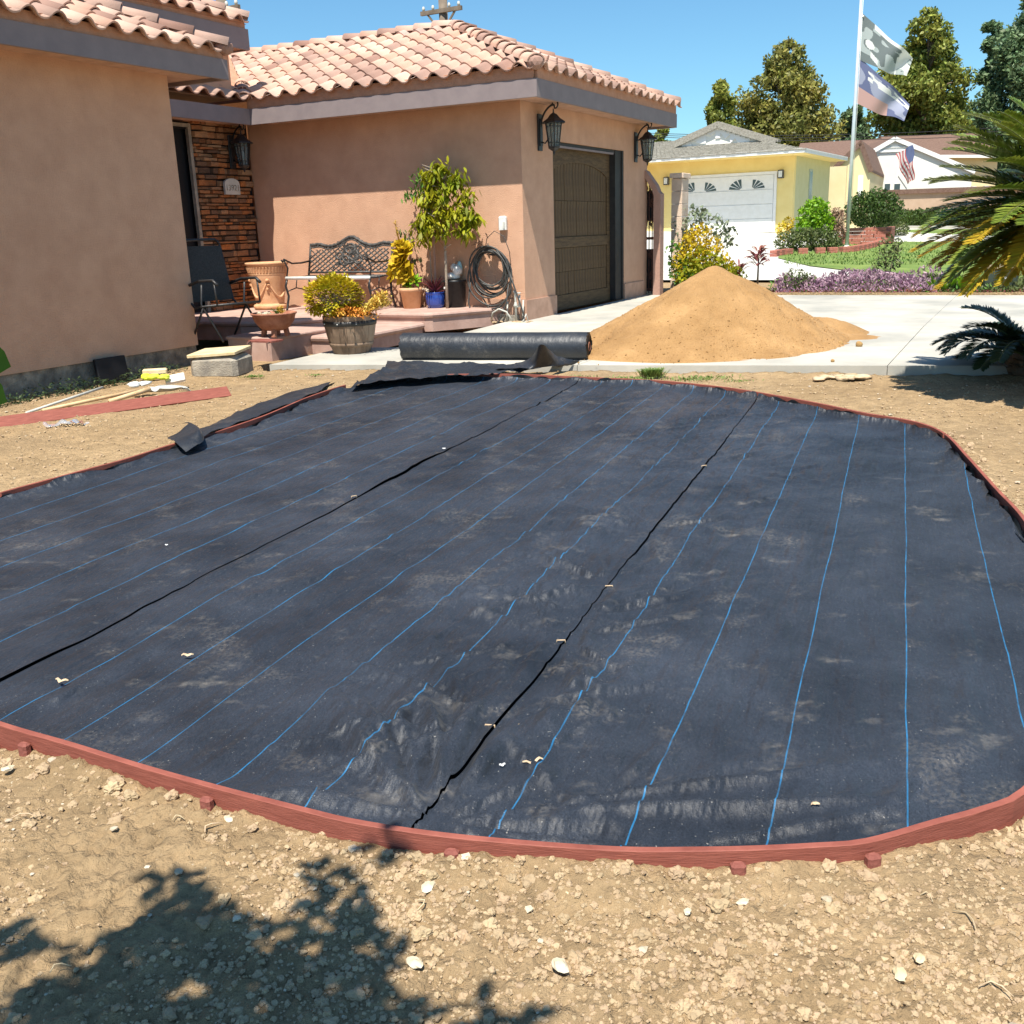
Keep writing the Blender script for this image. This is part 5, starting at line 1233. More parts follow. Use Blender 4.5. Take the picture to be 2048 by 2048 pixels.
# ------------------------------------------------------------------ roll of fabric
def roll():
    a=Gs(800,722); b=Gs(1172,722); Rr=.155; d=(b-a); d.z=0; d.normalize(); n=Vector((-d.y,d.x,0)); L=(b-a).length
    r=thing('fabric_roll','thick black roll of landscape fabric lying on the concrete','fabric roll',(a.x+n.x*Rr,a.y+n.y*Rr,SZ(toH(a).y)+.0),math.atan2(d.y,d.x))
    V=[];F=[];nn=40; ks=30
    mb=MB(); mb.smooth=True
    for i in range(ks+1):
        x=L*i/ks
        for j in range(nn):
            t=2*math.pi*j/nn; rr=Rr*(1+.01*math.sin(3*t+x*2)+.012*vn(x*3,t*1.3,90)+(.018*abs(vn(x*9,t*3,92)) if i<3 else 0)); V.append((x+(random.uniform(-.012,.012) if i in(0,ks) else 0),-0+rr*math.cos(t),Rr*.97+rr*math.sin(t)))
    for i in range(ks):
        for j in range(nn): F.append((i*nn+j,i*nn+(j+1)%nn,(i+1)*nn+(j+1)%nn,(i+1)*nn+j))
    mb.add(V,F); mb.build('roll',M['fabric_plain'],r)
    mb=MB()
    for x in (0.0,L):
        prev=None
        for k in range(8):
            rr=Rr*(1-.09*k); mb.lathe([(rr,0),(rr-.010,.004 if x==0 else -.004)],24,(0,0,0)) if False else None
        pts=[]
        for k in range(110): t=k*.42; rr=.05+(Rr-.055)*k/110; pts.append((x+(.004 if x>0 else -.004),rr*math.cos(t),Rr*.97+rr*math.sin(t)))
        mb.tube(pts,.0022,3)
        sgn=1 if x>0 else -1
        vs=[(x-sgn*.006,(Rr-.004)*math.cos(2*math.pi*j/24),Rr*.97+(Rr-.004)*math.sin(2*math.pi*j/24)) for j in range(24)]; mb.add(vs,[tuple(range(24))])
    mb.build('wound_end',M['blackplastic'],r)
    c=MB(); c.tube([(L-.05,0,Rr*.97),(L+.012,0,Rr*.97)],.05,16,False); c.tube([(L-.05,0,Rr*.97),(L+.010,0,Rr*.97)],.042,16,False); c.build('cardboard_core',M['terra_dark'],r)
    c=MB(); c.lathe([(0,0),(.042,0)],12); q=c.build('core_hollow',M['dark'],r,loc=(L+.003,0,Rr*.97)); q.rotation_euler=(0,math.pi/2,0)
    return r,a,b,d,n
rl,ra,rb,rd,rn=roll()
# unrolled flap and draped triangle
def drape(name,label,cps,nu,nv,amp,seed,m='fabric_plain'):
    """bilinear-ish patch through a grid of control points"""
    A=np.array([[list(p) for p in row] for row in cps],float); gu,gv=A.shape[0]-1,A.shape[1]-1; V=[];F=[]
    def cr(P,t,n):
        i=min(int(t*n),n-1); f=t*n-i; p=[P[max(0,min(n,i+k))] for k in (-1,0,1,2)]; return .5*((2*p[1])+(p[2]-p[0])*f+(2*p[0]-5*p[1]+4*p[2]-p[3])*f*f+(-p[0]+3*p[1]-3*p[2]+p[3])*f**3)
    for i in range(nu+1):
        row=[cr(A[:,j],i/nu,gu) for j in range(gv+1)]
        for j in range(nv+1):
            q=cr(row,j/nv,gv).copy(); q[2]+=amp*(fbm(q[0]*7,q[1]*7,3,seed)+.9*(1-abs(vn(q[0]*9+q[1]*4,q[1]*3,seed+3)))**3); V.append(q)
    for i in range(nu):
        for j in range(nv): k=i*(nv+1)+j; F.append((k,k+1,k+nv+2,k+nv+1))
    o=np_mesh(name,V,F,M[m],True); tag(o,label,'landscape fabric'); return o
s=-.135; e=.035
def gs(px,py,z): return G(px,py,z)
drape('fabric_flap','crumpled black fabric flap hanging from the roll over the far red board',[
 [gs(775,722,s+.03),gs(860,724,s+.05),gs(960,726,s+.04),gs(1060,728,s+.05),gs(1165,722,s+.03)],
 [gs(765,738,s+.02),gs(860,738,s+.02),gs(960,738,s+.02),gs(1050,736,s+.02),gs(1130,731,s+.015)],
 [gs(740,752,s-.01),gs(850,750,s),gs(940,747,s),gs(1020,742,s),gs(1080,737,s+.01)],
 [gs(700,772,s+.01),gs(800,760,s+.015),gs(900,752,s+.02),gs(980,748,s+.015),gs(1040,743,s+.0)]],50,90,.016,101)
t0=toH(G(1085,690,.1))
drape('fabric_fold','raised triangular fold of black fabric leaning on the roll',[
 [gs(1030,727,s+.05),gs(1060,716,s+.12),gs(1084,689,s+.30),gs(1112,712,s+.14),gs(1160,722,s+.06)],
 [gs(1010,733,s+.03),gs(1055,730,s+.06),gs(1084,722,s+.11),gs(1120,728,s+.06),gs(1150,728,s+.03)],
 [gs(990,739,s+.02),gs(1045,738,s+.03),gs(1080,736,s+.03),gs(1110,735,s+.03),gs(1140,731,s+.02)]],24,36,.010,111)
# tail of fabric lying outside the left board
drape('fabric_strip','loose strip of black fabric lying outside the left edging board',[
 [gs(640,783,BT+.0),gs(655,770,BT-.03),gs(670,762,BT-.05)],[gs(570,810,BT+.0),gs(560,800,BT-.02),gs(560,792,BT-.05)],[gs(490,842,BT+.0),gs(475,832,BT-.02),gs(475,825,BT-.05)],[gs(420,866,BT+.01),gs(415,858,BT-.0),gs(418,852,BT-.04)],[gs(395,878,BT+.01),gs(398,868,BT+.01),gs(400,860,BT-.03)]],40,10,.010,121)
drape('fabric_end','twisted end of black fabric folded over the left edging board',[
 [gs(334,876,BT-.02),gs(350,885,BT+.02),gs(372,905,BT-.03)],[gs(360,862,BT+.03),gs(378,872,BT+.05),gs(392,892,BT+.0)],[gs(378,846,BT+.06),gs(398,858,BT+.08),gs(408,880,BT+.01)],[gs(362,847,BT+.05),gs(384,849,BT+.05),gs(402,860,BT+.03)]],20,14,.008,131)

# ------------------------------------------------------------------ sand pile
def pile():
    c=Vector((2.36,12.0,0)); sz=-.10; Rm=1.66; H=onY(1429,527,c.y).z-sz
    c.x=onY(1429,527,c.y).x
    nr,nt=150,260; V=[];F=[]
    r_=np.linspace(0,1,nr)[:,None]; t_=np.linspace(0,2*np.pi,nt,endpoint=False)[None,:]
    rad=Rm*(1+.05*np.sin(t_*2+.6)+.06*vn(np.cos(t_)*2+5,np.sin(t_)*2+5,141)); rad=rad*(1+.10*np.clip(-np.cos(t_),0,1)**3)
    X=r_*rad*np.cos(t_); Y=r_*rad*np.sin(t_); u=r_+0*t_
    prof=np.where(u<.05,1-u*u*6-.0,1.0-(u-.0)*1.0); prof=1-np.sqrt(u*u+.0012)*1.06+.012; prof=np.where(u>.8,prof*1.0+ (u-.8)**2*.7,prof)
    Z=H*np.clip(prof,0,1.02)+.034*fbm(X*1.9,Y*1.9,5,143,.58)*np.clip(u*3,0,1)+.010*fbm(np.cos(t_)*9+u*1.2,np.sin(t_)*9+u*1.2,3,145)*np.clip(u*2,0,1)+.008*fbm(X*22,Y*22,3,147)*np.clip(.3+u,0,1)
    Z=np.where(u>.985,-.02,np.maximum(Z,.0))
    V=np.stack([X.ravel(),Y.ravel(),Z.ravel()],1); 
    i=np.arange(nr*nt).reshape(nr,nt); j=np.roll(i,-1,1); F=np.stack([i[:-1].ravel(),j[:-1].ravel(),j[1:].ravel(),i[1:].ravel()],1)
    F=F[nt:]; F=np.concatenate([F,F[:0]])
    r=thing('sand_pile','big conical heap of orange tan sand on the driveway','sand pile',(c.x,c.y,sz),0)
    i1=i[1]; cap=[[i[0,0],i1[k],i1[(k+1)%nt],i1[(k+1)%nt]] for k in range(nt)]
    me=bpy.data.meshes.new('heap'); me.from_pydata(V.tolist(),[],F.tolist()+[[int(a[0]),int(a[1]),int(a[2])] for a in cap]); me.polygons.foreach_set('use_smooth',np.ones(len(me.polygons),bool)); me.materials.append(M['sand']); share('heap',me,r)
    # low toe of spilled sand to the right and left
    def lobe(cx,cy,rx,ry,h,sd):
        nr2,nt2=40,90; rr=np.linspace(0,1,nr2)[:,None]; tt=np.linspace(0,2*np.pi,nt2,endpoint=False)[None,:]; w=1+.16*vn(np.cos(tt)*2+sd,np.sin(tt)*2,sd)+.08*vn(np.cos(tt)*7+sd,np.sin(tt)*7,sd+1)
        X=cx+rr*w*rx*np.cos(tt); Y=cy+rr*w*ry*np.sin(tt); Z=h*(1-rr**1.6)+0*tt+.012*fbm(X*8,Y*8,3,sd)*(1-rr)+.004; Z=np.where(rr+0*tt>.97,-.02,Z)
        V=np.stack([X.ravel(),Y.ravel(),Z.ravel()],1); i=np.arange(nr2*nt2).reshape(nr2,nt2); j=np.roll(i,-1,1); F=np.stack([i[:-1].ravel(),j[:-1].ravel(),j[1:].ravel(),i[1:].ravel()],1)
        np_mesh('spilled_sand',V,F,M['sand'],True,r)
    lobe(1.32,.25,.70,.5,.26,151); lobe(1.55,-.15,.60,.40,.08,157); lobe(-1.25,-.1,.62,.5,.09,161)
    # crumbs
    g=np.random.default_rng(4); mb=MB()
    for k in range(2600):
        i_=int(nr*(.35+.645*g.random()**.5)); j_=int(g.integers(0,nt)); x,y,z=X[i_,j_],Y[i_,j_],Z[i_,j_]; s=.004+.012*g.random()**4
        mb.ico((x,y,z-s*.1),s,1,.2)
    ob=mb.build('sand_crumbs',M['sand'],r); ob['kind']='stuff'
    mb=MB()
    for k in range(420): 
        a=g.normal(0,.35); rr=1.8+abs(g.normal(0,.45)); s=.004+.012*g.random()**3; mb.ico((rr*math.cos(a),rr*math.sin(a)*.8,.0+s*.4),s,1,.25)
    for k in range(300):
        a=math.pi+g.normal(0,.5); rr=1.75+abs(g.normal(0,.3)); s=.004+.010*g.random()**3; mb.ico((rr*math.cos(a),rr*math.sin(a)*.8,.0+s*.4),s,1,.25)
    ob=mb.build('scattered_crumbs',M['sandclod'],r); ob['kind']='stuff'
pile()
for px,py,s,lab in ((1703,664,.05,'round sand clod sitting alone on the driveway right of the pile'),(1680,691,.035,'small sand clod at the right toe of the pile'),(1718,693,.038,'rightmost small sand clod beside the driveway joint'),(1665,724,.02,'tiny sand clod near the front edge of the concrete'),(1380,718,.028,'small sand lump on the concrete in front of the pile')):
    p=Gs(px,py); mb=MB(); mb.smooth=True; mb.ico((0,0,s*.6),s,2,.1); o=mb.build('sand_clod',M['sandclod'],loc=p); tag(o,lab,'clod')
# trash: crumpled rag and bottle
p=G(1640,745,SOIL+.02); r=thing('plastic_bottle','crushed clear plastic bottle lying on the soil next to a tan rag','bottle',(p.x,p.y,SOIL+.03),.5); mb=MB(); mb.lathe([(0,0),(.03,0),(.032,.04),(.027,.07),(.033,.10),(.03,.15),(.012,.18),(.012,.20),(0,.20)],12); o=mb.build('bottle_body',M['plastic'],r); o.rotation_euler=(0,math.pi/2,0)
p=G(1690,755,SOIL+.02); mb=MB(); mb.smooth=True
for i in range(16): mb.ico((random.gauss(0,.09),random.gauss(0,.04),random.uniform(.0,.015)),random.uniform(.03,.07),2,.38,(1.5,1,.30))
o=mb.build('crumpled_rag',M['leafdry'],loc=(p.x,p.y,SOIL+.02)); tag(o,'crumpled tan rag or paper on the soil by the driveway edge','rag')
# ------------------------------------------------------------------ utility box of weathered concrete with loose lid
p=G(440,745,SOIL); h=toH(p); r=thing('concrete_box','weathered concrete utility box with a loose pale lid by the left wing','utility box',toW((-2.32+.36,h.y+.62,SOIL)),-AZ+R(6))
cA=toH(G(385,752,SOIL)); cB=toH(G(492,752,SOIL)); cm=(toW(cA)+toW(cB))/2; r.location=(cm.x-.02,cm.y+.24,SOIL); r.rotation_euler=(0,0,R(-10))
wd=(toW(cB)-toW(cA)).length*.86; mb=MB(); mb.bbox((0,0,.11),(wd,.50,.22),.05); mb.build('body',M['concrete_dirty'],r)
mb=MB(); mb.bbox((0,0,0),(wd*1.0,.52,.035),.035); o=mb.build('lid',M['sand_ply'],r,loc=(-.02,.01,.25)); o.rotation_euler=(R(2),R(-3),R(3))
# red spare board and tools by the wing wall
a=G(5,845,SOIL+.04); b=G(458,783,SOIL+.04)
def plank(a,b,label,w=.16,t=.025,tilt=.35,ext0=.25):
    d=(b-a).normalized(); a=a-d*ext0; c=(a+b)/2; L=(b-a).length; r=thing('spare_board',label,'board',c,math.atan2(d.y,d.x)); mb=MB(); mb.bbox((0,0,0),(L,w,t),.003,Matrix.Rotation(tilt,3,'X')); mb.build('board_face',M['redwood'],r); return r
plank(a,b,'loose red edging board lying on the soil below the tools',.125,.022,.75)
def tool(label,a,b,head,m='woodhandle',rr=.017,name='garden_tool'):
    d=(b-a); L=d.length; ang=math.atan2(d.y,d.x); r=thing(name,label,'tool',a,ang); mb=MB(); dz=b.z-a.z; Lh=math.hypot(d.x,d.y)
    mb.tube([(0,0,0),(Lh*.5,0,dz*.5),(Lh,0,dz)],[rr*.95,rr,rr*1.1],8); mb.build('handle',M[m],r); head(r,Lh,dz)
def h_rake(r,L,dz):
    mb=MB(); mb.tube([(L,0,dz),(L+.14,0,dz-.01)],.014,6)
    for i in range(15): a=(i-7)*.09; mb.tube([(L+.12,0,dz),(L+.12+.30*math.cos(a),.36*math.sin(a),dz-.02),(L+.12+.36*math.cos(a),.40*math.sin(a),dz-.09)],.0035,4)
    mb.build('rake_head',M['potgrey'],r)
def h_shovel(r,L,dz):
    mb=MB(); V=[];n=8
    for i in range(n+1):
        for j in range(7):
            t=i/n; w=.11*(1 if t<.6 else math.sqrt(max(0,1-((t-.6)/.4)**2))+.02); y=(j-3)/3*w; V.append((L+.04+.30*t,y,dz-.03+.04*(y/.11)**2-.02*math.sin(t*3)))
    mb.smooth=True; mb.add(V,[(i*7+j,i*7+j+1,(i+1)*7+j+1,(i+1)*7+j) for i in range(n) for j in range(6)]); mb.build('blade',M['potgrey'],r)
zt=SOIL+.07
tool('garden rake with long tan wooden handle and fan of thin tines',G(85,821,zt),G(285,799-20,zt+.04),h_rake)
tool('shovel with a pale short wooden handle lying beside the rake',G(218,803,zt),G(300,778,zt+.06),h_shovel,'woodhandle',.022)
tool('dark handled grey and red tool lying in the wall shade',G(52,826,zt-.02),G(205,775,zt+.02),lambda r,L,dz:None,'potgrey',.013)
p=G(310,757,zt+.06); mb=MB(); mb.smooth=True
for i in range(7): mb.ico((random.gauss(0,.05),random.gauss(0,.03),random.uniform(0,.03)),random.uniform(.035,.06),2,.2,(1.3,.9,.5))
for k in range(4): mb.tube([(.03,.0,.01),(.10,-.03+.02*k,.012),(.14,-.035+.024*k,.0)],.011,6)
o=mb.build('work_glove',M['yellowglove'],loc=p); tag(o,'bright yellow green work glove on top of the tools','glove')
p=G(283,772,zt+.03); mb=MB(); mb.smooth=True
for i in range(6): mb.ico((random.gauss(0,.05),random.gauss(0,.03),random.uniform(0,.03)),random.uniform(.03,.05),2,.2,(1.4,.9,.5))
o=mb.build('work_glove',M['white_dirty'],loc=p); tag(o,'off white work glove beside the yellow one','glove')
p=G(350,757,zt+.04); mb=MB(); mb.bbox((0,0,.0),(.20,.13,.03),.01,Matrix.Rotation(.5,3,'X')@Matrix.Rotation(.3,3,'Z')); o=mb.build('paper_scrap',M['paperpale'],loc=p); tag(o,'pale pink stiff scrap leaning beside the gloves','scrap')
p=G(310,742,zt+.04); mb=MB(); mb.bbox((0,0,.0),(.26,.10,.05),.012,Matrix.Rotation(.2,3,'Z')); o=mb.build('wood_block',M['sand_ply'],loc=p); tag(o,'pale wood block behind the yellow glove','block')
p=onX(228,768,LX+.10); mb=MB(); mb.bbox((0,0,0),(.05,.42,.26),.008,Matrix.Rotation(-.12,3,'Y')); o=mb.build('slate_panel',M['dark'],loc=toW((LX+.09,p.y,SOIL+.13))); o.rotation_euler=(0,0,-AZ); tag(o,'black square panel leaning on the foundation in shade','panel')
mb=MB(); 
for i in range(1500):
    t=random.random(); q=toW((LX+.12+random.uniform(-.05,.26),-8.2+3.4*t,SOIL-.05+random.uniform(-.02,.16)*(.4+.6*abs(math.sin(t*9)))))
    a=random.uniform(0,6.28); mb.leaf(q,(math.cos(a),math.sin(a),random.uniform(-.2,1)),random.uniform(.04,.09),.02,.2,2)
o=mb.build('dark_debris',M['lf_palmdark']); tag(o,'dark leafy debris piled at the foot of the left wall','debris',kind='stuff')
# clear plastic bag in front of the red board
p=G(133,848,SOIL+.02); V=[];F=[];n=22
for i in range(n+1):
    for j in range(n+1):
        x=(i/n-.5)*.34; y=(j/n-.5)*.14; V.append((x,y,.012+.05*max(0,fbm(x*11,y*13,3,171))+.05*math.exp(-((x+.03)/.05)**2-(y/.05)**2)))
for i in range(n):
    for j in range(n): k=i*(n+1)+j; F.append((k,k+1,k+n+2,k+n+1))
o=np_mesh('plastic_bag',V,F,M['plastic'],False); o.location=(p.x,p.y,SOIL+.0); tag(o,'crumpled clear plastic bag on the soil in front of the loose red board','bag')
# ------------------------------------------------------------------ foliage helpers
def leafcloud(name,m,lobes,n,size,parent=None,seed=1,flat=1.,shell=.55,asp=.55,droop=0):
    """lobes: (x,y,z,rx,ry,rz). n rhombic leaf faces in shells of the lobes"""
    g=np.random.default_rng(seed); L=np.array(lobes,float); w=(L[:,3]*L[:,4]+L[:,4]*L[:,5]+L[:,3]*L[:,5]); w/=w.sum(); k=g.choice(len(L),n,p=w)
    d=g.normal(0,1,(n,3)); d/=np.linalg.norm(d,axis=1)[:,None]; rr=shell+(1.06-shell)*g.random(n)**.6
    bump=1+.14*np.sin(d[:,0]*7+k)*np.cos(d[:,2]*6+k*2)
    P=L[k,:3]+d*L[k,3:]*(rr*bump)[:,None]
    a=g.normal(0,1,(n,3))+d*.5; a[:,2]-=droop; a/=np.linalg.norm(a,axis=1)[:,None]; b=np.cross(a,g.normal(0,1,(n,3))+d*.8); b/=np.linalg.norm(b,axis=1)[:,None]+1e-9
    s=size*g.uniform(.6,1.3,n)[:,None]; V=np.stack([P-a*s,P+b*s*asp,P+a*s,P-b*s*asp],1).reshape(-1,3); F=np.arange(4*n).reshape(n,4)
    return np_mesh(name,V,F,m,False,parent)
def bush(name,label,cat,loc,lobes,m,n,size,seed=1,group=None,trunk=None,asp=.55,mt='bark'):
    r=thing(name,label,cat,loc,0,group); leafcloud('foliage',m,lobes,n,size,r,seed,asp=asp)
    mb=MB(); g=random.Random(seed)
    for l in lobes[:8]:
        mb.tube([(l[0]*.25,l[1]*.25,0),(l[0]*.6,l[1]*.6,l[2]*.6),(l[0],l[1],l[2])],[(trunk or .02),(trunk or .02)*.7,(trunk or .02)*.3],5)
    mb.build('stem',M[mt],r); return r
def big_tree(label,px,d,base_y_px,top_px,w_px,m,seed,shape='oval',dens=1.,name='tree'):
    """px: centre column; d: distance; top_px: top row; w_px: width of crown in pixels"""
    z0=.3; xc=onY(px,420,d).x; top=onY(px,top_px,d).z; wid=w_px/FPX*d; H=top-z0
    r=thing(name,label,'tree',(xc,d,z0),0,'trees behind the houses'); g=random.Random(seed); lobes=[]
    cb=H*.18; N=int(34*dens)
    for i in range(N):
        t=(i+.5)/N; z=cb+(H-cb)*t; 
        if shape=='oval': rad=wid*.5*math.sin(math.pi*min(1,(t*.86+.12)))**.7
        elif shape=='cone': rad=wid*.5*(1-t)**.6*(.5+.5*min(1,t*5))
        else: rad=wid*.5*(.65+.35*math.sin(math.pi*t))
        for k in range(3):
            a=g.uniform(0,6.28); q=rad*g.uniform(.2,.82); s=max(.42,rad*g.uniform(.20,.38)); lobes.append((q*math.cos(a),q*math.sin(a),z,s,s,s*g.uniform(.8,1.15)))
    n=int(30000*dens); leafcloud('crown',m,lobes,n,d*.0023,r,seed,shell=.15,asp=.5)
    mb=MB(); mb.tube([(0,0,-.3),(0,0,H*.3),(.1,0,H*.6),(0,0,H*.85)],[wid*.05,wid*.04,wid*.025,wid*.008],8)
    for l in lobes[::4]: mb.tube([(0,0,max(H*.2,l[2]-wid*.2)),(l[0]*.6,l[1]*.6,l[2]-.2),(l[0],l[1],l[2])],[wid*.016,wid*.01,wid*.004],5)
    mb.build('trunk',M['bark'],r); return r
big_tree('broad olive brown tree rising behind the yellow house roof',1560,78,300,85,205,M['lf_tree2'],3,'oval',1.1)
big_tree('small leafy green tree at the left end behind the yellow house',1437,74,300,168,75,M['lf_tree'],5,'oval',.5)
big_tree('tall dense tree directly behind the two flags',1832,84,300,22,185,M['lf_tree'],7,'oval',1.25)
big_tree('slim blue green tree between the flag tree and the right edge',1962,86,300,45,70,M['lf_tree3'],9,'col',.6)
big_tree('dark towering tree at the right edge behind the cycad',2040,82,300,-40,190,M['lf_tree3'],11,'oval',1.2)
big_tree('low grey green tree filling the gap behind the flagpole',1700,92,300,215,120,M['lf_tree3'],13,'oval',.5)
big_tree('distant low treetop beside the garage eave',1322,95,300,252,60,M['lf_tree'],15,'oval',.35)
big_tree('low bushy tree behind the brown roofed house',1930,96,300,205,200,M['lf_tree3'],17,'oval',.6)

# ------------------------------------------------------------------ neighbour ground
def sheet(name,pxs,z,m,up=.004,kind='structure'):
    P=[GT(x,y) for x,y in pxs]; mb=MB()
    # dense triangulated fan following the terrain
    bm=bmesh.new(); vs=[bm.verts.new(p) for p in P]; f=bm.faces.new(vs); bmesh.ops.triangulate(bm,faces=[f])
    for _ in range(4): bmesh.ops.subdivide_edges(bm,edges=bm.edges[:],cuts=1,use_grid_fill=False)
    for v in bm.verts: v.co.z=TZ(v.co)+z
    bmesh.ops.triangulate(bm,faces=bm.faces[:]); bmesh.ops.recalc_face_normals(bm,faces=bm.faces[:])
    me=bpy.data.meshes.new(name); bm.to_mesh(me); bm.free()
    if sum(p.normal.z for p in me.polygons)<0: me.flip_normals()
    me.materials.append(m); o=bpy.data.objects.new(name,me); COL.objects.link(o); tag(o,kind=kind); return o
sheet('neighbour_path',[(1290,560),(2300,560),(2300,455),(1900,452),(1700,452),(1290,455)],.0,M['white_drive'])
sheet('lawn',[(1556,517),(1620,533),(1720,545),(1850,557),(2300,580),(2300,458),(1860,459),(1745,462),(1700,480),(1560,505)],.02,M['lawn'])
def kerb_line():
    a=GT(1790,457); b=GT(2200,460); mb=MB(); mb.bar((a.x,a.y,a.z+.06),(b.x,b.y,b.z+.06),.25,.16); tag(mb.build('kerb',M['white_drive']),'pale concrete kerb along the far edge of the lawn','kerb')
kerb_line()
g=random.Random(2); mb=MB()
for i in range(5200):
    px=g.uniform(1570,2060); py=g.uniform(468,532)
    p=GT(px,py)
    if p.y<19: continue
    a=g.uniform(0,6.28); mb.leaf((p.x,p.y,p.z+.01),(math.cos(a)*.5,math.sin(a)*.5,1),.09,.03,.1,2)
tag(mb.build('grass',M['grassblade']),'short mown grass of the neighbouring lawn','grass',kind='stuff')

# purple ground cover along the far side of the driveway
def bed_strip():
    for k,(x0,x1,m,n,lab,h) in enumerate(((2.45,5.3,'lf_purple',6200,'purple heart ground cover along the far driveway edge',.46),(5.0,6.8,'lf_olive',3200,'low green ground cover between purple plants and cycad',.30),(6.6,12,'lf_purple',3600,'purple ground cover partly hidden behind the cycad',.40),(2.3,6.5,'lf_green',1500,'green leaves mixed through the purple plants',.26))):
        g=np.random.default_rng(20+k); x=g.uniform(x0,x1,n); y=5.22+g.random(n)*1.25; hh=h*(.35+.65*np.clip(vn(x*2.2,y*2.,181+k)*.5+.6,0,1))*np.clip((y-5.15)*3,.25,1)
        z=g.random(n)**.7*hh
        P=np.array([toW((a,b,0)) for a,b in zip(x,y)]); P[:,2]=z+.0
        a=g.normal(0,1,(n,3)); a[:,2]=abs(a[:,2])+.3; a/=np.linalg.norm(a,axis=1)[:,None]; b=np.cross(a,g.normal(0,1,(n,3))); b/=np.linalg.norm(b,axis=1)[:,None]; s=g.uniform(.03,.065,n)[:,None]
        V=np.stack([P-a*s*.6,P+b*s*.3,P+a*s,P-b*s*.3],1).reshape(-1,3)
        o=np_mesh('ground_cover',V,np.arange(4*n).reshape(n,4),M[m]); tag(o,lab,'ground cover',kind='stuff')
    n=2600; g=np.random.default_rng(31); x=g.uniform(2.3,12,n); y=5.16+g.random(n)*.3; P=np.array([toW((a,b,0)) for a,b in zip(x,y)]); P[:,2]=g.random(n)*.07
    a=g.normal(0,1,(n,3)); a[:,2]=abs(a[:,2]); a/=np.linalg.norm(a,axis=1)[:,None]; b=np.cross(a,g.normal(0,1,(n,3))); b/=np.linalg.norm(b,axis=1)[:,None]; s=g.uniform(.02,.045,n)[:,None]
    V=np.stack([P-a*s*.6,P+b*s*.3,P+a*s,P-b*s*.3],1).reshape(-1,3); o=np_mesh('edge_weeds',V,np.arange(4*n).reshape(n,4),M['lf_ti']); tag(o,'reddish low weeds spilling at the far driveway edge','weeds',kind='stuff')
bed_strip()
mb=MB(); mb.prism([(1.6,5.14),(28,5.14),(28,6.7),(1.6,6.7)],-.3,.03); o=mb.build('planting_bed',M['soil']); o.location=HC; o.rotation_euler=(0,0,-AZ); tag(o,kind='structure')
def at(px,py,yl,z=0.):
    """point in the bed: at house-frame depth yl, on image column px"""
    h=onA(px,py,yl); return toW((h.x,yl,z))
# yellow shrub and rose
def spiky(name,label,cat,loc,n,L,W,m,up=(.6,2.4),droop=.5,base=.03,seg=4,stem=0):
    r=thing(name,label,cat,loc); mb=MB()
    for i in range(n):
        a=random.uniform(0,6.28); mb.leaf((base*math.cos(a),base*math.sin(a),stem*random.uniform(.6,1)),(math.cos(a),math.sin(a),random.uniform(*up)),L*random.uniform(.7,1.1),W,droop,seg)
    mb.build('leaves',m,r)
    if stem: s=MB(); s.tube([(0,0,0),(.01,0,stem)],[.02,.014],6); s.build('stem',M['bark'],r)
    return r
p=at(1400,560,5.75); bush('golden_shrub','bright golden yellow shrub rising behind the sand pile','shrub',p,[(-.12,0,.75,.30,.3,.45),(.22,0,.60,.34,.3,.34),(-.02,0,1.02,.22,.22,.28),(.48,.0,.42,.24,.25,.26),(-.34,0,.5,.2,.25,.36),(.28,0,.9,.12,.12,.2),(-.25,0,1.0,.1,.1,.2)],M['lf_yellow'],1700,.040,41)
p=at(1405,570,5.6); bush('golden_underleaves','yellow green lower growth at the foot of the golden shrub','shrub',p,[(-.2,0,.3,.3,.3,.3),(.25,0,.32,.45,.3,.3),(.55,0,.25,.3,.3,.22),(0,0,.6,.35,.3,.25)],M['lf_citrus'],1700,.045,42)
p=at(1370,570,5.6); bush('green_undershrub','dark green leafy growth low beside the block column','shrub',p,[(0,0,.35,.3,.3,.35),(.2,0,.2,.35,.3,.25),(-.15,.1,.7,.2,.2,.3)],M['lf_green'],900,.045,43)
p=at(1378,570,6.25); r=bush('rose_bush','tall grey green rose bush between block column and golden shrub','shrub',p,[(0,0,1.35,.35,.3,.28),(.45,0,1.25,.35,.3,.22),(.75,.1,1.0,.25,.25,.2),(-.1,0,1.0,.22,.2,.35),(.25,0,1.5,.18,.2,.12)],M['lf_grey'],520,.05,45,trunk=.014)
spiky('ti_plant','tall dark red ti plant in front of the white driveway','plant',at(1515,560,6.0),46,.42,.055,M['lf_ti'],(.4,2.2),.6,.03,4,.75)
spiky('ti_plant','small red leaved plant right of the golden shrub','plant',at(1478,560,5.9),30,.30,.035,M['lf_ti'],(.5,3),.4,.03,4,.45)
spiky('agapanthus','green strappy plant right of the sand pile peak','plant',at(1492,575,5.6),60,.46,.05,M['lf_green'],(.4,2.),.8)
spiky('agapanthus','dark green strappy plant between sand pile and purple plants','plant',at(1545,575,5.5),50,.36,.045,M['lf_olive'],(.4,2.2),.7)
bush('small_shrub','soft grey green shrub beside the purple plants','shrub',at(1590,570,5.5),[(0,0,.25,.22,.2,.22),(.2,0,.2,.2,.2,.16)],M['lf_olive'],500,.03,47)
bush('leafy_sapling','thin leafy rose sapling standing before the lawn','shrub',at(1770,545,6.2),[(0,0,.75,.16,.16,.25),(.12,0,.55,.16,.15,.2),(-.1,0,.4,.14,.14,.2),(.2,0,.8,.1,.1,.12)],M['lf_olive'],420,.035,49,trunk=.012)
spiky('bromeliad','orange bromeliads among the purple ground cover','plant',at(1835,560,5.5),60,.24,.05,M['lf_orange'],(.2,1.4),.5,.1)
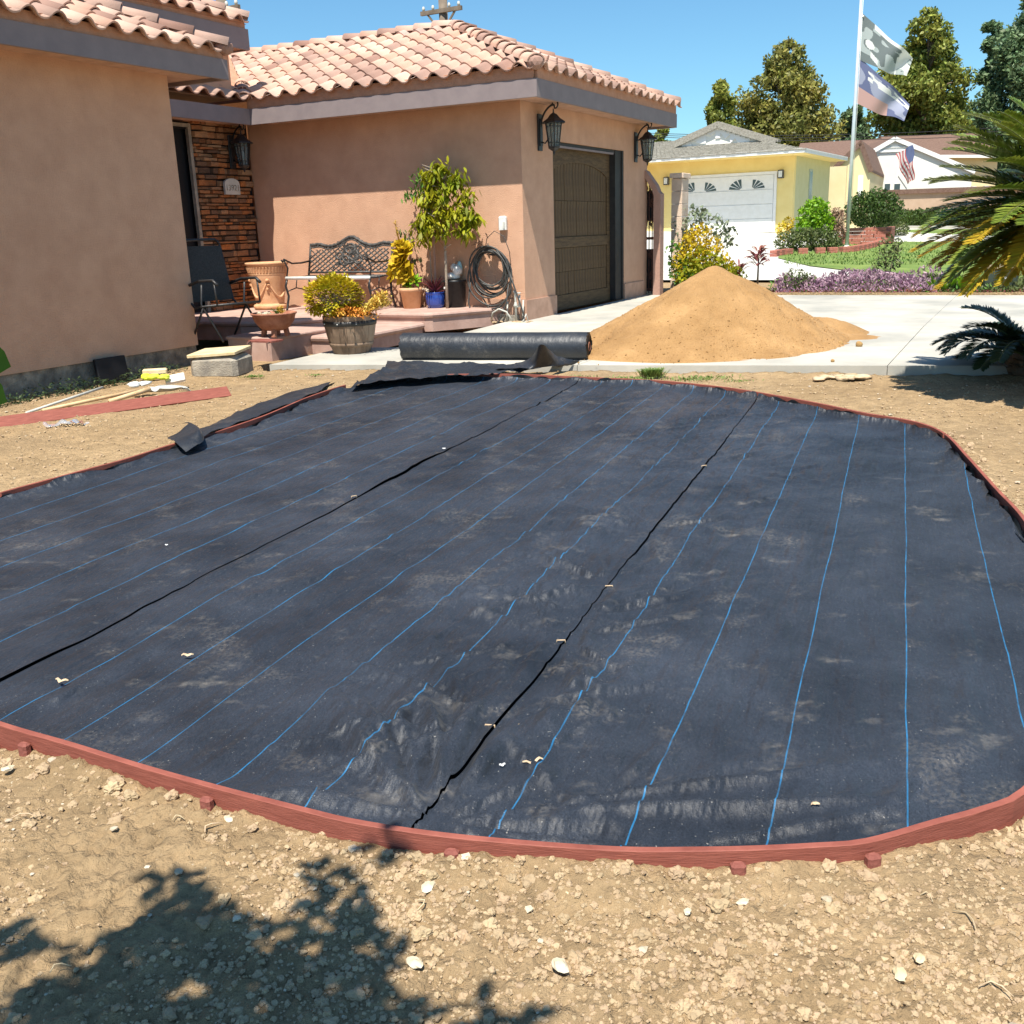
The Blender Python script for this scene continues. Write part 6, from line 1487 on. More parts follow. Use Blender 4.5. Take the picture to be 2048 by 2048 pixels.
spiky('lime_agave','row of lime green upright leaved plants near the cycad','plant',at(1885,570,5.5),34,.42,.06,M['lf_lime'],(1.2,3.5),.2,.1)
spiky('lime_agave','second lime green leaved plant nearest the cycad','plant',at(1932,570,5.5),34,.40,.06,M['lf_lime'],(1.2,3.5),.2,.1)
p=at(2000,575,5.7); r=thing('utility_pedestal','dark green utility pedestal box behind the cycad fronds','utility box',p,-AZ); mb=MB(); mb.bbox((0,0,.2),(.52,.35,.42),.03); mb.build('cabinet',mat('dark_green_box',(.035,.05,.035),rough=.6),r); mb=MB(); mb.bbox((0,0,.43),(.56,.39,.05),.02); mb.build('lid',mat('tan_lid',(.3,.25,.15),rough=.7),r); mb=MB(); mb.box((.05,-.18,.25),(.08,.006,.03)); mb.build('label_plate',M['white_paint'],r)

# ------------------------------------------------------------------ gate, pilaster, block column
r=thing('iron_gate','rust brown ornamental iron gate with arched top beside the garage','gate',toW((.1494-.5,5.33,0)),-AZ-math.pi/2)
gl=.5; mb=MB(); AH=lambda y:2.02+.22*math.sin(math.pi*min(1,max(0,(y)/(gl)))*.5+math.pi/2*1.0) 
mb.box((0,.03,1.05),(.05,.05,2.1)); mb.box((0,gl,.95),(.05,.05,1.9)); mb.box((0,gl/2,.08),(.05,gl,.06)); mb.box((0,gl/2,1.05),(.04,gl,.05)); mb.tube([(0,gl*i/12,AH(gl*i/12)) for i in range(13)],.03,6); mb.build('gate_frame',M['rust'],r)
for i in range(1,8): y=gl*i/8; mb=MB(); mb.box((0,y,AH(y)/2),(.016,.016,AH(y)-.02)); mb.build('bar',M['rust'],r)
for zc in (.35,.75,1.35,1.7,1.95):
    for yc in (.09,.20,.31,.42):
        for s in (-1,1):
            mb=MB()
            pts=[(0.0,yc+s*.032*(1-.06*k)*math.cos(k*.5),zc+s*.09*(1-.05*k)*math.sin(k*.5)) for k in range(13)]; mb.tube(pts,.011,4); mb.build('scroll',M['rust'],r)
for z_,h_ in ((.45,.8),(1.65,.55)): mb=MB(); mb.box((-.02,gl/2,z_),(.012,gl-.06,h_)); mb.build('backing_panel',M['dark'],r)
r=thing('gate_pilaster','pinkish arched stucco pilaster framing the iron gate','gate post',toW((.1494-.5,5.33,0)),-AZ-math.pi/2)
mb=MB(); pts=[(.0,gl+.03,-.1),(.0,gl+.17,-.1),(.0,gl+.17,1.86),(.0,gl+.12,1.90),(.0,gl+.07,2.02),(.0,gl*.75,2.28),(.0,gl*.35,2.38),(.0,.0,2.38),(.0,.0,2.24),(.0,gl*.35,2.25),(.0,gl*.7,2.16),(.0,gl*.98,1.95),(.0,gl+.03,1.84)]
mb.ext(pts,(.20,0,0)); mb.build('arch',M['pink_stucco'],r)
hc=onA(1333,590,6.35); col=thing('block_column','cream split block column with cap behind the gate','column',toW((.33,6.25,0)),-AZ)
for i in range(9): mb=MB(); mb.bbox((0,0,i*.24+.12),(.22,.40,.232),.008); mb.build('block',M['block'],col)
mb=MB(); mb.bbox((0,0,2.21),(.28,.48,.09),.01); mb.build('cap',M['block'],col)

# ------------------------------------------------------------------ yellow house
def yhouse():
    u=Vector((math.sin(R(30)),math.cos(R(30)),0)); v=Vector((-math.cos(R(30)),math.sin(R(30)),0))
    D=46.; K=onY(1583.7,455,D); K.z=0; zb=TZ(K)-.02
    # frame: x to the right along -v, y = u
    r=thing('yellow_house','single storey yellow house with grey shingle hip roof and white garage door','house',(K.x,K.y,0),-R(30))
    def fw(px,py,y=0.):   # point on plane parallel to facade
        q=on(px,py,Vector((K.x,K.y,0))+u*y,u)-Vector((K.x,K.y,0)); return Vector((q.dot(-v),q.dot(u),q.z))
    def sw(px,py,x=0.):
        q=on(px,py,Vector((K.x,K.y,0))-v*x,v)-Vector((K.x,K.y,0)); return Vector((q.dot(-v),q.dot(u),q.z))
    ez=fw(1583,318).z; ze=fw(1583,306).z
    L=fw(1280,330).x-3
    sy=3.2
    mb=MB(); mb.box((L/2,.15,(ez+zb)/2+.05),(-L,.3,ez-zb+.3)); mb.build('front_wall',M['yellow_wall'],r)
    sx=sw(1657,420).y if False else None
    yb=onX
    # side wall recedes right: plane x=0
    y1=sw(1655,430).y; mb=MB(); mb.box((-.15,y1/2+.15,(ez+zb)/2+.05),(.3,y1-.3,ez-zb+.3)); mb.build('side_wall',M['yellow_wall_shade'],r)
    mb=MB(); a=sw(1622,343); b=sw(1632,405); mb.box((.012,a.y,(a.z+b.z)/2),(.03,.45,a.z-b.z)); mb.build('narrow_window',mat('teal_glass',(.08,.20,.22),rough=.2),r)
    mb=MB(); mb.box((.01,a.y,(a.z+b.z)/2),(.03,.62,a.z-b.z+.2)); mb.build('window_frame',mat('pale_green_trim',(.38,.44,.36)),r)
    # garage door
    d0=fw(1352,400).x; d1=fw(1547,400).x; zt=fw(1547,348).z; dr=MB(); dr.box(((d0+d1)/2,-.01,(zt+zb)/2),(d1-d0,.06,zt-zb)); dr=dr.build('garage_door',M['white_paint'],r)
    hh=(zt-zb)/4
    for i in range(4):
        mb=MB(); mb.bbox(((d0+d1)/2,-.05,zb+hh*(i+.5)),(d1-d0-.02,.05,hh-.03),.01); mb.build('door_panel',M['white_paint'],dr)
    mb=MB(); mb.box(((d0+d1)/2,-.03,zt+.06),(d1-d0+.3,.08,.12)); mb.box((d0-.07,-.03,(zt+zb)/2),(.12,.08,zt-zb)); mb.box((d1+.07,-.03,(zt+zb)/2),(.12,.08,zt-zb)); mb.build('door_trim',M['white_paint'],r)
    for px0,px1,py0,py1,flip in ((1366,1391,365,385,0),(1410,1434,364,384,1),(1459,1485,359,381,0),(1505,1531,358,378,1)):
        A=fw(px0,py1); B=fw(px1,py0); w=B.x-A.x; h=B.z-A.z
        for k in range(4):
            mb=MB(); t0=k/4*90+4; t1=(k+1)/4*90-3; cx=A.x if flip else B.x; sg=1 if flip else -1; pts=[]
            for t in (t0,(t0+t1)/2,t1): pts.append((cx+sg*w*math.cos(R(t)),0,A.z+h*math.sin(R(t))))
            for t in (t1,t0): pts.append((cx+sg*w*.16*math.cos(R(t)),0,A.z+h*.16*math.sin(R(t))))
            if flip: pts=pts[::-1]
            mb.ext([(p[0],-.085,p[2]) for p in pts],(0,.02,0)); mb.build('fan_pane',M['glassdark'],dr)
    # eave, fascia
    ov=1.35
    mb=MB(); E0=L; E1=.75; mb.box(((E0+E1)/2,-ov,(ez+ze)/2+.12),(E1-E0,.06,.17)); y2=y1+.3; mb.box((E1,(y2-ov)/2,(ez+ze)/2+.12),(.06,y2+ov-.06,.17)); mb.build('fascia',M['white_paint'],r)
    mb=MB(); mb.box(((E0+E1)/2,-.3,ez+.16),(E1-E0-.1,2.0,.04)); mb.box((.35,y2/2+.3,ez+.163),(.7,y2-.8,.04)); mb.build('soffit',M['yellow_wall'],r)
    zr=ez+.28; pit=.24; dep=9.; W=E1-E0; hr=dep/2
    rf=MB(); rx0,rx1=E0+hr,E1-hr; ym=-ov+hr
    def quadgrid(a,b,c,d,n=1): rf.add([a,b,c,d],[(0,1,2,3)])
    rf.add([(E0,-ov-.05,zr),(E1+.05,-ov-.05,zr),(rx1,ym,zr+hr*pit),(rx0-8,ym,zr+hr*pit)],[(0,1,2,3)]); rf.add([(E1+.05,-ov-.05,zr),(E1+.05,-ov+dep,zr),(rx1,ym,zr+hr*pit)],[(0,1,2)]); rf.add([(E1,-ov+dep,zr),(E0,-ov+dep,zr),(rx0-8,ym,zr+hr*pit),(rx1,ym,zr+hr*pit)],[(0,1,2,3)])
    roof=rf.build('roof',M['shingle'],r)
    # shingle courses: thin overlapping butts across the front slope
    n=22; sl=[]
    mb=MB()
    for i in range(n):
        t=i/n; y=-ov-.05+hr*t; z=zr+hr*pit*t; x1=E1+.05-hr*t; x0=E0
        nb=48
        for k in range(nb):
            a=x0+(x1-x0)*k/nb; b=x0+(x1-x0)*(k+1)/nb; o=.012+.012*random.random(); dy=random.uniform(-.015,.015)
            mb.add([(a,y-.02+dy,z+.01),(b-.01,y-.02+dy,z+.01),(b-.01,y-.02+dy,z+.01+o+.012),(a,y-.02+dy,z+.01+o+.012),(b-.01,y+hr/n,z+hr/n*pit+.012),(a,y+hr/n,z+hr/n*pit+.012)],[(0,1,2,3),(3,2,4,5)])
    s=mb.build('shingle_courses',M['shingle'],roof); s['kind']='stuff'
    # dutch gable
    gx0,gx1,gt=fw(1328,290,ym-2.0),fw(1540,285,ym-2.0),fw(1437,248,ym-2.0)
    yg=ym-2.0; gz=zr+(yg+ov)*pit; gzt=gt.z
    mb=MB(); mb.ext([(gx0.x,yg,gz-.2),(gx1.x,yg,gz-.2),(gt.x,yg,gzt-.05)],(0,.2,0)); gab=mb.build('gable',M['white_wall'],r)
    mb=MB(); mb.bar((gx0.x-.2,yg+.1,gz),(gt.x,yg+.1,gzt+.05),.5,.12,up=(0,0,1)); mb.bar((gt.x,yg+.1,gzt+.05),(gx1.x+.4,yg+.1,gz),.5,.12,up=(0,0,1)); mb.build('gable_roof',M['shingle'],roof)
    mb=MB(); mb.bar((gx0.x,yg-.18,gz-.08),(gt.x,yg-.18,gzt-.04),.05,.26); mb.bar((gt.x,yg-.18,gzt-.04),(gx1.x+.3,yg-.18,gz-.08),.05,.26); mb.build('barge_board',M['shingle'],gab)
    mb=MB(); q=7
    for i in range(q*2):
        t=(i+.5)/(2*q); x=gx0.x+(gx1.x-gx0.x)*(.18+.64*t); top=gz+(gzt-gz)*(1-abs(t-.5)*2*.8)*.86; w=(gx1.x-gx0.x)*.64/(2*q); mb.ext([(x-w/2,yg-.05,top-.30-.18*math.sin(i*2.1)),(x+w/2,yg-.05,top-.30-.18*math.cos(i*1.7)),(x+w/2,yg-.05,top),(x-w/2,yg-.05,top)],(0,.05,0))
    mb.build('scalloped_trim',M['white_paint'],gab)
    # porch light boxes
    for px,py in ((1333,362),(1562,348)):
        q=fw(px,py,-.1); l=MB(); l.bbox((q.x,-.12,q.z),(.24,.2,.36),.02); l.build('wall_light',M['grey_metal'],r); l=MB(); l.bbox((q.x,-.23,q.z),(.16,.03,.26),.01); l.build('light_lens',M['white_dirty'],r)
    # rear wing to the right: cream wall, brown roof
    q0=sw(1655,430); 
    a0=fw(1655,430,y1+2.); a1=fw(1700,430,y1+2.); mb=MB(); mb.box(((a0.x-1+a1.x-.3)/2,y1+2.1,(ez+zb)/2),(a1.x-a0.x+.7,.2,ez-zb)); mb.build('rear_wall',M['cream_wall'],r)
    return r,K,u,v
YH=yhouse()
def simple_house(name,label,d,facepx,eave_l,eave_r,apex,base_py,wall,roof,az,depth=9,group=None,ov=.12,bm_=None):
    """gable end facing the camera built on a plane through distance d"""
    c=onY(facepx,420,d); c.z=0; u=Vector((math.sin(R(az)),math.cos(R(az)),0)); 
    def f(px,py): q=on(px,py,c,u)-c; return Vector((q.dot(Vector((u.y,-u.x,0))),0,q.z))
    r=thing(name,label,'house',(c.x,c.y,0),-R(az),group); l,rr,ap=f(*eave_l),f(*eave_r),f(*apex); zb=TZ(c)-.3
    mb=MB(); mb.ext([(l.x,0,zb),(rr.x,0,zb),(rr.x,0,rr.z),(ap.x,0,ap.z),(l.x,0,l.z)],(0,depth,0)); mb.build('wall',wall,r)
    mb=MB(); t=.14
    dl=(ap-l).normalized(); dr=(rr-ap).normalized(); L2=l-dl*ov; R2=rr+dr*ov
    mb.ext([(L2.x,-ov,L2.z+.02),(ap.x,-ov,ap.z+.02),(R2.x,-ov,R2.z+.02),(R2.x,-ov,R2.z+t+.02),(ap.x,-ov,ap.z+t+.05),(L2.x,-ov,L2.z+t+.02)],(0,depth+2*ov,0)); mb.build('roof',roof,r)
    mb=MB(); mb.bar((L2.x,-ov-.03,L2.z+.02),(ap.x,-ov-.03,ap.z+.04),.04,.24); mb.bar((ap.x,-ov-.03,ap.z+.04),(R2.x,-ov-.03,R2.z+.02),.04,.24); mb.build('barge_board',bm_ or M['white_paint'],r)
    return r,f
r,f=simple_house('white_house','white gabled house with a flag hanging on its front',62,1850,(1741,306),(1945,343),(1789,279),430,M['white_wall'],M['shingle_brown'],6,8)
for x0,x1 in ((1767,1781),(1786,1801)):
    a,b=f(x0,380),f(x1,371); mb=MB(); mb.box(((a.x+b.x)/2,-.02,(a.z+b.z)/2),(b.x-a.x,.06,b.z-a.z+.3)); w=mb.build('window',M['white_paint'],r); mb=MB(); mb.box(((a.x+b.x)/2,-.06,(a.z+b.z)/2),(b.x-a.x-.08,.03,b.z-a.z+.2)); mb.build('pane',M['glassdark'],w)
a,b=f(1752,303),f(1828,303); mb=MB(); mb.box(((a.x+b.x)/2,-.06,a.z),(b.x-a.x,.06,.14)); mb.box(((a.x+b.x)/2,-.04,a.z+.2),(b.x-a.x-.5,.05,.04)); mb.build('gable_trim',M['white_paint'],r)
WHf=f; WHr=r
# porch posts at the right end of the white house
for px in (1950,1975): q=f(px,370); mb=MB(); mb.box((q.x,.2,1.6),(.25,.25,2.6)); mb.build('porch_post',M['white_paint'],r)
a,b=f(1860,350),f(2000,350); 
r2,f2=simple_house('brown_roof_house','tan house with brown shingle roof between yellow house and white house',54,1700,(1662,345),(1741,340),(1722,288),440,M['cream_wall'],M['shingle_brown'],24,11,bm_=M['shingle_brown'])
q=f2(1722,350); mb=MB(); mb.box((q.x,-.02,f2(1722,375).z),(.25,.06,1.2)); mb.build('downpipe',M['white_paint'],r2)
# long brown roof behind (ridge level), with low eave wall
def long_house(label,d,x0,x1,ytop,yeave,ybase,wall,roofm,az=0,name='long_house'):
    c=onY((x0+x1)/2,420,d); c.z=0; u=Vector((math.sin(R(az)),math.cos(R(az)),0)); rt=Vector((u.y,-u.x,0))
    def f(px,py,y=0): q=on(px,py,c+u*y,u)-c; return Vector((q.dot(rt),y,q.z))
    r=thing(name,label,'house',(c.x,c.y,0),-R(az)); a,b=f(x0,yeave),f(x1,yeave); t=f((x0+x1)/2,ytop,4.0); zb=TZ(c)-.3
    mb=MB(); mb.box(((a.x+b.x)/2,4,(a.z+zb)/2),(b.x-a.x-.8,7.6,a.z-zb)); mb.build('wall',wall,r)
    mb=MB(); mb.add([(a.x,-.4,a.z),(b.x,-.4,b.z),(b.x,4,t.z),(a.x,4,t.z),(a.x,8.4,a.z),(b.x,8.4,b.z)],[(0,1,2,3),(3,2,5,4),(0,3,4),(1,5,2)]); mb.build('roof',roofm,r)
    mb=MB(); mb.bar((a.x,-.42,a.z-.05),(b.x,-.42,b.z-.05),.05,.2); mb.build('fascia',M['white_paint'],r); return r,f
long_house('long brown shingle roof of the house behind the white gable',75,1800,2010,268,312,430,M['cream_wall'],M['shingle_brown'],-2)
long_house('long brown shingle roof behind the yellow house',66,1590,1800,281,318,430,M['cream_wall'],M['shingle_brown'],20)
# garden wall of tan block between hedge and white house
a=onY(1735,388,59.8); b=onY(2250,394,57.8); mb=MB(); za=a.z-.1; base=.3
nb=14
r=thing('garden_wall','tan block garden wall with coping beyond the hedge','wall',(0,0,0))
mb=MB(); mb.bar((a.x,a.y,(a.z+base)/2),(b.x,b.y,(a.z+base)/2),.25,a.z-base); mb.build('panel',M['tan_wall'],r); mb=MB(); mb.bar((a.x,a.y-.02,a.z+.05),(b.x,b.y-.02,a.z+.05),.5,.25); mb.build('coping',M['shingle_brown'],r)
# hedge
a=GT(1780,455); b=GT(2250,459); r=thing('clipped_hedge','long low clipped dark green hedge along the lawn','hedge',(a.x,a.y,a.z)); n=30; lob=[]
for i in range(n): t=i/(n-1); q=(b-a)*t; lob.append((q.x,q.y+.6,.38,.75,.5,.52))
leafcloud('foliage',M['lf_hedge'],lob,15000,.07,r,61,shell=.8)
mb=MB(); q=b-a; mb.bar((0,.6,.38),(q.x,q.y+.6,.38),.75,.72); mb.build('inner_mass',M['lf_hedge'],r)
# flag on the white house
def flag_mesh(W,H,nu,nv,droop,wave,ph,fold=1.):
    V=[];F=[]
    for i in range(nu+1):
        for j in range(nv+1):
            u=i/nu; w=j/nv; V.append((u*W*fold, .10*W*wave*math.sin(u*7+ph+w*1.5)*u+.05*W*wave*math.sin(u*15+w*4), -w*H-droop*W*u**1.15))
    for i in range(nu):
        for j in range(nv): k=i*(nv+1)+j; F.append((k,k+1,k+nv+2,k+nv+1))
    return V,F
def cell_flag(name,parent,V,F,nu,nv,fn,mats):
    me=bpy.data.meshes.new(name); me.from_pydata(V,[],F)
    for m in mats: me.materials.append(m)
    mi=[];
    for i in range(nu):
        for j in range(nv): mi.append(fn((i+.5)/nu,(j+.5)/nv))
    me.polygons.foreach_set('material_index',mi); me.polygons.foreach_set('use_smooth',[True]*len(F)); me.update(); return share(name,me,parent)
q=WHf(1810,293); base=WHr.matrix_world if False else None
pos=Vector(WHr.location)+Vector((math.cos(R(6))*q.x,-math.sin(R(6))*q.x,q.z))+Vector((0,-1.2,0))
r=thing('house_flag','faded stars and stripes flag hanging from the white house','flag',pos,R(8))
mb=MB(); mb.tube([(-.2,1.2,-1.4),(.0,0,0.05)],.03,6); mb.build('flag_pole',M['white_paint'],r); r.scale=(.85,.85,.85)
Fr=mat('flag_red',(.45,.12,.12)); Fb=mat('flag_blue',(.10,.13,.24))
nu,nv=26,26; V=[];F=[]
for i in range(nu+1):
    for j in range(nv+1):
        u=i/nu; w=j/nv; V.append((-1.25+1.25*u+w*1.05*(1-u*.85)*1.0-.0+.08*math.sin(w*9+u*6), -.05+.12*math.sin(u*9+w*2), -.35*(1-u)*1.6+.0-w*2.25+(.25*w)*(1-u)))
for i in range(nu):
    for j in range(nv): k=i*(nv+1)+j; F.append((k,k+1,k+nv+2,k+nv+1))
cell_flag('cloth',r,V,F,nu,nv,lambda u,w:(2 if (u>.52 and w<.48) else (0 if int((1-u)*13)%2==0 else 1)),[Fr,M['flagwhite'],Fb])
# ------------------------------------------------------------------ neighbour's brick planters, shrubs, flagpole
def brick_edge(name,label,pts,h,w=.22):
    r=thing(name,label,'planter edge',(0,0,0)); P=[GT(x,y) for x,y in pts]; P=catmull(P,False,.2); acc=0; last=None; bw=.30
    k=0
    mesh=MB(); mesh.bbox((0,0,0),(bw-.02,w,.09),.006); me=bpy.data.meshes.new('brick'); me.from_pydata(mesh.v,[],mesh.f); me.materials.append(M['brick_red'])
    for i in range(1,len(P)):
        a,b=P[i-1],P[i]; L=(b-a).length; acc+=L
        if acc>=bw or i==1:
            acc=0
            for c in range(int(h/.1)): share('brick',me,r,(b.x,b.y,TZ(b)+.045+c*.1),(0,0,math.atan2((b-a).y,(b-a).x)+random.uniform(-.03,.03)))
    return r
brick_edge('brick_border','curved low red brick border in front of the lime green bush',[(1546,514),(1575,510),(1640,508),(1700,505),(1745,496),(1760,490)],.25)
p0=GT(1722,492); r=thing('brick_planter','raised red brick planter box under the round topiary','planter',GT(1722,490),R(-25)); 
for c in range(5):
    for i in range(4):
        mb=MB(); 
        if c==0 and i==0: bmsh=MB(); bmsh.bbox((0,0,0),(.38,.2,.105),.008); bme=bpy.data.meshes.new('brick'); bme.from_pydata(bmsh.v,[],bmsh.f); bme.materials.append(M['brick_red'])
        share('brick',bme,r,(-.6+.4*i+(.1 if c%2 else 0),0,.06+.115*c)); share('brick',bme,r,(.85+.0,.25+.4*i,.06+.115*c),(0,0,math.pi/2))
def nb(px,py): return GT(px,py)
def ps(px,py,w): return w/FPX*GT(px,py).y
p=nb(1625,500); s=p.y/FPX
bush('lime_bush','bright lime green rounded bush beside the neighbour garage','shrub',p,[(0,0,1.15,.50,.5,.45),(-.15,0,.75,.45,.5,.4),(.2,0,.75,.45,.5,.4),(0.05,0,1.35,.3,.3,.3)],M['lf_lime'],2600,.06,71)
bush('olive_shrub','dull olive shrub mass below the lime green bush','shrub',nb(1600,504),[(-.4,0,.35,.45,.4,.35),(.1,0,.35,.5,.4,.38),(.6,0,.38,.5,.4,.38),(.95,0,.3,.35,.4,.3)],M['lf_olive'],2600,.05,73)
bush('yellowing_shrub','small yellowing shrub at the corner of the neighbour garage','shrub',nb(1565,500),[(0,0,.6,.25,.3,.3),(.15,0,.85,.2,.2,.2)],M['lf_yellow'],360,.05,74)
bush('dried_rose','browned rose bush between lime bush and flagpole','shrub',nb(1670,498),[(0,0,.9,.28,.3,.3),(.05,0,.55,.3,.3,.3),(0,0,1.15,.2,.2,.15)],M['lf_dry'],900,.05,75,trunk=.015)
p=nb(1740,478); bush('round_topiary','large round clipped dark green shrub in the brick planter','shrub',p,[(0,0,1.15,.95,.9,.68),(.45,0,1.05,.75,.8,.6),(-.3,0,1.0,.7,.7,.6)],M['lf_hedge'],7000,.055,77,trunk=.05)
bush('low_shrub','loose low shrub beneath the round topiary','shrub',nb(1790,478),[(0,0,.35,.5,.4,.3),(-.4,0,.3,.4,.3,.25)],M['lf_olive'],1500,.05,78)
# flagpole
p=GT(1693,498); r=thing('flagpole','tall pale metal flagpole in the brick bordered bed','flagpole',p,0); H=7.6
mb=MB(); mb.tube([(0,0,0),(0,0,H*.5),(0,0,H)],[.062,.055,.042],12); mb.build('pole',mat('aluminium_pole',(.55,.62,.64),(.65,.7,.72),3,.35,metal=.3),r)
mb=MB(); mb.lathe([(0,0),(.10,0),(.12,.05),(.07,.12),(0,.14)],14); mb.build('base_collar',M['potgrey'],r)
mb=MB(); mb.tube([(.08,-.02,1.2),(.075,-.02,H*.5),(.06,-.02,H-.1)],.006,4); mb.ico((.08,-.02,6.95),.04,1,0); mb.build('halyard',M['white_paint'],r)
def zat(py): return on(1705,py,p,Vector((0,1,0))).z-p.z
PZF=p
def big_flag(label,ytop,fn,mats,hpx,ph):
    z=zat(ytop); W=1.85; Hh=hpx/FPX*p.y
    r=thing('flag',label,'flag',(p.x+.06,p.y,p.z+z),R(-14)); nu,nv=84,64
    V=[];F=[]
    for i in range(nu+1):
        for j in range(nv+1):
            u=i/nu; w=j/nv; x=W*u*.86*(1-.10*w*u)+.0; zz=-w*Hh*(1-.62*u**1.3)-W*.98*u**1.02*.78+(.05*math.sin(u*8+ph)*u)
            y=.16*math.sin(u*6.5+ph+w*2.2)*u**.7+.06*math.sin(u*14+w*5+ph)*u; V.append((x,y,zz))
    for i in range(nu):
        for j in range(nv): k=i*(nv+1)+j; F.append((k,k+1,k+nv+2,k+nv+1))
    cell_flag('cloth',r,V,F,nu,nv,fn,mats); mb=MB(); mb.tube([(-.03,0,0),(-.03,0,-Hh)],.025,6); mb.build('sleeve',M['flagwhite'],r)
g1=mat('flag_grey',(.16,.19,.19),trans=.25); g2=mat('flag_pale_grey',(.42,.47,.46),trans=.3); b1=mat('flag_navy',(.12,.14,.25),trans=.2); b2=mat('flag_slate',(.30,.32,.42),trans=.2); o1=mat('flag_rose',(.48,.30,.27),trans=.2)
def f1(u,w):
    if w<.13: return 2 if u>.25 else 0
    if math.hypot((u-.18)/.09,(w-.55)/.10)<1 or (u>.2 and u<.34 and abs(w-.75-(u-.2)*.9)<.07): return 2
    if u>.72 and vn(u*6,w*6,200)>-.1: return 2
    return 0 if (w>.8 and u<.35) or vn(u*7,w*7,201)>.25 else 1
def f2_(u,w):
    if .12<w<.34 and u>.18 and vn(u*9,w*9,203)>-.25: return 2
    if w>.62 and u<.62: return 3
    return 0 if vn(u*6,w*6,204)>.0 or w<.1 else 1
big_flag('grey flag with a pale emblem flying at the top of the pole',27,f1,[g1,g2,M['flagwhite']],78,.4)
big_flag('blue grey flag with white patches and rosy corner flying below the first',116,f2_,[b1,b2,M['flagwhite'],o1],78,1.9)
# overhead wires and utility poles
def upole(label,px,d,ptop,s=1.):
    c=onY(px,100,d); top=onY(px,ptop,d).z; r=thing('utility_pole',label,'utility pole',(c.x,c.y,0),R(-30),'utility poles behind the roofs')
    mb=MB(); mb.tube([(0,0,0),(0,0,top)],.14*s,8); mb.build('pole',M['polewood'],r)
    mb=MB(); mb.box((0,-.12,top-.35*s),(1.5*s,.1*s,.12*s)); mb.build('crossarm',M['polewood'],r); mb=MB(); mb.bar((-.55*s,-.12,top-.35*s),(0,-.12,top-1.*s),.05*s); mb.bar((.55*s,-.12,top-.35*s),(0,-.12,top-1.*s),.05*s); mb.build('brace',M['polewood'],r)
    for x in (-.65,-.3,.3,.65):
        mb=MB(); mb.lathe([(0,0),(.035*s,0),(.05*s,.06*s),(.03*s,.13*s),(0,.14*s)],8,(x*s,-.12,top-.29*s)); mb.build('insulator',M['potgrey'],r)
    return r
upole('utility pole with crossarm above the garage roof peak',890,34,-2,1.0)
upole('utility pole top showing above the left entry roof',452,30,-6,1.0)
def wires():
    for k,(y0,y1,lab) in enumerate(((247,262,'upper overhead wire crossing behind the flagpole'),(262,252,'middle overhead wire crossing behind the flagpole'),(268,236,'lower overhead wire crossing towards the cycad'))):
        a=onY(1200,262+k*3,60); b=onY(2300,228+k*9,60); pts=[]
        for i in range(25): t=i/24; q=a.lerp(b,t); q.z-=1.2*4*t*(1-t)*.5; pts.append(q)
        mb=MB(); mb.tube(pts,.016,4); tag(mb.build('overhead_wire',M['black_metal']),lab,'wire','overhead wires behind the houses')
    for k,(z0,z1) in enumerate(((20,-30),(2,-60))):
        pass
wires()

# ------------------------------------------------------------------ cycads
def frond(mb_l,mb_r,base,az_,el,L,curl,n=96,wl=.20,lw=.017,vee=.5,rr=.011):
    p=Vector(base); pts=[p.copy()]; d=Vector((math.cos(az_)*math.cos(el),math.sin(az_)*math.cos(el),math.sin(el))); st=L/14
    for i in range(14):
        e=el-curl*(i/14)**1.3; d=Vector((math.cos(az_)*math.cos(e),math.sin(az_)*math.cos(e),math.sin(e))); p=p+d*st; pts.append(p.copy())
    mb_r.tube(pts,[rr*(1-.75*i/14) for i in range(15)],5)
    for i in range(n):
        t=.10+.88*i/n; k=min(int(t*14),13); f=t*14-k; q=pts[k].lerp(pts[k+1],f); d=(pts[k+1]-pts[k]).normalized(); side=d.cross(Vector((0,0,1))).normalized(); up=side.cross(d)
        ll=wl*math.sin(math.pi*min(1,t*.80+.16))**.6*random.uniform(.9,1.08)
        for s in (-1,1):
            dd=(side*s*1.0+d*.75+up*vee*random.uniform(.6,1.2)).normalized(); mb_l.leaf(q,dd,ll,lw*1.5,.18,2,up=up)
def cycad(label,loc,h,fr,name='sago_cycad'):
    r=thing(name,label,'cycad',loc,0,'cycads at the right side'); mb=MB(); mb.lathe([(0,0),(.20,0),(.24,.1),(.22,h*.5),(.24,h*.9),(.12,h+.05),(0,h+.08)],14)
    for i in range(130): a=random.uniform(0,6.28); z=random.uniform(0,h); mb.leaf((.21*math.cos(a),.21*math.sin(a),z),(math.cos(a),math.sin(a),.6),.07,.05,.1,2)
    mb.build('trunk',M['bark'],r)
    groups={}
    for (az_,el,L,curl,m) in fr: groups.setdefault(m,[]).append((az_,el,L,curl))
    for m,lst in groups.items():
        for (az_,el,L,curl) in lst:
            a,b=MB(),MB(); frond(a,b,(.08*math.cos(az_),.08*math.sin(az_),h),az_,el,L,curl); f=b.build('frond',M['lf_olive' if m!='lf_palmy' else 'lf_palmy'],r); a.build('leaflets',M[m],f)
    return r
rnd=random.Random(5); fr=[]
for i in range(56):
    a=i*2.399; t=i/56; m='lf_palm' if t<.74 else 'lf_palmy'
    fr.append((a+rnd.uniform(-.15,.15),1.25-1.5*t+rnd.uniform(-.1,.1),1.20*rnd.uniform(.9,1.08),.75+rnd.uniform(-.15,.2),m))
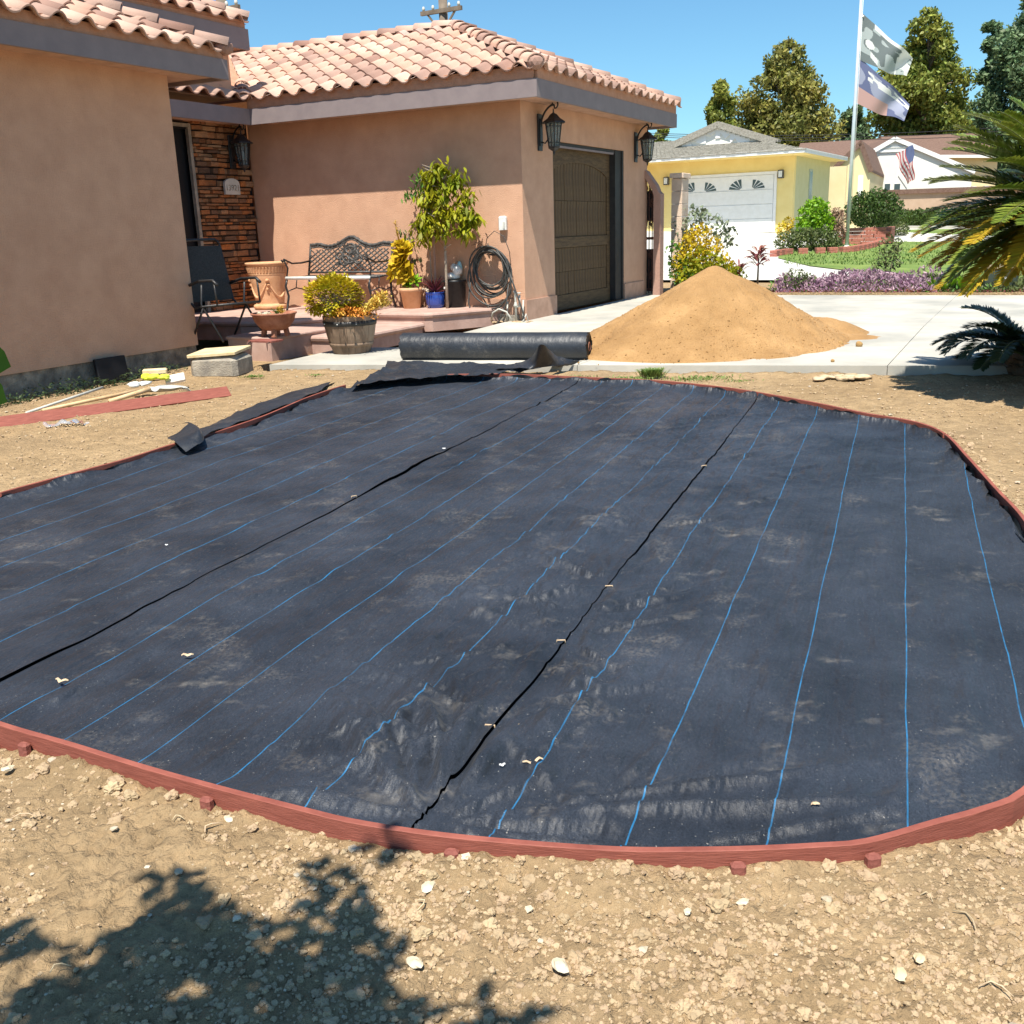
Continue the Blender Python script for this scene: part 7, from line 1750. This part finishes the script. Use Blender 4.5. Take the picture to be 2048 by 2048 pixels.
for a,e,m in ((3.0,-.18,'lf_palmy'),(3.35,-.38,'lf_palmy'),(2.75,-.12,'lf_palmy'),(3.7,-.45,'lf_palmy'),(3.2,.12,'lf_palm'),(3.5,.0,'lf_palm'),(2.9,.42,'lf_palm'),(3.3,.62,'lf_palm'),(4.1,-.35,'lf_palmy'),(3.9,.1,'lf_palm'),(4.4,-.2,'lf_palmy'),(3.1,-.55,'lf_palmy'),(2.6,.2,'lf_palm'),(2.8,-.35,'lf_palm'),(3.05,.05,'lf_palm'),(3.4,-.15,'lf_palm'),(3.6,.3,'lf_palm'),(3.0,-.05,'lf_palmy'),(3.3,-.28,'lf_palm'),(2.9,-.48,'lf_palm'),(3.5,-.6,'lf_palmy'),(3.15,.28,'lf_palm'),(2.7,.55,'lf_palm'),(3.0,.8,'lf_palm'),(3.6,.75,'lf_palm')): fr.append((a,max(e,-.34),1.22*rnd.uniform(.88,1.05),.5,m))
pc=onY(2165,425,8.3); cyc=cycad('large sago cycad with green and yellowing fronds at the right edge',(pc.x,8.3,SOIL),1.52,fr)
fr=[]
for i in range(16):
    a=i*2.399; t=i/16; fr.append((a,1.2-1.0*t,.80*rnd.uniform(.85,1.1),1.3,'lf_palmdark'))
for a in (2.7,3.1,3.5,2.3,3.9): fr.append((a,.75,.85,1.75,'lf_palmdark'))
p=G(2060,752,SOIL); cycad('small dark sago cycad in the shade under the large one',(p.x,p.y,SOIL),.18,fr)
p=G(1990,742,SOIL); r=thing('sago_pup','small bright green tuft at the base of the dark cycad','cycad',(p.x+.1,p.y-.02,SOIL)); mb=MB()
for i in range(120): a=random.uniform(0,6.28); mb.leaf((.0,.0,.12),(math.cos(a),math.sin(a),random.uniform(-.2,2)),.22,.014,.4,3)
mb.build('leaves',M['lf_green'],r)
# weed tufts by the concrete
def tuft(px,py,n,L,lab,s=.08):
    p=G(px,py+15,SOIL); r=thing('weed_tuft',lab,'weed',(p.x,p.y,SOIL+.01),0,'weeds along the concrete edge'); mb=MB()
    for i in range(n): a=random.uniform(0,6.28); mb.leaf((random.gauss(0,s),random.gauss(0,s*.5),0),(math.cos(a)*.5,math.sin(a)*.5,1),L*random.uniform(.5,1.1),.010,.5,3)
    q_=mb.build('blades',M['grassblade'],r); q_['kind']='stuff'
tuft(1305,742,520,.22,'bright green grass tuft in front of the sand pile',.05); tuft(1255,748,300,.08,'low weeds left of the bright green tuft',.14); tuft(1400,746,300,.07,'low weeds right of the bright green tuft',.16); tuft(1160,742,90,.05,'tiny weeds near the roll end',.08); tuft(505,742,130,.07,'dry grass beside the concrete utility box',.06); tuft(630,738,60,.045,'tiny weeds at the slab edge by the barrel',.05); tuft(1480,750,70,.04,'sparse weeds near the slab edge right of the pile',.08)
# ------------------------------------------------------------------ tree by the camera: casts the shade at lower left, one twig enters the frame
def near_tree():
    r=thing('yard_tree','young yard tree beside the camera with two leaves entering at left','tree',(-1.75,-.55,SOIL)); g=random.Random(9)
    mb=MB(); mb.tube([(0,0,0),(.02,.05,.8),(.1,.15,1.5),(.35,.4,2.2)],[.05,.045,.035,.02],8); lf=MB()
    C=[]
    for sx_,sy_,s_ in ((182,868,.05),(190,890,.07),(175,912,.10),(215,905,.08),(150,940,.14),(120,965,.12),(205,945,.15),(255,950,.13),(240,915,.09),(300,960,.13),(340,868,.05),(350,895,.09),(365,925,.10),(345,955,.12),(385,965,.09),(60,985,.12),(20,1010,.16),(110,1005,.18),(190,1000,.20),(270,1000,.17),(345,1005,.14),(410,1015,.11),(490,1008,.08),(530,1015,.05),(40,940,.05),(15,925,.06),(398,838,.03),(150,1060,.25),(300,1060,.25),(30,1070,.25),(430,1060,.14)):
        h_=2.5+.25*math.sin(sx_); q_=G(sx_*2-14,sy_*2+26,SOIL); s_*=.64; C.append((q_.x-.1098*(h_)+1.75,q_.y-.4809*(h_)+.55,h_,s_*1.0))
    C0_=[(.92,.95,2.75,.30),(.62,.75,2.7,.28),(1.15,.62,2.7,.28),(.75,1.25,2.75,.20),(1.32,1.02,2.8,.20),(1.5,.55,2.7,.24),(.35,.55,2.6,.22),(.95,.35,2.6,.30),(1.62,.15,2.7,.28),(1.2,.1,2.6,.3),(.25,.95,2.6,.12),(1.62,.95,2.9,.09),(1.05,1.42,2.75,.10),(1.95,.25,2.7,.16),(.5,.2,2.6,.25),(.05,.25,2.55,.2)]
    for x,y,z,s in C:
        mb.tube([(.3,.35,2.1),(x*.7+.1,y*.7+.1,z-.25),(x,y,z)],[.014,.009,.004],5)
        for i in range(int(6+420*s*s/.12)):
            a=g.uniform(0,6.28); lf.leaf((x+g.gauss(0,s*.5),y+g.gauss(0,s*.5),z+g.gauss(0,s*.5)),(math.cos(a),math.sin(a),g.uniform(-.8,.5)),g.uniform(.07,.11),.042,.3,3)
    # low twig reaching the left edge of the picture
    tip=G(-12,770,.9); d=1.15; q=C0+ray(-8,760).normalized()*d; loc=q-Vector(r.location)
    mb.tube([(.05,.08,1.3),((loc.x)*.5,loc.y*.6,loc.z+.12),(loc.x-.09,loc.y,loc.z+.02)],[.012,.007,.003],5)
    for dx,dz,dirx,dirz,L in ((-.028,.028,1,-.12,.052),(-.036,.000,.9,-.25,.052),(-.10,.06,.2,-1,.05)):
        lf.leaf((loc.x+dx,loc.y,loc.z+dz),(dirx,-.2,dirz),L,.036,.15,5,up=(0,-.9,.45))
    lf.build('crown',M['foliage_leaf_near'],r); mb.build('trunk',M['bark'],r)
near_tree()
